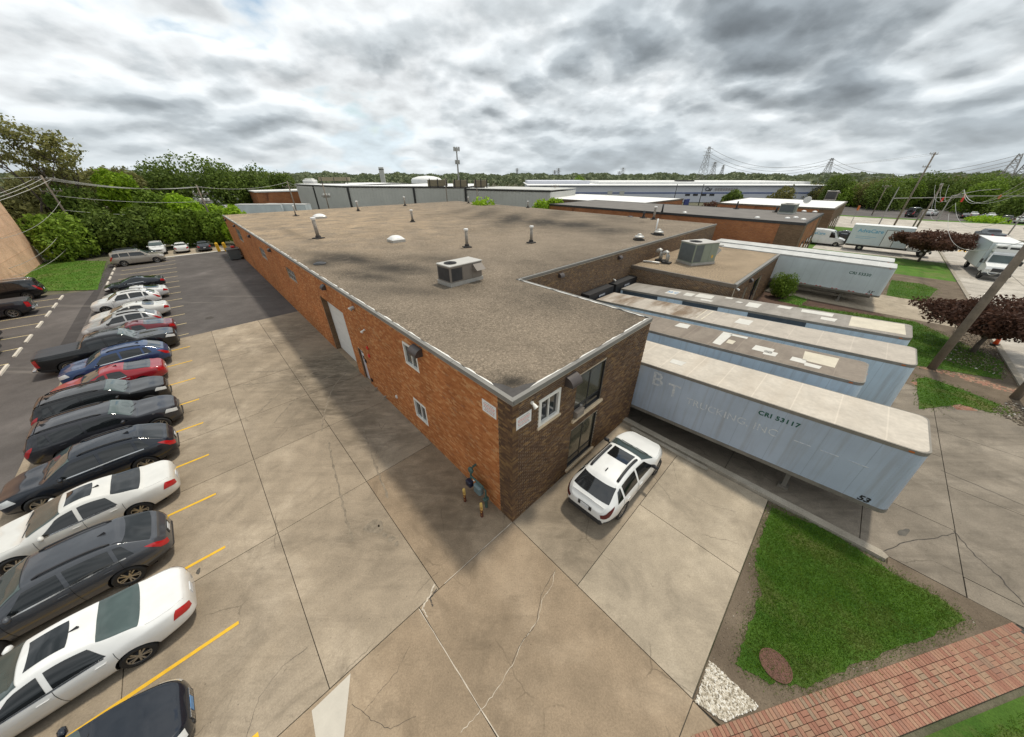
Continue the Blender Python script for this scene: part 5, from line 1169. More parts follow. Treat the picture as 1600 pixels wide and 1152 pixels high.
def build_car(kind):
    P = TYPES[kind]; L, hw = P['L'], P['hw']; e = L/2
    g_ = P.get
    top = pchip([(-e, P['zt']-.26 if g_('tail') != 'hatch' else P['zt']-.14), (-e+.05, P['zt']-.07), (-e+.16, P['zt'] if g_('tail') != 'hatch' else P['zt']+.02), (P['xd'], P['zd']), (P['xd']+.08, P['zd']+.05), (P['xk']-.12, P['zk']-.06), (P['xk'], P['zk']), ((P['xr']+P['xk'])/2, P['zm']),
                 (P['xr'], P['zr']), (P['xr']+.14, P['zr']-.065), (P['xc']-.08, P['zc']+.05), (P['xc'], P['zc']), (P['xc']+.5*(e-P['xc']), (P['zc']*.45+P['zn']*.55)+.04), (e-.22, P['zn']), (e-.08, P['zn']-.06), (e, P['zn']-.18)])
    plan = pchip([(-e, .60*hw), (-e+.03, .73*hw), (-e+.11, .84*hw), (-e+.30, .935*hw), (-e+.7, .99*hw), (-e+1.1, hw), (e-1.2, hw), (e-.7, .965*hw), (e-.3, .88*hw), (e-.1, .75*hw), (e-.03, .62*hw), (e, .50*hw)])
    bb = P['belt']; zq = P['zd']-.07
    belt0 = pchip([(-e, min(bb+.02, P['zt']-.22)), (-e+.3, min(bb+.04, zq)), (-1.2, bb+.02), (.3, bb-.03), (P['xc'], bb-.05), (e-.4, P['zn']-.10), (e, P['zn']-.26)])
    sill = pchip([(-e, .40), (-e+.5, .30), (-e+1.0, .22), (e-1.0, .21), (e-.5, .25), (e, .30)])
    cache = {}
    def ctrl(x):
        if x in cache: return cache[x]
        zt, w, zs = top(x), plan(x), sill(x); zb = min(belt0(x), zt-.035); gl = zt-zb; tb = P.get('tb') or (.60 if kind in ('saloon', 'coupe') else (.42 if kind in ('crossover', 'compact') else .30))
        k = min(1., gl/.35); wi = w*.95; tp = max(0., min(1., (-.2-x)/(e-.2))); tp = tp*tp*(.13 if kind not in ('estate', 'pickup', 'van') else .04)+max(0., min(1., (x-.2)/(e-.2)))**2*.05
        y5 = (wi-(tb*gl*.82+.018*(1-k)))*(1-tp*k); y6 = y5-(.05+.07*k)
        c = [(w*.80, zs-.015), (w*.93, zs+.05), (w*.975, zs+.26*(zb-zs)), (w, zs+.62*(zb-zs)), (wi, zb), (y5, zb+gl*.80), (y6, zb+gl*.945), (y6*.55, zt-.012*min(1, gl/.1)), (0., zt)]
        cache[x] = c; return c
    def S(x, v):
        """v 0 sill .. 4 belt .. 8 roof centre (left side, y>0)"""
        c = ctrl(round(x, 5)); i = min(int(v), 7); t = v-i
        p0 = c[i-1] if i > 0 else c[0]; p1, p2 = c[i], c[i+1]; p3 = c[i+2] if i < 7 else (-c[7][0], c[7][1])
        def cr(a, b, c_, d): return .5*(2*b+(c_-a)*t+(2*a-5*b+4*c_-d)*t*t+(3*b-a-3*c_+d)*t**3)
        sharp = .0
        y, z = cr(p0[0], p1[0], p2[0], p3[0]), cr(p0[1], p1[1], p2[1], p3[1])
        return Vector((x, max(0., y), z))
    def Nn(x, v):
        dx = S(min(e, x+.01), v)-S(max(-e, x-.01), v); dv = S(x, min(8, v+.03))-S(x, max(0, v-.03)); n = dx.cross(dv)
        if n.length < 1e-9: return Vector((0, 0, 1))
        n.normalize()
        c = Vector((0, 0, .75)); p = S(x, v)
        if n.dot(Vector((0, p.y, p.z))-Vector((0, 0, .6))) < 0: n = -n
        return n
    # shell
    xs = sorted({round(x, 4) for x in ([-e, -e+.02, -e+.05, -e+.1, -e+.16, -e+.25, -e+.4]+[-e+.4+i*(L-.8)/44 for i in range(45)]+[e-.4, e-.28, e-.2, e-.13, e-.08, e-.04, e-.015, e]+[P[k] for k in ('xk', 'xd', 'xr', 'xc')]+[P['xd']+.08, P['xk']-.12, P['xc']-.08, P['xr']+.14]+[P['xc']+d_ for d_ in (-.24, -.2, -.16, -.12, -.04, .04, .08)]+[P['xr']+d_ for d_ in (.2, .1, .05, -.05)]+[P['xk']+d_ for d_ in (.06, -.04, -.08, -.18)]+[P["xd"]+d_ for d_ in (.2, .14, .04, -.04)]) if -e < x < e or abs(abs(x)-e) < 1e-6})
    vsn = [0, .5, 1, 1.5, 2, 2.5, 3, 3.5, 3.85, 4, 4.15, 4.4, 4.7, 5, 5.25, 5.5, 5.75, 6, 6.3, 6.6, 7, 7.5, 8]; K = len(vsn); ring = 2*K-1
    m = MB(); V = []
    for x in xs:
        l = [S(x, v) for v in vsn]; V += [tuple(p) for p in l]+[(p.x, -p.y, p.z) for p in l[-2::-1]]
    F = []
    for i in range(len(xs)-1):
        for k in range(ring-1): F.append((i*ring+k, i*ring+k+1, (i+1)*ring+k+1, (i+1)*ring+k))
        F.append((i*ring+ring-1, i*ring, (i+1)*ring, (i+1)*ring+ring-1))
    F += [tuple(range(ring-1, -1, -1)), tuple(range((len(xs)-1)*ring, len(xs)*ring))]
    me = bpy.data.meshes.new('body'); me.from_pydata(V, [], F); me.materials.append(MAT['paint_white']); me.materials.append(MAT['well'])
    bm = bmesh.new(); bm.from_mesh(me); bmesh.ops.recalc_face_normals(bm, faces=bm.faces); bm.to_mesh(me); bm.free()
    xf, xb = P['wb']/2+.10, -P['wb']/2+.10
    if kind == 'pickup': xf, xb = P['wb']/2+.05, -P['wb']/2+.05
    wr = P['wr']
    tmp = bpy.data.objects.new('tmp', me); COL.objects.link(tmp)
    cm = MB()
    for x in (xf, xb):
        for sy in (-1, 1): cm.lathe([(wr+.055, hw-.34), (wr+.055, hw+.3)] if sy > 0 else [(wr+.055, -hw-.3), (wr+.055, -hw+.34)], (x, 0, wr), 28, 1, 'y')
    cme = cm.mesh('cut'); cme.materials.append(MAT['well']); cme.materials.append(MAT['well']); bm = bmesh.new(); bm.from_mesh(cme); bmesh.ops.recalc_face_normals(bm, faces=bm.faces); bm.to_mesh(cme); bm.free()
    co = bpy.data.objects.new('cut', cme); COL.objects.link(co)
    md = tmp.modifiers.new('b', 'BOOLEAN'); md.operation = 'DIFFERENCE'; md.object = co; md.solver = 'EXACT'
    try: md.material_mode = 'TRANSFER'
    except Exception: pass
    dg = bpy.context.evaluated_depsgraph_get(); dg.update(); nm = bpy.data.meshes.new_from_object(tmp.evaluated_get(dg)); nm.name = 'body'
    for p in nm.polygons:
        c = p.center; n = p.normal
        p.use_smooth = True
        ins = any((c.x-x)**2+(c.z-wr)**2 < (wr+.05)**2 for x in (xf, xb)) or abs(c.z-.0) < 0
        if ins: p.material_index = 1; p.use_smooth = False
        if c.z < .26 and n.z < -.5: p.material_index = 1
    try: nm.set_sharp_from_angle(angle=R(38))
    except Exception: pass
    bpy.data.objects.remove(tmp); bpy.data.objects.remove(co)
    parts = []                                                       # (name, mesh, material, parent index or None)
    parts.append(('body', nm, None, None))
    def add(name, m_, mat, par=None, smooth=True):
        me = m_.mesh(name, smooth); me.materials.append(MAT[mat] if isinstance(mat, str) and mat != 'PAINT' else MAT['paint_white']); bm = bmesh.new(); bm.from_mesh(me); bmesh.ops.recalc_face_normals(bm, faces=bm.faces); bm.to_mesh(me); bm.free()
        parts.append((name, me, mat, par)); return len(parts)-1
    def patch(name, mat, xfun, v0, v1, nu=14, nv=8, off=.006, side=1, par=None, full=False, smooth=True, mb=None):
        if full: VV = [v for v in vsn if v > v0+.02]; VV = [v0]+VV; VV = [-1-i for i in range(0)] or VV; nv = len(VV)-1
        """xfun(t, w): x for t along, w across 0..1; full: both sides in one pane across the centre line"""
        m_ = mb or MB()
        if full:
            def f(u, w):
                k_ = int(round(w*2*nv)); j_ = k_ if k_ <= nv else 2*nv-k_; v = VV[j_]; q = (1 if k_ <= nv else -1)*(8-v)/(8-v0)+(1e-9 if k_ <= nv else -1e-9); x = xfun(u, abs(q)); p = S(x, v)+Nn(x, v)*off; return (p.x, p.y if q > 0 else -p.y, p.z)
            m_.grid(f, nu, nv*2)
        else:
            def f(u, w):
                v = v0+(v1-v0)*w; x = xfun(u, w); p = S(x, v)+Nn(x, v)*off; return (p.x, p.y*side, p.z)
            m_.grid(f, nu, nv)
        return m_ if mb else add(name, m_, mat, par, smooth)
    lerp = lambda a, b: (lambda u, w: a+(b-a)*u)
    xc, xr, xk, xd = P['xc'], P['xr'], P['xk'], P['xd']
    # glass
    patch('windshield', 'glass_shield', lambda u, q: (xc-.10-.10*q*q)+(xr+.03-xc+.10+.10*q*q-.06*q*q)*u, 5.30, 8, 26, 9, .010, full=True)
    if g_('tail') == 'hatch': r0, r1, v_ = xk-.10, xd+.10, 5.45
    elif g_('tail') == 'bed': r0, r1, v_ = xk-.06, xd+.10, 5.5
    else: r0, r1, v_ = xk-.06, xd+.08, 5.40
    if P.get('tail') == 'hatch': patch('roof_spoiler', 'PAINT', lambda u, q: xk+.06+(-.24+.06*q*q)*u, 5.9, 8, 5, 7, .020, full=True)
    patch('rear_window', 'glass_car', lambda u, q: r0+(r1-r0)*u+.05*q*q*u, v_, 8, 12, 8, full=True)
    xB = (xr+xk)/2+.22 if kind != 'pickup' else -.02
    if P['doors'] == 3: wins = [(xc-.30, xB+.05, .0, 0), (xB-.05, xB-.05-.86, 0, .0), (xB-1.0, min(xk-.02, xB-1.32), 0, .10)]
    elif P['doors'] == 1: wins = [(xc-.35, xr-.35, 0, 0)]
    else: wins = [(xc-.32, xB+.05, 0, 0), (xB-.05, xk-.10 if kind != 'pickup' else xk+.02, 0, .12 if kind != 'pickup' else 0)]
    for sd in (1, -1):
        for i, (a_, b_, s0, s1) in enumerate(wins):
            patch('side_window', 'glass_car', lambda u, w: (a_-(.55*w if i == 0 else 0.05*w)*(.9 if i == 0 else 0))*(1-u)+(b_+s1*w*1.5)*u, 4.10, 4.93, 12, 6, side=sd)
        if kind in ('saloon', 'coupe', 'crossover'):
            patch('window_trim', 'chrome', lerp(xc-.34, xk-.05), 4.0, 4.09, 26, 1, .007, side=sd)
        # lamps
        patch('headlight', 'lamp_clear', lambda u, w: (e-.50+.12*w)*(1-u)+(e-.06)*u, 3.55, 4.75 if kind not in ('offroad', 'estate', 'pickup') else 4.4, 8, 5, .007, side=sd)
        if g_('tail') == 'wide': patch('tail_light', 'lamp_red', lambda u, w: (-e+.012)*(1-u)+(-e+.36-.12*w)*u, 3.15, 4.25, 8, 5, .007, side=sd)
        elif g_('tail') == 'hatch': patch('tail_light', 'lamp_red', lambda u, w: (-e+.012)*(1-u)+(-e+.44-.26*(1-w))*u, 3.3, 4.3, 8, 5, .008, side=sd)
        else: patch('tail_light', 'lamp_red', lambda u, w: (-e+.012)*(1-u)+(-e+.22)*u, 2.6, 4.1, 6, 5, .008, side=sd)
        # dark cladding at the sills between and outside the wheels
        if kind not in ('saloon', 'coupe'):
            for (a_, b_) in ((xb+wr+.07, xf-wr-.07), (xf+wr+.07, e-.02), (-e+.02, xb-wr-.07)): patch('cladding', 'plastic_dark', lerp(a_, b_), 0.05, (1.35 if a_ < xf and a_ > -e+.1 else (2.3 if kind == 'compact' else 1.9)), 8, 3, .005, side=sd)
        # handles, mirror
        for xh in ([xB+.16, xB-.72] if P['doors'] >= 2 else [xB+.16]):
            p = S(xh, 3.62); m_ = MB(); m_.cbox((p.x, p.y*sd+sd*.016, p.z), (.19, .022, .028), bev=.008); add('door_handle', m_, 'PAINT' if kind != 'coupe' else 'chrome', smooth=False)
        p = S(xc-.48, 4.12); m_ = MB(); cxm = Vector((p.x+.03, sd*(p.y+.13), p.z+.06))
        m_.cbox(tuple(cxm), (.13, .21, .15), bev=.045, rz=sd*.25); m_.tube([(p.x+.02, sd*(p.y-.02), p.z-.01), tuple(cxm+Vector((0, -sd*.06, -.05)))], .03, 6); add('mirror', m_, 'PAINT' if kind not in ('compact',) else 'plastic_dark')
        if g_('rails'):
            m_ = MB(); pts = [S(x, 6.05)+Vector((0, 0, .045)) for x in np.linspace(xr-.22, xk+.10, 12)]; pts[0].z -= .04; pts[-1].z -= .04
            m_.tube([(p.x, p.y*sd, p.z) for p in pts], .028 if kind != 'compact' else .045, 6); add('roof_rail', m_, 'chrome' if kind in ('estate',) else 'plastic_dark')
    # seams
    sm = MB()
    for sd in (1, -1):
        for x in (xc-.22, xB, xB-.98 if P['doors'] == 3 else xB-.95):
            if kind == 'pickup' and x < xk: x = xk-.1
            patch('', '', lambda u, w: x-.005+.010*u-.06*(w-.5)**2, 1.3, 3.98, 1, 12, .0025, sd, mb=sm)
        patch('', '', lerp(xc-.02, e-.35), 5.2, 5.26, 20, 1, .003, sd, mb=sm)
        if g_('tail') == 'wide': patch('', '', lerp(-e+.06, xd+.02), 5.5, 5.57, 10, 1, .003, sd, mb=sm)
    add('panel_gaps', sm, 'seam', smooth=False)
    # front end and rear end
    wz = plan(e)
    m_ = MB(); m_.cbox((e+.004, 0, P['zn']-.33), (.03, wz*1.5, .20), bev=.01); gi = add('grille', m_, 'rim_dark', smooth=False)
    m_ = MB()
    if kind == 'saloon':
        for i in range(12):
            for j in range(3):
                y = -wz*.68+i*wz*1.36/11
                if abs(y) > .12: m_.cbox((e+.022, y, P['zn']-.39+j*.062), (.012, .05, .04))
        m_.lathe([(.035, -.01), (.075, -.01), (.075, .012), (.035, .012)], (e+.022, 0, P['zn']-.33), 14, 0, 'x', True)
    elif kind in ('offroad',):
        for i in range(7): m_.cbox((e+.022, (i-3)*.155, P['zn']-.33), (.014, .075, .15), bev=.005)
    else:
        for j in range(3): m_.cbox((e+.022, 0, P['zn']-.40+j*.07), (.012, wz*1.4, .018))
    add('grille_bars', m_, 'chrome', gi, False)
    m_ = MB(); m_.cbox((e-.02, 0, .36), (.08, wz*1.75, .14), bev=.02); add('front_valance', m_, 'plastic_dark', smooth=False)
    m_ = MB(); m_.cbox((-e+(.10 if kind not in ('saloon', 'coupe') else .16), 0, .46 if kind not in ('saloon', 'coupe') else .38), (.22, plan(-e+.05)*(1.9 if kind == 'compact' else 1.72), .30 if kind == 'compact' else .17), bev=.06); add('rear_bumper', m_, 'plastic_dark', smooth=False)
    if kind == 'pickup':
        m_ = MB(); m_.cbox((-e-.05, 0, .58), (.20, 1.75, .16), bev=.03); add('rear_step', m_, 'chrome', smooth=False)
    if g_('tail') == 'wide': m_ = MB(); m_.cbox((-e-.008, 0, .66), (.018, .31, .155)); add('licence_plate', m_, 'plate', smooth=False)
    elif g_('tail') == 'bed': m_ = MB(); m_.cbox((-e-.155, 0, .60), (.012, .31, .12)); add('licence_plate', m_, 'plate', smooth=False)
    else:
        m_ = MB(); m_.cbox((-e-.006, 0, .78), (.02, .50, .17)); pi = add('plate_recess', m_, 'plastic_dark', smooth=False); m_ = MB(); m_.cbox((-e-.02, 0, .78), (.01, .31, .15)); add('licence_plate', m_, 'plate', pi, False)
    m_ = MB(); m_.cbox((e+.03, .0, .46), (.012, .31, .14)); add('front_plate', m_, 'plate_blue', smooth=False)
    # wipers, aerial
    if kind in ('saloon', 'compact', 'crossover', 'offroad', 'coupe'):
        p = S(xk+.28, 8); m_ = MB(); m_.add([(p.x+.10, -.018, p.z), (p.x+.10, .018, p.z), (p.x-.10, .02, p.z), (p.x-.10, -.02, p.z), (p.x-.09, 0, p.z+.07), (p.x-.05, 0, p.z+.055)], [(0, 1, 5), (1, 2, 4, 5), (2, 3, 4), (3, 0, 5, 4)]); add('aerial_fin', m_, 'plastic_dark', smooth=False)
    m_ = MB()
    for y0 in (.55, -.05):
        a_ = S(xc-.06, 6.8); m_.tube([(xc-.04, y0, top(xc)+.022), (xc-.16, y0-.5, top(xc-.16)+.018)], .010, 5)
    add('wipers', m_, 'plastic_dark', smooth=False)
    # wheels
    for x in (xf, xb):
        for sd in (1, -1):
            y = sd*(hw-.115); m_ = MB(); m_.lathe([(wr*.66, -.10), (wr*.90, -.112), (wr*.985, -.085), (wr, -.03), (wr, .03), (wr*.985, .085), (wr*.90, .112), (wr*.66, .10)], (x, y, wr), 30, 0, 'y', True); wi = add('wheel', m_, 'rubber')
            m_ = MB(); m_.lathe([(.0, sd*.045), (wr*.60, sd*.045), (wr*.64, sd*.05)], (x, y, wr), 22, 0, 'y'); add('rim_back', m_, 'rim_dark', wi)
            m_ = MB(); m_.lathe([(wr*.60, sd*.075), (wr*.67, sd*.09), (wr*.69, sd*.102), (wr*.66, sd*.06)], (x, y, wr), 30, 0, 'y', True); m_.lathe([(.0, sd*.088), (.055, sd*.085), (.06, sd*.06)], (x, y, wr), 14, 0, 'y')
            for k in range(10):
                an = 2*math.pi*k/10+(.12 if k % 2 else -.12); c_, s_ = math.cos(an), math.sin(an); tx, tz = -s_*.016, c_*.016
                m_.add([(x+c_*.04-tx, y+sd*.088, wr+s_*.04-tz), (x+c_*.04+tx, y+sd*.088, wr+s_*.04+tz), (x+c_*wr*.64+tx*1.1, y+sd*.085, wr+s_*wr*.64+tz*1.1), (x+c_*wr*.64-tx*1.1, y+sd*.085, wr+s_*wr*.64-tz*1.1),
                        (x+c_*.04-tx, y+sd*.05, wr+s_*.04-tz), (x+c_*.04+tx, y+sd*.05, wr+s_*.04+tz), (x+c_*wr*.64+tx, y+sd*.05, wr+s_*wr*.64+tz), (x+c_*wr*.64-tx, y+sd*.05, wr+s_*wr*.64-tz)], [(0, 1, 2, 3), (0, 4, 5, 1), (2, 6, 7, 3), (1, 5, 6, 2), (3, 7, 4, 0)])
            add('rim', m_, 'rim_silver', wi, False)
    m_ = MB(); m_.box(-e+.5, e-.5, -hw+.25, hw-.25, .17, .24); add('underbody', m_, 'well', smooth=False)
    opt = {}
    n0 = len(parts)
    if kind not in ('pickup', 'estate'):                              # options are kept apart
        patch('sunroof', 'glass_car', lambda u, q: xr-.14-.62*u+.03*q*q, 6.55, 8, 8, 5, .006, full=True); opt['sunroof'] = [n0]
    if kind == 'pickup':
        n0 = len(parts); patch('bed_cover', 'tonneau', lambda u, q: xd-.10+(-e+.10-xd+.10)*u, 5.15, 8, 10, 6, .012, full=True); opt['bed_cover'] = [n0]
    return dict(parts=parts, opt=opt, L=L)
PROTO = {}
def car(kind, a, b, heading, paint, label, cat='car', scale=(1, 1, 1), options=(), group='parked cars', plate_front=False, z=0., tint=None, name=None):
    """heading: direction of the nose in the site frame ('+b' towards the building, '-b' away) or an angle"""
    if kind not in PROTO: PROTO[kind] = build_car(kind)
    Pz = PROTO[kind]
    rz = {'+b': BD, '-b': BD+math.pi, '+a': AD, '-a': AD+math.pi}.get(heading, heading)
    nm = name or {'pickup': 'pickup_truck', 'offroad': 'sport_utility', 'estate': 'sport_utility', 'crossover': 'crossover', 'compact': 'crossover'}.get(kind, 'saloon_car')
    r = thing(nm, label, cat, W(a, b, z), rz, group); r.scale = scale
    skip = set()
    for k, ids in Pz['opt'].items():
        if k not in options: skip |= set(ids)
    made = {}
    for i, (n_, me, mat, par) in enumerate(Pz['parts']):
        if i in skip: continue
        if n_ == 'front_plate' and not plate_front: continue
        o = bpy.data.objects.new(n_, me); COL.objects.link(o); o.parent = made[par] if par is not None else r; made[i] = o
        if n_ in ('panel_gaps', 'grille_bars', 'wipers'): o['kind'] = 'stuff'
        if mat in (None, 'PAINT'):
            o.material_slots[0].link = 'OBJECT'; o.material_slots[0].material = MAT[paint]
        elif tint and n_ in tint:
            o.material_slots[0].link = 'OBJECT'; o.material_slots[0].material = MAT[tint[n_]]
    return r
GR = 'cars in the long row facing the factory'
car('saloon', 1.80, -11.28, '+b', 'paint_navy', 'black saloon at the bottom edge, chrome studded grille facing the factory', group=GR, plate_front=True)
car('saloon', 4.85, -11.10, '-b', 'paint_white', 'white saloon with dark sunroof at the near end of row', group=GR, options=('sunroof',), tint={'rear_window': 'glass_shield'}, scale=(1.02, 1, 1))
car('crossover', 7.75, -11.30, '-b', 'paint_grey', 'steel grey crossover with red tail lamps between two pale saloons', 'suv', group=GR, options=())
car('saloon', 10.75, -11.22, '-b', 'paint_pearl', 'pearl silver saloon with sunroof and orange window sticker', group=GR, options=('sunroof',))
car('crossover', 13.65, -11.10, '-b', 'paint_navy', 'dark navy crossover next to the pearl saloon', 'suv', group=GR, scale=(1.05, 1, 1.02))
car('offroad', 16.70, -10.90, '+b', 'paint_graphite', 'graphite sport utility with slotted grille facing the factory', 'suv', group=GR)
car('offroad', 19.70, -11.25, '+b', 'paint_black', 'black sport utility facing the factory beside the red saloon', 'suv', group=GR, scale=(.98, .98, .98))
car('coupe', 22.75, -11.35, '-b', 'paint_red', 'bright red saloon between black sport utility and blue crossover', group=GR)
car('crossover', 25.35, -11.15, '-b', 'paint_blue', 'metallic blue crossover beside the black covered pickup', 'suv', group=GR, scale=(1.05, 1.02, 1.02))
car('pickup', 28.35, -11.55, '+b', 'paint_black', 'black pickup with flat grey bed cover in the long row', 'pickup', group=GR, options=('bed_cover',), scale=(1.12, 1, 1))
car('coupe', 31.3, -10.7, '-b', 'paint_maroon', 'dark maroon saloon mostly hidden behind the black pickup', group=GR)
car('compact', 34.2, -11.35, '-b', 'paint_silver', 'silver hatchback crossover with red tail lamp past the maroon saloon', 'suv', group=GR)
car('saloon', 37.2, -11.05, '-b', 'paint_pearl', 'pale silver saloon between two silver crossovers', group=GR)
car('crossover', 41.6, -11.45, '-b', 'paint_white', 'white crossover near the far end of the long row', 'suv', group=GR)
car('coupe', 44.2, -11.0, '-b', 'paint_white', 'white saloon just before the navy coupe', group=GR)
car('coupe', 49.4, -11.2, '-b', 'paint_navy', 'dark navy coupe alone at the far end of row', group=GR, tint={'door_handle': 'chrome'})
car('estate', 66.4, -11.4, '+b', 'paint_beige', 'beige long sport utility side on near the hedge', 'suv', group='cars by the hedge')
car('offroad', 69.6, -11.9, '+b', 'paint_navy', 'dark sport utility half hidden behind the beige one', 'suv', group='cars by the hedge')
car('offroad', 74.3, -9.4, '-a', 'paint_white', 'white sport utility facing us under the hedge', 'suv', group='cars by the hedge')
car('saloon', 73.6, -6.6, '+a', 'paint_white', 'white saloon with tail to us under the hedge', group='cars by the hedge')
car('saloon', 72.8, -3.8, '+a', 'paint_grey', 'grey saloon with tail to us beside the yellow bins', group='cars by the hedge')
GL = 'cars across the aisle by the peach wall'
car('estate', 53.0, -20.6, '-b', 'paint_black', 'long black sport utility beside the small lawn, roof up to peach wall', 'suv', group=GL, scale=(.95, 1, 1.05))
car('pickup', 46.3, -20.65, '-b', 'paint_graphite', 'dark grey pickup with open tail and bright wheels across the aisle', 'pickup', group=GL, options=('bed_cover',))
car('compact', 38.9, -20.6, '-b', 'paint_maroon', 'dark hatchback at left edge beyond the dark crossover', 'car', group=GL)
car('crossover', 35.0, -19.95, '-b', 'paint_navy', 'dark crossover with red tail lamps at left edge of photo', 'suv', group=GL)
car('compact', -1.74, 4.40, '+b', 'paint_white', 'white crossover with black roof rails parked by the dark brick wall', 'suv', group=None, options=('sunroof',), scale=(1.09, 1.10, 1.10), tint={'rear_window': 'glass_dark', 'tail_light': 'lamp_dark'})
# ---------------------------------------------------------------- trees and shrubs
def rand_dirs(n):
    v = RNG.normal(size=(n, 3)); return v/np.linalg.norm(v, axis=1)[:, None]
def leaf_quads(C_, nrm, size, ar=1.5):
    """leaf faces at C_ facing nrm, slightly cupped"""
    n = len(C_); t = np.cross(nrm, rand_dirs(n)); t /= np.linalg.norm(t, axis=1)[:, None]+1e-9; b = np.cross(nrm, t)
    s = size*RNG.uniform(.55, 1.35, n)[:, None]; V = np.zeros((n, 4, 3))
    V[:, 0] = C_-t*s*ar*.5; V[:, 1] = C_+b*s*.42+nrm*s*.08; V[:, 2] = C_+t*s*ar*.5; V[:, 3] = C_-b*s*.42+nrm*s*.08
    return V
def blob_leaves(blobs, n, size, inner=.72):
    """blobs: (x, y, z, rx, ry, rz); leaves gather in the outer shell, uneven"""
    Bl = np.array(blobs, float); w = (Bl[:, 3]*Bl[:, 5]); idx = RNG.choice(len(Bl), n, p=w/w.sum()); d = rand_dirs(n)
    r = inner+(1.06-inner)*RNG.random(n)**.6; lump = 1+.12*np.sin(d[:, 0]*7+idx)*np.sin(d[:, 1]*6+idx*2)*1.2
    C_ = Bl[idx, :3]+d*Bl[idx, 3:6]*(r*lump)[:, None]; nrm = d*.7+rand_dirs(n)*.8; nrm /= np.linalg.norm(nrm, axis=1)[:, None]
    shade = np.clip(.25+.5*(d[:, 2]*.5+.5)+RNG.normal(0, .18, n), 0, 1)
    return C_, nrm, RNG.random(n)
def crown_part(parent, blobs, n, size, mat, name='crown', inner=.72, zmin=.05):
    C_, nr, rnd = blob_leaves(blobs, n, size, inner); k = C_[:, 2] > zmin; V = leaf_quads(C_[k], nr[k], size); return raw_part(parent, V, mat, name, rnd[k])
def raw_part(parent, V, mat, name, rnd):
    n, k = V.shape[:2]; me = bpy.data.meshes.new(name); me.vertices.add(n*k); me.vertices.foreach_set('co', V.reshape(-1).astype(np.float32)); me.loops.add(n*k); me.loops.foreach_set('vertex_index', np.arange(n*k, dtype=np.int32))
    me.polygons.add(n); me.polygons.foreach_set('loop_start', np.arange(0, n*k, k, dtype=np.int32)); me.polygons.foreach_set('loop_total', np.full(n, k, np.int32)); a = me.attributes.new('rnd', 'FLOAT', 'FACE'); a.data.foreach_set('value', rnd.astype(np.float32)); me.update(calc_edges=True)
    return link(name, me, [mat], parent)
def limb(m, p, d, ln, r, depth, tips, spread=.55, up=.15, kids=(2, 3), shrink=.72, seg=4):
    pts = [Vector(p)]; dd = Vector(d).normalized()
    for i in range(seg):
        dd = (dd+Vector((jit(.16), jit(.16), jit(.08)+up*.25))).normalized(); pts.append(pts[-1]+dd*ln/seg)
    m.tube(pts, [r*(1-.42*i/seg) for i in range(seg+1)], 6 if depth > 2 else 5, 0, False)
    if depth <= 1: tips.append(pts[-1]); tips.append(pts[-2]); 
    if depth == 0: return
    for k in range(random.randint(*kids)):
        v = Vector((jit(1), jit(1), jit(.5)+up)); nd = (dd+v*spread*1.5).normalized(); q = pts[random.randint(seg-1, seg)] if depth < 3 else pts[random.randint(seg-2, seg)]
        limb(m, q, nd, ln*shrink*random.uniform(.8, 1.15), r*.56, depth-1, tips, spread, up, kids, shrink, seg)
def open_tree(a, b, h, label, leaf='leaf_locust', n=9000, size=.30, clump=.75, group=None, trunk_h=.38, spread=.55, up=.25, depth=4, r=.26, kids=(2, 3), name='locust_tree', lean=0., flat=.8, z=0.):
    t_ = thing(name, label, 'tree', W(a, b, z), random.random()*6.28, group); m = MB(); tips = []
    limb(m, (0, 0, -.1), (jit(.06)+lean, jit(.06), 1), h*trunk_h, r*1.1, depth, tips, spread, up, kids)
    zmax = max(p.z for p in tips); k = h*.96/zmax
    m.v = [(x*k, y*k, z_*k) for x, y, z_ in m.v]; tips = [p*k for p in tips]
    m.build('trunk', ['bark'], t_, True)
    T_ = np.array([tuple(p) for p in tips]); i = RNG.integers(0, len(T_), n); C_ = T_[i]+RNG.normal(0, 1, (n, 3))*np.array([clump, clump, clump*flat*.7]); nr = rand_dirs(n)*.8+np.array([0, 0, .6]); nr /= np.linalg.norm(nr, axis=1)[:, None]
    raw_part(t_, leaf_quads(C_, nr, size), leaf, 'crown', RNG.random(n)); return t_
def dense_tree(a, b, h, w, label, leaf='leaf_green', n=6000, size=.42, cat='tree', name='leafy_tree', group=None, base=.25, nb=9, z=0., squash=1., trunk=True):
    t_ = thing(name, label, cat, W(a, b, z), random.random()*6.28, group); bl = []
    zc = h*(base+1)/2; hz = h*(1-base)/2
    for k in range(nb):
        an = 2*math.pi*k/nb+jit(.5); rr = w*.5*random.uniform(.25, .62); zz = zc+hz*random.uniform(-.55, .55); s = w*.5*random.uniform(.42, .62)
        bl.append((math.cos(an)*rr, math.sin(an)*rr, zz, s, s, s*random.uniform(.75, 1.05)*min(1.4, hz/(w*.5)+.35)))
    top = max(q[2]+q[5] for q in bl); bl = [(x, y, zz+(h-top), rx, ry, rz) for x, y, zz, rx, ry, rz in bl]; bl.append((0, 0, zc, w*.36, w*.36, hz*.8))
    m = MB(); 
    if trunk: m.tube([(0, 0, -.1), (jit(.1), jit(.1), h*.3), (jit(.3), jit(.3), h*.7)], [h*.022+.04, h*.018+.03, .03], 7)
    for q in bl[:6]: m.tube([(0, 0, h*.2), (q[0]*.5, q[1]*.5, q[2]*.65), (q[0], q[1], q[2])], [h*.012+.02, h*.008+.015, .015], 5, 0, False)
    m.build('trunk' if cat == 'tree' else 'stems', ['bark'], t_, True); crown_part(t_, bl, n, size, leaf); return t_
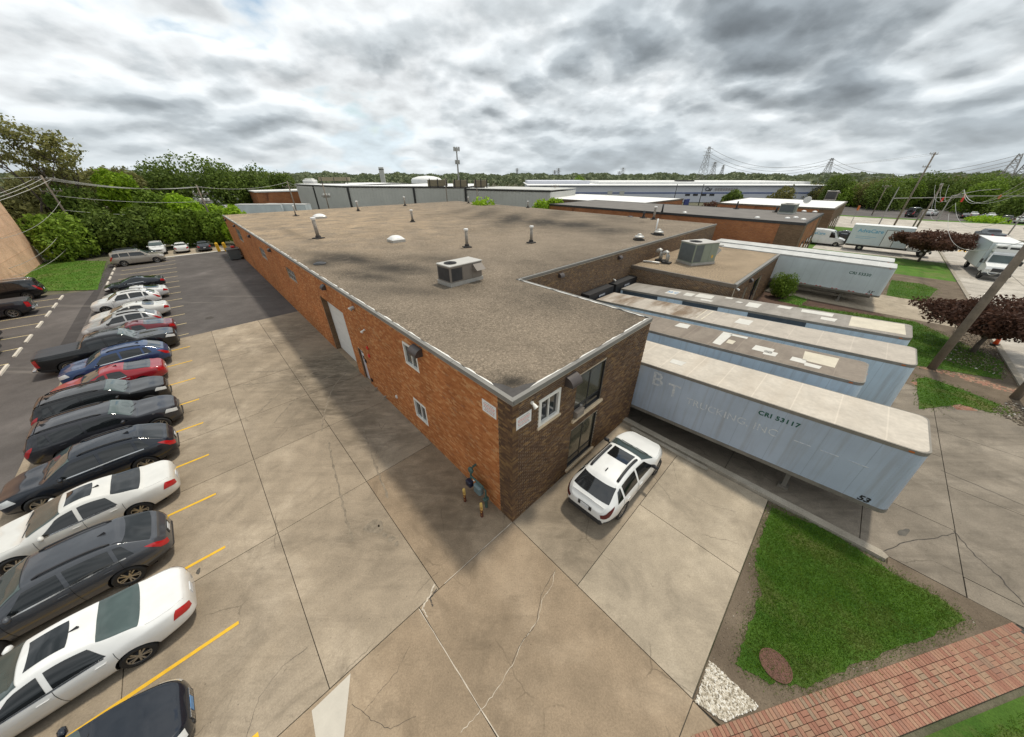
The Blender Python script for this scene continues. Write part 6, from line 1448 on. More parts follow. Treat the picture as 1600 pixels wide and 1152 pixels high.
# left side, behind the lot: tall open trees over a dense thicket
GT = 'tall open trees behind the hedge'
for (a, b, h, lb, lean) in ((88, -31, 20.5, 'tall thin leaved tree cut by the left picture edge', .1), (85, -26.5, 20.6, 'tallest open tree above the left utility pole', .05), (88, -22, 20.0, 'open tree with forked limbs second from the tallest', .0), (87, -18.4, 21.5, 'open tree with rounded crown leaning over the thicket', .0), (87, -15.0, 19.0, 'lower open tree at the right end of the open crowns', .0)):
    open_tree(a, b, h, lb, n=3000, size=.30, clump=.38, group=GT, lean=lean, depth=5, spread=.62, trunk_h=.34, flat=.5)
dense_tree(87, -11.2, 11.8, 5.5, 'bright yellow green tree right of the open crowns', 'leaf_bright', 7000, .40, base=.10, nb=11)
HB = 'thicket behind the parking lot'
for i, (a, b, h, w, lf, lb) in enumerate(((78.5, -19.0, 6.2, 6.5, 'leaf_green', 'big round green bush right of the peach wall'), (80, -14.5, 6.4, 6.0, 'leaf_dark', 'dark bush behind the roof racks of the beige vehicle'), (80, -10.6, 6.6, 6.0, 'leaf_dark', 'dark thicket bush behind the white sport utility'), (79.5, -7.0, 6.2, 5.5, 'leaf_green', 'green thicket bush behind the white saloon'), (78.5, -3.8, 6.0, 5.0, 'leaf_green', 'green thicket bush behind the grey saloon'), (76.5, -.8, 5.6, 4.6, 'leaf_green', 'green bush behind the yellow bins'), (74.0, 2.2, 6.4, 4.6, 'leaf_bright', 'fresh green bush at the far corner of the factory'),
     (86, -16.5, 9.5, 6.5, 'leaf_dark', 'taller dark tree inside the thicket, left'), (87, -8.0, 9.0, 6.5, 'leaf_green', 'taller green tree inside the thicket, right of the bright one'), (86, -3.5, 8.0, 5.5, 'leaf_bright', 'fresh green tree in front of the second pole'), (85, -22.5, 8.5, 6.5, 'leaf_olive', 'olive tree behind the big round bush'), (84, 1.0, 6.2, 5.0, 'leaf_bright', 'low fresh green bush behind the far factory corner'))):
    dense_tree(a, b, h, w, lb, lf, 6500, .36, 'bush' if h < 7 else 'tree', 'thicket_bush' if h < 7 else 'leafy_tree', HB, base=.02 if h < 7 else .12, nb=10)
WD = 'woodland trees on the left skyline'
for i, (a, b, h, w, lf, lb) in enumerate(((165, -30, 11.8, 15, 'leaf_olive', 'olive woodland tree left most on the skyline'), (160, -16, 13.0, 14, 'leaf_olive', 'olive woodland tree above the bright tree'), (168, -4, 17.2, 16, 'leaf_dark', 'dark woodland tree second from the bright tree'), (170, 10, 17.0, 16, 'leaf_dark', 'highest dark woodland tree of the left skyline'), (172, 21, 14.6, 14, 'leaf_dark', 'dark woodland tree sloping down right'), (178, 31, 12.6, 13, 'leaf_dark', 'lowest dark woodland tree right end of the left skyline'), (150, -44, 11.5, 15, 'leaf_olive', 'olive woodland tree behind the tall open trees'), (150, -60, 11.0, 15, 'leaf_dark', 'dark woodland tree far left behind open trees'))):
    dense_tree(a, b, h, w, lb, lf, 6500, .62, group=WD, base=.0, nb=16)
# behind the roof
for (u, v, zt, w, n, lb, lf) in ((752, 309, 6.9, 5.5, 3000, 'fresh green bush top showing over the roof left', 'leaf_bright'), (842, 311, 7.0, 4.2, 2600, 'fresh green bush top showing over the roof right', 'leaf_bright'), (868, 309, 7.0, 4.2, 2600, 'fresh green bush top beside the neighbouring dark roof', 'leaf_bright')):
    a, b = ab(u, v, zt); dense_tree(a, b, zt, w, lb, lf, n, .38, 'tree', 'leafy_tree', 'bush tops behind the factory roof', base=.2, nb=9)
# street trees and shrub
def spread_tree(a, b, h, rad, label, n, size):
    t_ = thing('purple_tree', label, 'tree', W(a, b, 0), .4, 'purple leaved street trees'); m = MB(); tips = []
    m.tube([(0, 0, -.1), (.03, .02, h*.14), (.05, -.04, h*.28)], [.17, .13, .12], 8)
    for k in range(8):
        an = 2*math.pi*k/8+jit(.3); L_ = rad*random.uniform(.62, .95); p1 = Vector((.04, -.03, h*.26)); p2 = p1+Vector((math.cos(an)*L_*.4, math.sin(an)*L_*.4, h*.20)); p3 = p1+Vector((math.cos(an)*L_, math.sin(an)*L_, h*random.uniform(.22, .50)))
        m.tube([p1, (p1+p2)/2+Vector((jit(.1), jit(.1), .05)), p2, (p2+p3)/2+Vector((jit(.2), jit(.2), .05)), p3], [.08, .065, .05, .03, .012], 6, 0, False); tips += [p3, (p2+p3)/2, p2]
        for j in range(4):
            s_ = p2.lerp(p3, random.random()); e_ = s_+Vector((jit(.9), jit(.9), random.uniform(.1, .9))); m.tube([s_, (s_+e_)/2+Vector((jit(.1), jit(.1), .06)), e_], [.03, .02, .008], 5, 0, False); tips.append(e_)
    m.build('trunk', ['bark'], t_, True)
    bl = []
    for p in tips: s = rad*random.uniform(.13, .24); bl.append((p.x, p.y, min(p.z+.1, h-s*.5), s, s, s*.55))
    bl.append((0, 0, h*.80, rad*.45, rad*.45, h*.14))
    crown_part(t_, bl, n, size, 'leaf_purple', inner=.3); return t_
spread_tree(-13.9, 33.3, 4.3, 4.3, 'purple leaved tree beside the orange cone', 17000, .15); spread_tree(-12.5, 72.2, 4.6, 4.2, 'purple leaved tree in front of the white box truck', 11000, .20)
a, b = ab(1108, 322, 4.5); dense_tree(a, b, 5.5, 4.5, 'small dark purple tree by the far blue gate', 'leaf_purple', 2200, .32, base=.15)
dense_tree(-1.5, 37.6, 2.55, 2.3, 'round clipped green shrub beside the white trailer', 'leaf_green', 6500, .10, 'shrub', 'round_shrub', base=.0, nb=14)
# far side woods of the street
WR = 'trees beyond the cross road'
k = 0
spots = [(1262, 283, 4, 'leaf_olive'), (1290, 272, 8, 'leaf_dark'), (1318, 280, 7, 'leaf_green'), (1345, 282, 6, 'leaf_dark'), (1368, 274, 8, 'leaf_dark'), (1392, 276, 7, 'leaf_green'), (1416, 272, 8, 'leaf_dark'), (1440, 274, 8, 'leaf_green'), (1470, 279, 7, 'leaf_dark'), (1492, 270, 9, 'leaf_dark'), (1515, 271, 9, 'leaf_green'), (1542, 274, 9, 'leaf_dark'), (1568, 277, 8, 'leaf_olive'), (1592, 279, 8, 'leaf_dark')]
names_ = ['first', 'second', 'third', 'fourth', 'fifth', 'sixth', 'seventh', 'eighth', 'ninth', 'tenth', 'eleventh', 'twelfth', 'thirteenth', 'fourteenth']
for i, (u, v, w, lf) in enumerate(spots):
    D = at(u, 340, 0); L_ = math.hypot(*D); dist = random.uniform(182, 225); x, y = D[0]/L_*dist, D[1]/L_*dist
    f = 500.0; cp, sp = math.cos(PITCH), math.sin(PITCH); yy = -(v-576)/f; dz = (-sp+yy*cp)/math.hypot((u-800)/f, cp+yy*sp); a, b = WI(x, y)
    dense_tree(a, b, CAM_H+dz*dist+jit(1.6), random.uniform(8.5, 14), 'tall roadside tree beyond the cross road, %s from the white roof' % names_[i], random.choice([lf, lf, 'leaf_olive', 'leaf_dark']), 6000, .46, group=WR, base=.0, nb=14)
for i, (u, v, w, lf, lb) in enumerate(((1132, 296, 5, 'leaf_dark', 'dark tree in front of the long pale building, left'), (1205, 290, 8, 'leaf_olive', 'olive tree in front of the long pale building, right'), (900, 274, 9, 'leaf_green', 'single round tree on the skyline above pale roofs'))):
    D = at(u, 345, 0); L_ = math.hypot(*D); dist = (118, 128, 230)[i]; x, y = D[0]/L_*dist, D[1]/L_*dist; f = 500.0; cp, sp = math.cos(PITCH), math.sin(PITCH); yy = -(v-576)/f; dz = (-sp+yy*cp)/math.hypot((u-800)/f, cp+yy*sp); a, b = WI(x, y)
    dense_tree(a, b, CAM_H+dz*dist, (6, 8, 10)[i], lb, lf, 3500, .5, base=.0, nb=10)
# the far belt of woods all along the horizon reads as one mass
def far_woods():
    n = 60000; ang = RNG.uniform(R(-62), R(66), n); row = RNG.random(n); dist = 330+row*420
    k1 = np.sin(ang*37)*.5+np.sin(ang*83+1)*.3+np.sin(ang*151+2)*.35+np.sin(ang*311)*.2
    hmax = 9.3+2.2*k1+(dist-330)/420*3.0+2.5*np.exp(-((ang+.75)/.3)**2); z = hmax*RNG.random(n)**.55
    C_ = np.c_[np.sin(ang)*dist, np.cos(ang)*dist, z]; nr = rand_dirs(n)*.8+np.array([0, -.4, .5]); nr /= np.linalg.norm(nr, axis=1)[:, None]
    o = tri_mesh('far_woods', leaf_quads(C_, nr, 2.6, 1.3), 'leaf_far_hazy', None, RNG.random(n)); stuff(o, 'dark belt of far woods along the whole horizon', 'woods')
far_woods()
lawn('side_lawn', px((40, 455), (152, 453), (166, 408), (79, 407), (40, 424)), 'turf_bright', 'blade_bright', 60, z=.0, h=.08, w=.03)
# ---------------------------------------------------------------- neighbouring buildings
simple('metal_wall', (.50, .495, .455), .6, var=.05, vs=.3); simple('metal_rib', (.03, .028, .026), .6, var=.1); simple('lav_wall', (.56, .575, .63), .6, var=.04, vs=.2); simple('blue_stripe', (.08, .12, .28), .5, var=.05); simple('gate_blue', (.03, .05, .20), .5, var=.1); simple('peach', (.58, .37, .24), .85, var=.08, vs=.5); simple('truck_white', (.74, .74, .72), .4, var=.04); simple('truck_side', (.60, .66, .68), .4, var=.05); simple('rust_field', (.22, .15, .10), .95, var=.15, kind='Position', vs=.1)
def block(name, label, a0, a1, b0, b1, z, walls, roofm, edge='fascia_dark', cat='building', zb=0.):
    t_ = thing(name, label, cat, W((a0+a1)/2, (b0+b1)/2, zb), AD)
    def bx(nm, mat, *q, par=t_): m = MB(W); m.box(*q); return m.build(nm, [mat], par, fixn=True)
    for nm, q, mt in (('wall', (a0, a0+.3, b0, b1, zb, z-.25), walls[0]), ('wall', (a0+.3, a1, b0, b0+.3, zb, z-.25), walls[1]), ('wall', (a1-.3, a1, b0+.3, b1, zb, z-.25), walls[1]), ('wall', (a0+.3, a1-.3, b1-.3, b1, zb, z-.25), walls[1])): bx(nm, mt, *q)
    bx('roof', roofm, a0+.22, a1-.22, b0+.22, b1-.22, z-.24, z+.01)
    for q in ((a0-.08, a0+.2, b0-.08, b1+.08, z-.25, z+.05), (a1-.2, a1+.08, b0-.08, b1+.08, z-.25, z+.05), (a0+.2, a1-.2, b0-.08, b0+.2, z-.25, z+.05), (a0+.2, a1-.2, b1-.2, b1+.08, z-.25, z+.05)): bx('roof_edge', edge, *q)
    return t_, bx
b2, bx2 = block('brick_building', 'neighbouring orange brick building with dark grey roof behind the annex', .0, 40, 48.8, 65.0, 6.05, ('bricktex_orange', 'bricktex_orange'), 'roof_grey', 'metal_rib')
for q in ((-.03, 0, 48.8, 51.0), (-.03, 0, 62.5, 65.0)): bx2('brick_pier', 'bricktex_brown', q[0], q[1], q[2], q[3], 0, 5.78)
bx2('brick_return', 'bricktex_brown', -.02, 2.4, 48.77, 48.8, 0, 5.78)
for q in (53.5, 57.5, 60.5): w_ = bx2('window', 'frame_black', -.05, 0, q, q+1.6, .4, 3.4); bx2('pane', 'glass_dark', -.055, -.051, q+.1, q+1.5, .5, 3.3, par=w_)
b3, bx3 = block('brick_building', 'farther brown brick building with bright white roof', .0, 20, 84.0, 110, 5.6, ('bricktex_brown', 'bricktex_orange'), 'roof_white', 'fascia_dark')
bx3('brick_pier', 'bricktex_brown', -.02, 2.2, 83.97, 84.0, 0, 5.35)
for q in (88, 94, 100, 105): w_ = bx3('window', 'frame_black', -.05, 0, q, q+2, .6, 3.2); bx3('pane', 'glass_dark', -.055, -.051, q+.1, q+1.9, .7, 3.1, par=w_)
b4, bx4 = block('brick_building', 'low orange brick building with white roof and blue gate', 30, 62, 66.0, 90, 5.75, ('bricktex_orange', 'bricktex_brown'), 'roof_white')
bx4('gate', 'gate_blue', 29.6, 29.9, 90.5, 93.5, 0, 5.6)
b5, bx5 = block('brick_building', 'small white roofed building behind the dark bushes', 66, 84, 74, 92, 5.9, ('bricktex_brown', 'bricktex_brown'), 'roof_white')
for (u, v, zz, h, lb) in ((1005, 341, 6.05, 1.0, 'left')[:4]+('black vent on the dark neighbouring roof, left',), (1034, 333, 6.05, 1.3, 'black vent on the dark neighbouring roof beside the first'), (1150, 327, 6.05, 1.3, 'black vent on the dark neighbouring roof, middle'), (1212, 332, 6.05, .9, 'short black vent beside the grey rooftop box')):
    a, b = ab(u, v, zz); vent_pipe(a, b, h, lb, .12, zz, 'black_metal', 'vents on the dark roof', False)
rooftop_unit(Vector(W(*ab(1229, 334, 6.05), 6.05)), BD, 2.6, 1.8, 1.3, 'grey rooftop box on the dark neighbouring roof', 'green')
rooftop_unit(Vector(W(*ab(1296, 313, 5.62), 5.62)), BD, 2.6, 2.0, 2.0, 'beige rooftop unit at the far corner of the white roof', 'tan')
for i, (u, v, lb) in enumerate(((1183, 341, 'left of the grey rooftop box'), (1230, 342, 'below the grey rooftop box'), (1243, 341, 'below right of the grey rooftop box'), (1255, 344, 'nearest the front roof edge'), (1256, 331, 'right of the grey rooftop box'), (1273, 332, 'at the far right roof corner'), (1070, 333, 'far left past the black vents'))):
    a, b = ab(u, v, 6.06); m = MB(); m.lathe([(.30, 0), (.30, .1), (.16, .2), (0, .22)], n=12); o = m.build('mushroom_vent', ['dome'], origin=(0, 0, 0)); o.location = W(a, b, 6.065); tag(o, 'small white cap vent on dark roof, '+lb, 'roof vent', 'white caps on the dark roof')
a, b = ab(1259, 318, 5.62); m = MB(); m.lathe([(.0, -.03), (.66, .0), (.72, .15), (.66, .17), (.0, .02)], n=20, axis='y'); o = m.build('satellite_dish', ['galv'], origin=(0, 0, -.66)); o.location = W(a, b, 5.64); o.rotation_euler = (.4, 0, 2.2); tag(o, 'round satellite dish on the white roof', 'satellite dish')
# pale metal warehouse behind the roof
def wh_block(t_, P, Q, z, back, ribs, roofm='roof_white'):
    P, Q = Vector((*P, 0)), Vector((*Q, 0)); ex = (Q-P).normalized(); ey = Vector((-ex.y, ex.x, 0)); L_ = (Q-P).length
    if ey.y < 0: ey = -ey
    inv_ = root_matrix(t_).inverted()
    def T(x, y, zz): return tuple(P+ex*x+ey*y+Vector((0, 0, zz)))
    def part(nm, mat, *q): m = MB(T); m.box(*q); return m.build(nm, [mat], t_, fixn=True)
    part('wall', 'metal_wall', 0, L_, 0, back, 0, z-.4); part('roof', roofm, -.15, L_+.15, -.2, back, z-.02, z+.12); part('eave', 'metal_rib', -.1, L_+.1, -.12, -.0, z-.395, z-.03)
    for x in ribs: part('downspout', 'metal_rib', x*L_-.28, x*L_+.28, -.25, -.01, 0, z-.4)
    n = int(L_/1.0)
    for k in range(n): part('wall_rib', 'metal_wall', k*L_/n-.03, k*L_/n+.03, -.05, -.004, 0, z-.41)
    return part, L_
wh = thing('metal_warehouse', 'long pale metal warehouse with dark ribs behind the factory roof', 'warehouse', (-20, 110, 0), 0)
p0_, p1_, p2_, p3_ = at(462, 288, 8.), at(537, 291, 8.), at(729, 292, 8.), at(860, 297.5, 7.6)
wh_block(wh, p0_, p1_, 8.0, 30, (.40,)); wh_block(wh, (p1_[0], p1_[1]), p2_, 8.0, 30, (.03, .58, .99)); wh_block(wh, (p2_[0]+.1, p2_[1]), p3_, 7.55, 18, (), 'metal_wall')
simple('box_tan', (.22, .185, .12), .7, var=.1)
for i, (u, v, w_, lb) in enumerate(((520, 284, 5, 'tan rooftop housing at left on the warehouse'), (682, 289, 5, 'tan rooftop housing in the middle of the warehouse'), (718, 290, 4.2, 'tan rooftop housing right of the middle'), (750, 290, 3.5, 'tan rooftop housing at right on the warehouse'))):
    x, y = at(u, v+2, 8.4); sc = math.hypot(x, y)/500; w2 = (35, 26, 20, 18)[i]*sc
    t_ = thing('rooftop_housing', lb, 'rooftop unit', (x, y+2, 8.1), .15, 'warehouse rooftop housings'); m = MB(); m.box(-w2/2, w2/2, -1, 1, .9 if i == 0 else .3, 2.1 if i == 0 else 1.7); m.build('casing', ['box_tan'], t_); m = MB()
    for x_ in (-w2*.42, -.1, w2*.42): m.box(x_, x_+.25, -1.02, -.8, 0, 2.0)
    m.build('frame', ['metal_rib'], t_)
    m = MB(); m.box(-w2/2, w2*.3, -.9, .9, 0, .28); m.build('skid', ['roof_grey'], t_)
t_ = thing('roof_ventilator', 'white round ventilator at the left end of the warehouse roof', 'roof vent', (*at(481, 287, 8.1), 8.1), 0); m = MB(); m.cbox((0, 2, .6), (4.2, 3, 1.2), bev=.2); m.build('base', ['pvc_white'], t_); m = MB(); m.cbox((0, 2, 1.4), (2.8, 2.2, .4), bev=.15); m.build('cap', ['pvc_white'], t_)
# long pale building with blue stripes
lv = thing('pale_building', 'very long pale lilac building with blue stripe and white roof', 'building', (70, 170, 0), 0)
def lvp(nm, mat, x0, x1, y0, y1, z0, z1, par=None): m = MB(); m.box(x0-70, x1-70, y0-170, y1-170, z0, z1); return m.build(nm, [mat], par or lv, fixn=True)
lvp('wall', 'lav_wall', 8, 146, 168, 230, 0, 6.6); lvp('roof', 'roof_white', 7, 147, 167, 231, 6.62, 6.9); lvp('wall', 'lav_wall', 8, 40, 190, 225, 6.92, 8.2); lvp('upper_roof', 'roof_white', 44, 150, 186, 228, 6.93, 8.0)
lvp('stripe', 'blue_stripe', 8, 146, 167.9, 167.99, 3.5, 4.0); lvp('stripe', 'blue_stripe', 8, 146, 167.9, 167.99, 6.35, 6.58); lvp('upper_hall', 'metal_rib', 84, 92, 187, 192, 8.05, 8.6)
for x in (80, 83.6, 87.5, 91.2): w_ = lvp('window', 'frame_black', x, x+2.2, 167.86, 167.98, 2.6, 3.4)
for x in (44, 49.5): lvp('door', 'metal_wall', x, x+2.2, 167.86, 167.98, 0, 4.6)
me = text_mesh('Car', 2.1, bold=.05); me.materials.append(MAT['letter_black']); o = bpy.data.objects.new('lettering', me); COL.objects.link(o); o.parent = lv; o.location = (88.5-70, 167.8-170, 4.6); o.rotation_euler = (R(90), 0, 0)
m = MB(); q = 93.0
for w_ in (.9, .8, 1.0, .7, .9, .8, .9, .7, .9): m.box(q-70, q-70+w_, 167.80-170, 167.85-170, 4.7, 5.7); q += w_+.35
m.build('lettering', ['lav_wall' if False else 'sign_grey'], lv, fixn=True)
# peach brick building at the left
pb, bxp = block('peach_building', 'tall windowless peach brick building at the left edge', 20, 78, -60, -21.9, 8.6, ('bricktex_peach', 'bricktex_peach'), 'roof_grey', 'fascia')
for z_ in (2.2, 4.4, 6.5): bxp('course_line', 'peach', 20.1, 77.9, -21.9, -21.885, z_, z_+.05)
bxp('wall', 'bricktex_peach', 20.3, 77.7, -22.2, -21.895, 0, 8.34)
bxp('canopy', 'fascia', 63, 66, -21.885, -21.2, 6.4, 6.7)
# far left yard
for i, (u, v, ln, ang, lb) in enumerate(((378, 327, 13, .10, 'far white trailer in the yard, left'), (424, 326, 13, -.05, 'far white trailer in the yard in front of the brick gable'), (404, 312, 11, .0, 'white trailer behind the two yard trailers'))):
    x, y = at(u, v, 0); a, b = WI(x*(.78 if i < 2 else .80), y*(.78 if i < 2 else .80)); trailer(a, b, ln, 2.5, lb, 'tr_white', 'roof_chalk', 'rail_light', tilt=False, rz_extra=math.pi+R(42)+ang)
xx, yy = at(438, 300, 6); yb = thing('yard_building', 'far red brick shed with pale roof in the yard', 'building', (xx*1.15, yy*1.15, 0), .75); m = MB(); m.box(-9, 9, -7, 7, 0, 5.5); m.build('wall', ['bricktex_orange'], yb); m = MB(); m.box(-9.3, 9.3, -7.3, 7.3, 5.52, 5.9); m.build('roof', ['roof_white'], yb)
xx, yy = at(380, 318, 0); yc = thing('yard_shed', 'long low white shed behind the yard cars', 'shed', (xx*.95-14, yy*.95+6, 0), .5); m = MB(); m.box(-14, 14, -6, 6, 0, 4.6); m.build('wall', ['truck_white'], yc); m = MB(); m.box(-14.4, 14.4, -6.4, 6.4, 4.62, 4.9); m.build('roof', ['roof_chalk'], yc)
for i, (u, v, p_, hd, lb) in enumerate(((352, 325, 'paint_white', .9, 'far white car at the yard edge'), (372, 326, 'paint_black', 1.2, 'far black car in the yard'), (18, 325, 'paint_silver', .6, 'silver car behind the peach building'), (45, 325, 'paint_white', .6, 'white car behind the peach building corner'), (112, 315, 'paint_white', .5, 'white van seen between the open trees'))):
    x, y = at(u, v+3, 0); a, b = WI(x, y); car('crossover' if i != 4 else 'van', a, b, hd+2., p_, lb, 'car' if i != 4 else 'van', group='far cars on the left')
# dumpster and yellow bins at the end of the long wall
dm = thing('dumpster', 'grey rubbish container against the far orange wall', 'dumpster', W(60.5, -1.1, 0), AD); m = MB(); m.add([(-1.0, -.7, .1), (1.0, -.7, .1), (1.0, .6, .1), (-1.0, .6, .1), (-1.15, -.95, 1.35), (1.15, -.95, 1.35), (1.15, .6, 1.5), (-1.15, .6, 1.5)], [(0, 3, 2, 1), (0, 1, 5, 4), (1, 2, 6, 5), (2, 3, 7, 6), (3, 0, 4, 7), (4, 5, 6, 7)]); m.build('bin', ['ac_fin'], dm)
for z_ in (.5, .9): m = MB(); m.box(-1.12, 1.12, -.98, -.72, z_, z_+.08); m.build('rib', ['roof_grey'], dm)
for x_ in (-.55, .55): m = MB(); m.cbox((x_, -.15, 1.50), (1.0, 1.6, .06), bev=.02); m.build('lid', ['roof_grey'], dm)
m = MB(); m.cbox((.3, -.3, 1.68), (.6, .5, .3), bev=.08); m.v = [tuple(root_matrix(dm) @ Vector(p)) for p in m.v]; tag(m.build('rubbish_bag', ['red_paint']), 'red bundle lying on top of the grey rubbish container', 'bag')
for i, (a, b, lb) in enumerate(((69.2, -2.2, 'left yellow guard post at the lot end'), (68.6, -1.3, 'right yellow guard post at the lot end'))):
    m = MB(); m.lathe([(.22, 0), (.22, 1.25), (.12, 1.4), (0, 1.42)], n=14); o = m.build('guard_post', ['yellow_paint'], origin=(0, 0, 0)); o.location = W(a, b, 0); tag(o, lb, 'bollard', 'yellow posts at the lot end')
# ---------------------------------------------------------------- street furniture
m = MB(); m.cbox((0, 0, .02), (.36, .36, .04)); m.lathe([(.14, .04), (.035, .70), (.0, .71)], n=16)
cn = thing('traffic_cone', 'orange traffic cone by the kerb under the purple tree', 'cone', W(-15.2, 36.2, .1), .4); m = MB(); m.cbox((0, 0, .02), (.42, .42, .04)); m.build('base', ['rubber'], cn); m = MB(); m.lathe([(.15, .04), (.04, .74), (.0, .75)], n=16); m.build('body', ['orange'], cn, True)
m = MB(); m.lathe([(.112, .30), (.079, .46)], n=16); m.v = [(x*1.03, y*1.03, z) for x, y, z in m.v]; m.build('collar', ['orange'], cn)
GP = 'utility poles'
def pole(a, b, h, label, r=.15, arms=(), mat='pole_wood', xf=False, group=GP, name='utility_pole', armdir=None):
    t_ = thing(name, label, 'pole', W(a, b, 0), (armdir if armdir is not None else AD), group); m = MB(); m.tube([(0, 0, -.3), (0, 0, h*.5), (0, 0, h)], [r, r*.86, r*.7], 10); m.build('shaft', [mat], t_, True)
    for (z, w) in arms:
        m = MB(); m.cbox((0, .12, z), (w, .11, .13)); ar = m.build('crossarm', [mat], t_)
        for x in np.linspace(-w*.46, w*.46, 4): m = MB(); m.lathe([(.03, 0), (.03, .1), (.07, .12), (.05, .25), (0, .27)], (x, .12, z+.065), 8); m.build('insulator', ['galv'], ar)
        for s_ in (-1, 1): m = MB(); m.tube([(s_*w*.28, .12, z-.05), (0, .1, z-.7)], .02, 5); m.build('brace', ['galv'], ar)
    if xf:
        for k in (-1, 0, 1): m = MB(); m.lathe([(.0, 0), (.24, 0), (.26, .1), (.26, .75), (.2, .85), (0, .87)], (k*.62, .42, h-3.0), 12); m.build('transformer', ['galv'], t_, True)
        m = MB(); m.cbox((0, .2, h-2.6), (2.2, .12, .14)); m.build('transformer_rack', [mat], t_)
    return t_
def wire(pts, label, r=.014, sag=.6, n=14, mat='galv', group='overhead wires'):
    m = MB(); P = []
    for i in range(len(pts)-1):
        p, q = Vector(pts[i]), Vector(pts[i+1])
        for k in range(n): t = k/n; P.append(p.lerp(q, t)+Vector((0, 0, -4*sag*t*(1-t))))
    P.append(Vector(pts[-1])); m.tube(P, r, 5); tag(m.build('overhead_wire', [mat]), label, 'wire', group)
pole(-11.66, 27.74, 13.5, 'big leaning looking wooden pole in the right lawn', .21, ((12.6, 2.4),)); pole(-14.75, 26.2, 10.5, 'wooden pole whose foot shows at the right edge', .19, ((9.8, 2.2),))
pole(-9.67, 115, 15.0, 'tallest wooden pole with two crossarms by the cross road', .19, ((14.7, 3.0), (12.4, 3.0)), armdir=BD-R(25)); pole(-12.33, 109.6, 4.6, 'short brown stub pole beside the double pole', .17); pole(-13.05, 111.7, 9.4, 'brown pole with a wide rusty crossarm', .18, ((9.1, 3.6),), armdir=BD-R(10)); pole(-5.16, 155.9, 8.3, 'grey pole beyond the cross road', .14, ((7.9, 2.),))
def pole_px(u, vt, vb, dist, label, **k):
    D = at(u[1], vb, 0); Lh = math.hypot(*D); x, y = D[0]/Lh*dist, D[1]/Lh*dist; f = 500.; cp, sp = math.cos(PITCH), math.sin(PITCH); yy = -(vt-576)/f; dz = (-sp+yy*cp)/math.hypot((u[0]-800)/f, cp+yy*sp); a, b = WI(x, y); return pole(a, b, CAM_H+dz*dist, label, **k), (x, y, CAM_H+dz*dist)
lp, lt = pole_px((66, 110), 274, 345, 88, 'wooden pole with crossarms in front of the tall open trees', r=.15, arms=((10.4, 2.6), (8.9, 2.2)), armdir=.5); lp2, lt2 = pole_px((308, 330), 289, 342, 86, 'wooden pole with transformers behind the hedge', r=.15, arms=((8.0, 2.4),), xf=True, armdir=.2)
lp3, lt3 = pole_px((448, 462), 283, 326, 100, 'leaning looking pole left of the warehouse', r=.15, arms=((8.6, 3.0),), armdir=.1); lp4, lt4 = pole_px((502, 514), 287, 326, 98, 'pole with grey transformer cans before the warehouse', r=.16, xf=True, armdir=.0)
for i, (u, vt, vb, ds, lb) in enumerate((((695, 699), 278, 318, 100, 'slim pole before the warehouse wall, left of middle'), ((743, 746), 288, 314, 100, 'slim pole before the warehouse wall by the bush'), ((866, 866), 289, 314, 105, 'pole with crossarms above the white low roof'), ((1057, 1050), 288, 325, 118, 'dark lamp post before the long pale building'), ((1102, 1090), 288, 325, 118, 'dark pole right of the lamp post'))): pole_px(u, vt, vb, ds, lb, r=.13, arms=(((8.2, 2.4), (7.2, 2.0)) if i == 2 else ()), armdir=.2, mat='pole_wood' if i < 3 else 'black_metal')
def v3(t, dx=0, dz=0): return (t[0]+dx, t[1], t[2]+dz)
for i, dx in enumerate((-1.1, -.3, .5, 1.1)): wire([v3(lt, dx, -.3), v3(lt2, dx*.8, -.3)], 'bare wire between the two hedge poles, strand %s' % ('one', 'two', 'three', 'four')[i], .022, .8)
for i, dz in enumerate((-2.6, -4.6)): wire([v3(lt, 0, dz), v3(lt2, 0, dz)], 'lower cable between the two hedge poles, '+('upper' if i == 0 else 'lowest'), .03, .5)
wire([v3(lt2, 0, -.3), v3(lt3, 0, -.2), v3(lt4, 0, -.3)], 'wire from transformer pole to the warehouse poles', .025, .8); wire([v3(lt, 0, -.2), W(62, -60, 10.2)], 'wire leaving the left pole past the picture edge', .025, .4)
for i, (dx, dz, e_) in enumerate(((-1.2, -.4, (60, -32, 8.2)), (0, -.4, (58, -32, 7.6)), (1.2, -.5, (56, -32, 7.3)), (.4, -3.4, (62, -23.8, 5.0)), (.5, -5.2, (60, -23.0, 1.8)), (.6, -7.2, (60, -22.9, 1.2)))): wire([v3(lt, dx, dz), W(*e_)], 'drooping service line over the peach wall, %s from the top' % ('first', 'second', 'third', 'fourth', 'fifth', 'sixth')[i], .028 if i < 3 else .022, 1.7, mat='patch_white' if i < 3 else 'galv')
bp = Vector(W(-11.66, 27.74, 12.7)); sp_ = Vector(W(-14.75, 26.2, 9.9)); tp_ = Vector(W(-9.67, 115, 12.4)); cp_ = Vector(W(-13.05, 111.7, 9.2))
for i, (dx, dz) in enumerate(((-1., 0), (0, .1), (1., 0), (0, -2.5), (0, -4.6))): wire([cp_+Vector((dx*1.4, 0, dz*.5)), Vector(W(-12.3, 70, 9.3+dz*.6)), bp+Vector((dx, 0, dz))], 'sagging line from the rusty crossarm to the big right pole, %s' % ('left', 'middle', 'right', 'under the arm', 'lowest')[i], .016, 2.2, 16, 'galv')
for i, (z0, e_) in enumerate(((7.0, (-24, 20, 3.)), (6.6, (-13.5, 42, 4.2)), (8.0, (-22, 31, 6)))): wire([W(-11.66, 27.74, z0), W(*e_)], 'guy wire at the big right pole, '+('toward the near street', 'toward the white truck', 'toward the street side')[i], .02, .4)
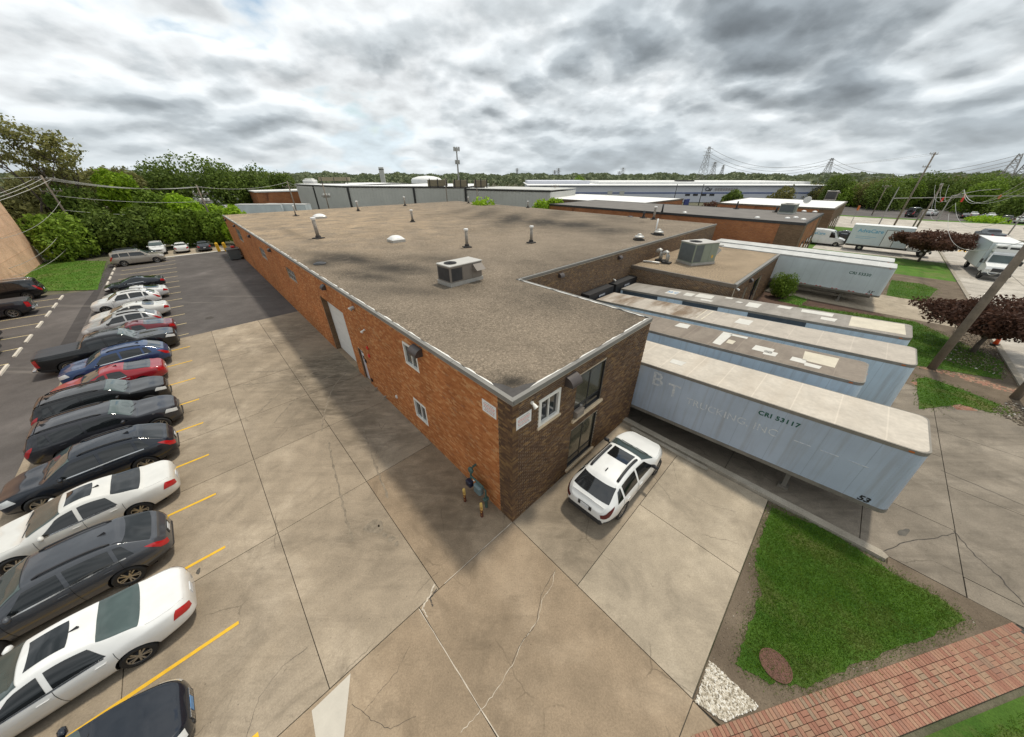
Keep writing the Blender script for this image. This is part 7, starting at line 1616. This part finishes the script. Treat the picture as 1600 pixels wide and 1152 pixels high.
for i, dx in enumerate((-1.3, 1.3)): wire([tp_+Vector((dx, 0, 2.3)), W(40, 160, 14)], 'high line leaving the tallest pole, '+('left' if i == 0 else 'right'), .02, 1.5)
# signals and street lights at the crossing
sg = thing('traffic_signal', 'grey signal mast with long arm over the cross road', 'traffic light', W(-7.28, 121.9, 0), 0); m = MB(); m.tube([(0, 0, 0), (0, 0, 8.5)], [.14, .09], 10); m.build('mast', ['pole_grey'], sg)
m = MB(); m.tube([(0, 0, 6.1), (14, -4, 6.6)], [.09, .05], 8); m.build('arm', ['pole_grey'], sg)
for x_ in (9, 12.5): m = MB(); m.cbox((x_, -x_*.286, 6.0), (.28, .28, .9), bev=.04); h_ = m.build('signal_head', ['red_paint'], sg)
s2 = thing('traffic_signal', 'signal arm with red lamps at the far right', 'traffic light', W(-18.4, 148, 0), 0); m = MB(); m.tube([(0, 0, 0), (0, 0, 6.2)], [.14, .10], 10); m.build('mast', ['pole_grey'], s2); m = MB(); m.tube([(0, 0, 6.1), (30, -8, 6.4)], [.09, .06], 8); m.build('arm', ['pole_grey'], s2); m = MB(); m.tube([(0, 0, 6.1), (5, -1, 7.4), (9, -2, 7.8)], [.08, .06, .05], 8); m.build('lamp_arm', ['pole_grey'], s2)
for x_ in (2.5, 9.5): m = MB(); m.cbox((x_, -x_*.27, 6.0), (.32, .3, 1.0), bev=.04); m.build('signal_head', ['amber'], s2)
m = MB(); m.cbox((17, -4.6, 6.1), (2.6, .06, .7)); m.build('street_sign', ['letter_green'], s2)
s3 = thing('pedestrian_signal', 'small amber signal post on the verge near the white roof', 'traffic light', W(-2.06, 125.4, 0), .3); m = MB(); m.tube([(0, 0, 0), (0, 0, 3.0)], .07, 8); m.build('post', ['pole_grey'], s3); m = MB(); m.cbox((0, 0, 3.5), (.4, .35, 1.1), bev=.05); m.build('signal_head', ['amber'], s3)
for i, (u, v, h, lb) in enumerate(((1600, 358, 9.5, 'grey lamp post at the right edge of the crossing'), (1575, 367, 9., 'second grey lamp post beside the right edge'))): a, b = ab(u, v); pole(a, b, h, lb, .13, (), 'pole_grey', name='lamp_post', group='grey lamp posts')
# ---------------------------------------------------------------- trucks and cars on the street side
van_ = car('van', -.6, 79.2, '-a', 'paint_white', 'white delivery van beside the orange brick building', 'van', group=None, name='delivery_van')
for sd in (-1, 1):
    me = text_mesh('AdvaCare', .62, bold=.004); me.materials.append(MAT['letter_teal']); o = bpy.data.objects.new('lettering', me); COL.objects.link(o); o.parent = van_; o.location = ((.15, -1.03, 1.55) if sd < 0 else (-2.6, 1.03, 1.55)); o.rotation_euler = (R(90)-sd*0, 0, 0 if sd < 0 else math.pi)
    o.location = (-2.5, -1.0, 1.75) if sd < 0 else (.5, 1.0, 1.75)
def box_truck(loc, rz, label, reefer=False, text=None, L=7.0, name='box_truck'):
    """x forward; cargo box behind a cab"""
    t_ = thing(name, label, 'truck', loc, rz)
    def part(nm, mat, fn, par=t_, sm=False): m = MB(); fn(m); return m.build(nm, [mat], par, sm, fixn=True)
    part('chassis', 'rim_dark', lambda m: m.box(-L, 2.3, -.45, .45, .6, .92)); bx_ = part('cargo_box', 'truck_side', lambda m: m.box(-L, 0, -1.25, 1.25, 1.0, 3.85)); part('box_roof', 'truck_white', lambda m: m.cbox((-L/2, 0, 3.9), (L+.06, 2.56, .1), bev=.03)); part('box_rail', 'galv', lambda m: m.box(-L-.03, .03, -1.28, 1.28, .92, 1.0))
    for y in (-1.265, 1.25): part('corner_post', 'galv', lambda m: m.box(-.06, .02, y, y+.015, 1.0, 3.84))
    def cab(m):
        pr = [(.25, .75), (2.75, .75), (2.80, 1.25), (2.62, 1.55), (1.45, 1.80), (.95, 2.75), (.25, 2.82)]
        vs = [(x, -1.08+(.12 if z > 2 else 0), z) for x, z in pr]+[(x, 1.08-(.12 if z > 2 else 0), z) for x, z in pr]; k = len(pr); m.add(vs, [tuple(range(k)), tuple(range(2*k-1, k-1, -1))]+[(i, k+i, k+(i+1) % k, (i+1) % k) for i in range(k)])
    part('cab', 'truck_white', cab)
    part('windshield', 'glass_shield', lambda m: m.add([(1.44, -.98, 1.87), (1.44, .98, 1.87), (1.02, .86, 2.67), (1.02, -.86, 2.67)], [(0, 1, 2, 3)])); 
    for s_ in (-1, 1):
        part('side_window', 'glass_dark', lambda m: m.add([(.45, s_*1.085, 1.75), (1.25, s_*1.085, 1.75), (.95, s_*.99, 2.55), (.45, s_*.99, 2.55)], [(0, 1, 2, 3)])); part('headlight', 'lamp_clear', lambda m: m.cbox((2.76, s_*.86, 1.2), (.1, .34, .22), bev=.03)); part('mirror', 'black_metal', lambda m: (m.tube([(1.3, s_*1.05, 1.7), (1.45, s_*1.45, 1.8)], .03, 6), m.cbox((1.45, s_*1.48, 1.95), (.1, .2, .5), bev=.03)))
        for xw in (1.95, -L+1.9): w_ = part('wheel', 'rubber', lambda m: m.lathe([(.2, -.15), (.44, -.16), (.5, -.1), (.5, .1), (.44, .16), (.2, .15)], (xw, s_*.95, .5), 20, 0, 'y', True)); part('rim', 'rim_silver', lambda m: m.lathe([(0, s_*.1), (.2, s_*.1), (.26, s_*.14)], (xw, s_*.95, .5), 14, 0, 'y'), w_)
    part('grille', 'rim_dark', lambda m: m.cbox((2.79, 0, 1.2), (.06, 1.15, .42), bev=.03)); part('bumper', 'rim_dark', lambda m: m.cbox((2.82, 0, .68), (.2, 2.2, .32), bev=.05))
    if reefer:
        ru = part('reefer_unit', 'truck_white', lambda m: m.cbox((.35, 0, 3.35), (.75, 2.0, .9), bev=.12)); 
        for y in (-.5, .5): part('reefer_grille', 'rim_dark', lambda m: m.cbox((.73, y, 3.45), (.04, .8, .22), bev=.02), ru)
        part('wind_deflector', 'truck_white', lambda m: m.add([(.95, -.9, 2.78), (.95, .9, 2.78), (.30, .9, 3.3), (.30, -.9, 3.3)], [(0, 1, 2, 3)]))
    else:
        d_ = part('side_door', 'truck_white', lambda m: m.box(-2.9, -1.7, -1.268, -1.252, 1.05, 3.4)); part('door_frame', 'roof_grey', lambda m: (m.box(-2.97, -2.9, -1.275, -1.252, 1.0, 3.47), m.box(-1.7, -1.63, -1.275, -1.252, 1.0, 3.47), m.box(-2.9, -1.7, -1.275, -1.252, 3.4, 3.47)), d_)
        part('lift_gate', 'rim_dark', lambda m: m.box(-L-.25, -L-.05, -1.2, 1.2, .7, 2.6))
    if text:
        me = text_mesh(text, .75, bold=.008); me.materials.append(MAT['letter_teal']); o = bpy.data.objects.new('lettering', me); COL.objects.link(o); o.parent = t_; o.location = (-L+.75, -1.262, 2.85); o.rotation_euler = (R(90), 0, 0)
        for k in range(2): part('small_print', 'letter_teal', lambda m: m.box(-L+.8, -L+3.2-k*.6, -1.256, -1.2505, 2.2-k*.25, 2.24-k*.25))
    return t_
box_truck(W(-10.8, 77.6, 0), AD+math.pi, 'white box truck with blue lettering behind the purple tree', text='AdvaCare'); box_truck(W(-18.1, 66.6, 0), BD+math.pi+.05, 'white refrigerated truck facing us on the street', True, L=7.2)
car('saloon', -3.2, 91.2, '-a', 'paint_navy', 'dark saloon between the delivery van and box truck', group=None)
fb = car('pickup', -22.6, 108.5, BD+.25, 'paint_grey', 'flatbed truck with red tail lamps on the street', 'truck', group=None, scale=(1.1, 1.05, 1.1))
for i, (u, v, kd, pt, hd, lb) in enumerate(((1425, 339, 'van', 'paint_black', .4, 'black van with white nose across the cross road'), (1453, 337, 'offroad', 'paint_white', .4, 'white sport utility with dark windows across the cross road'), (1505, 341, 'coupe', 'paint_black', .8, 'dark car in the far right lot, first'), (1518, 339, 'saloon', 'paint_silver', .8, 'silver car in the far right lot beside the first'), (1545, 341, 'saloon', 'paint_white', .7, 'white car in the far right lot'), (1570, 347, 'offroad', 'paint_black', .6, 'black sport utility in the far right lot'), (1597, 349, 'offroad', 'paint_white', .3, 'white sport utility at the right edge of far lot'), (1535, 343, 'coupe', 'paint_grey', .7, 'grey car behind the clipped hedge'))):
    a, b = ab(u, v); car(kd, a, b, hd, pt, lb, 'car', group='far cars on the right')
m = MB(); 
for i, (u, v, w_, lb) in enumerate(((1540, 347, 9, 'clipped low hedge before the far right lot'),)):
    a, b = ab(u, v); dense_tree(a, b, 1.6, 8, lb, 'leaf_bright', 2500, .35, 'hedge', 'low_hedge', base=0, nb=14, trunk=False)
struct(sheet('brown_field', [ab(1440, 318), ab(1600, 322), ab(1600, 306), ab(1440, 306)], .3, 'rust_field'))
# ---------------------------------------------------------------- pylons, tower, tank
def pylon(u, vt, dist, label, w=7., lean=0):
    f = 500.; cp, sp = math.cos(PITCH), math.sin(PITCH); yy = -(vt-576)/f; X, Y, Z = (u-800)/f, cp+yy*sp, -sp+yy*cp; k = dist/math.hypot(X, Y); h = CAM_H+Z*k; x, y = X*k, Y*k
    t_ = thing('power_pylon', label, 'pylon', (x, y, 0), .5, 'power pylons on the skyline'); m = MB(); wt = w*.16; n = 9; r = dist*.00030
    def c(i, z): s = (w/2)*(1-z/h)+wt/2*(z/h); return (s*(1 if i in (0, 3) else -1), s*(1 if i < 2 else -1), z)
    for i in range(4): m.tube([c(i, 0), c(i, h)], r*1.2, 4)
    m.build('legs', ['pole_grey'], t_); m = MB()
    for k_ in range(n):
        z0, z1 = h*(1-(1-k_/n)**1.0), h*(k_+1)/n
        for i in range(4): j = (i+1) % 4; m.tube([c(i, z0), c(j, z1)], r*.7, 4, 0, False); m.tube([c(j, z0), c(i, z1)], r*.7, 4, 0, False)
    m.build('bracing', ['pole_grey'], t_)
    for z in (h*.80, h*.88, h*.96): m = MB(); m.tube([(-w*.75, 0, z), (w*.75, 0, z)], r, 4); m.build('crossarm', ['pole_grey'], t_)
    return (x, y, h)
py = [pylon(1109, 229, 330, 'tallest lattice pylon right of the middle'), pylon(1118, 253, 430, 'second lattice pylon just right of the tallest'), pylon(1301, 247, 380, 'lattice pylon above the roadside trees'), pylon(1596, 240, 300, 'lattice pylon at the right edge, nearer'), pylon(1605, 255, 380, 'lattice pylon cut by the right edge')]
for (u, v, ds, lb) in ((873, 263, 520, 'left thin pylon of the middle skyline pair'), (867, 266, 620, 'fainter pylon beside the middle skyline pair'), (974, 262, 480, 'thin pylon left of the tallest one'), (808, 263, 700, 'tiny pylon left of the round skyline tree'), (1131, 258, 600, 'faint pylon right of the second one'), (968, 268, 650, 'faint pylon next to the thin one')): pylon(u, v, ds, lb, 6)
for i, dz in enumerate((.98, .88, .80)): wire([(py[0][0], py[0][1], py[0][2]*dz), (py[2][0], py[2][1], py[2][2]*dz), (py[3][0], py[3][1], py[3][2]*dz)], 'far high voltage line, '+('top', 'middle', 'bottom')[i], .10, 9, 20, 'pole_grey', 'high voltage lines')
ct = thing('cell_tower', 'slim grey phone mast above the warehouse', 'mast', (-34., 205, 0), 0); m = MB(); zt_ = CAM_H+205*.098
f = 500.; cp, sp = math.cos(PITCH), math.sin(PITCH); yy = -(231-576)/f; X, Y, Z = (713-800)/f, cp+yy*sp, -sp+yy*cp; k = 205/Y; ct.location = (X*k, 205, 0); zt_ = CAM_H+Z*k
m.tube([(0, 0, 0), (0, 0, zt_)], [.55, .30], 8); m.build('shaft', ['pole_grey'], ct)
for z_, r_ in ((zt_-.6, 1.5), (zt_-6.4, 1.1)):
    for k_ in range(9): an = k_*2*math.pi/9; m = MB(); m.cbox((r_*math.cos(an), r_*math.sin(an), z_), (.35, .35, 1.9)); m.build('antenna', ['galv'], ct)
    m = MB(); m.lathe([(r_-.1, z_-.1), (r_+.05, z_-.1), (r_+.05, z_+.1), (r_-.1, z_+.1)], n=14, close=True); m.build('ring', ['pole_grey'], ct)
f_ = at(689, 279, 9.5); tk = thing('round_tank', 'pale domed tank top behind the warehouse', 'tank', (-46, 200, 0), 0); m = MB(); m.lathe([(8, 0), (8, 8.6), (7.2, 9.4), (4, 10.2), (0, 10.5)], n=24); m.build('shell', ['roof_white'], tk, True)
m = MB(); x, y = at(622, 268, 14) if False else (-92, 260); hs = thing('far_tower', 'pale block tower far on the skyline left of the mast', 'tower', (-92, 265, 0), .2); m.box(-1.5, 1.5, -1.5, 1.5, 0, 15.4); m.build('shaft', ['metal_wall'], hs); m = MB(); m.box(-1.6, 1.6, -1.6, 1.6, 13.9, 14.3); m.build('band', ['metal_rib'], hs)
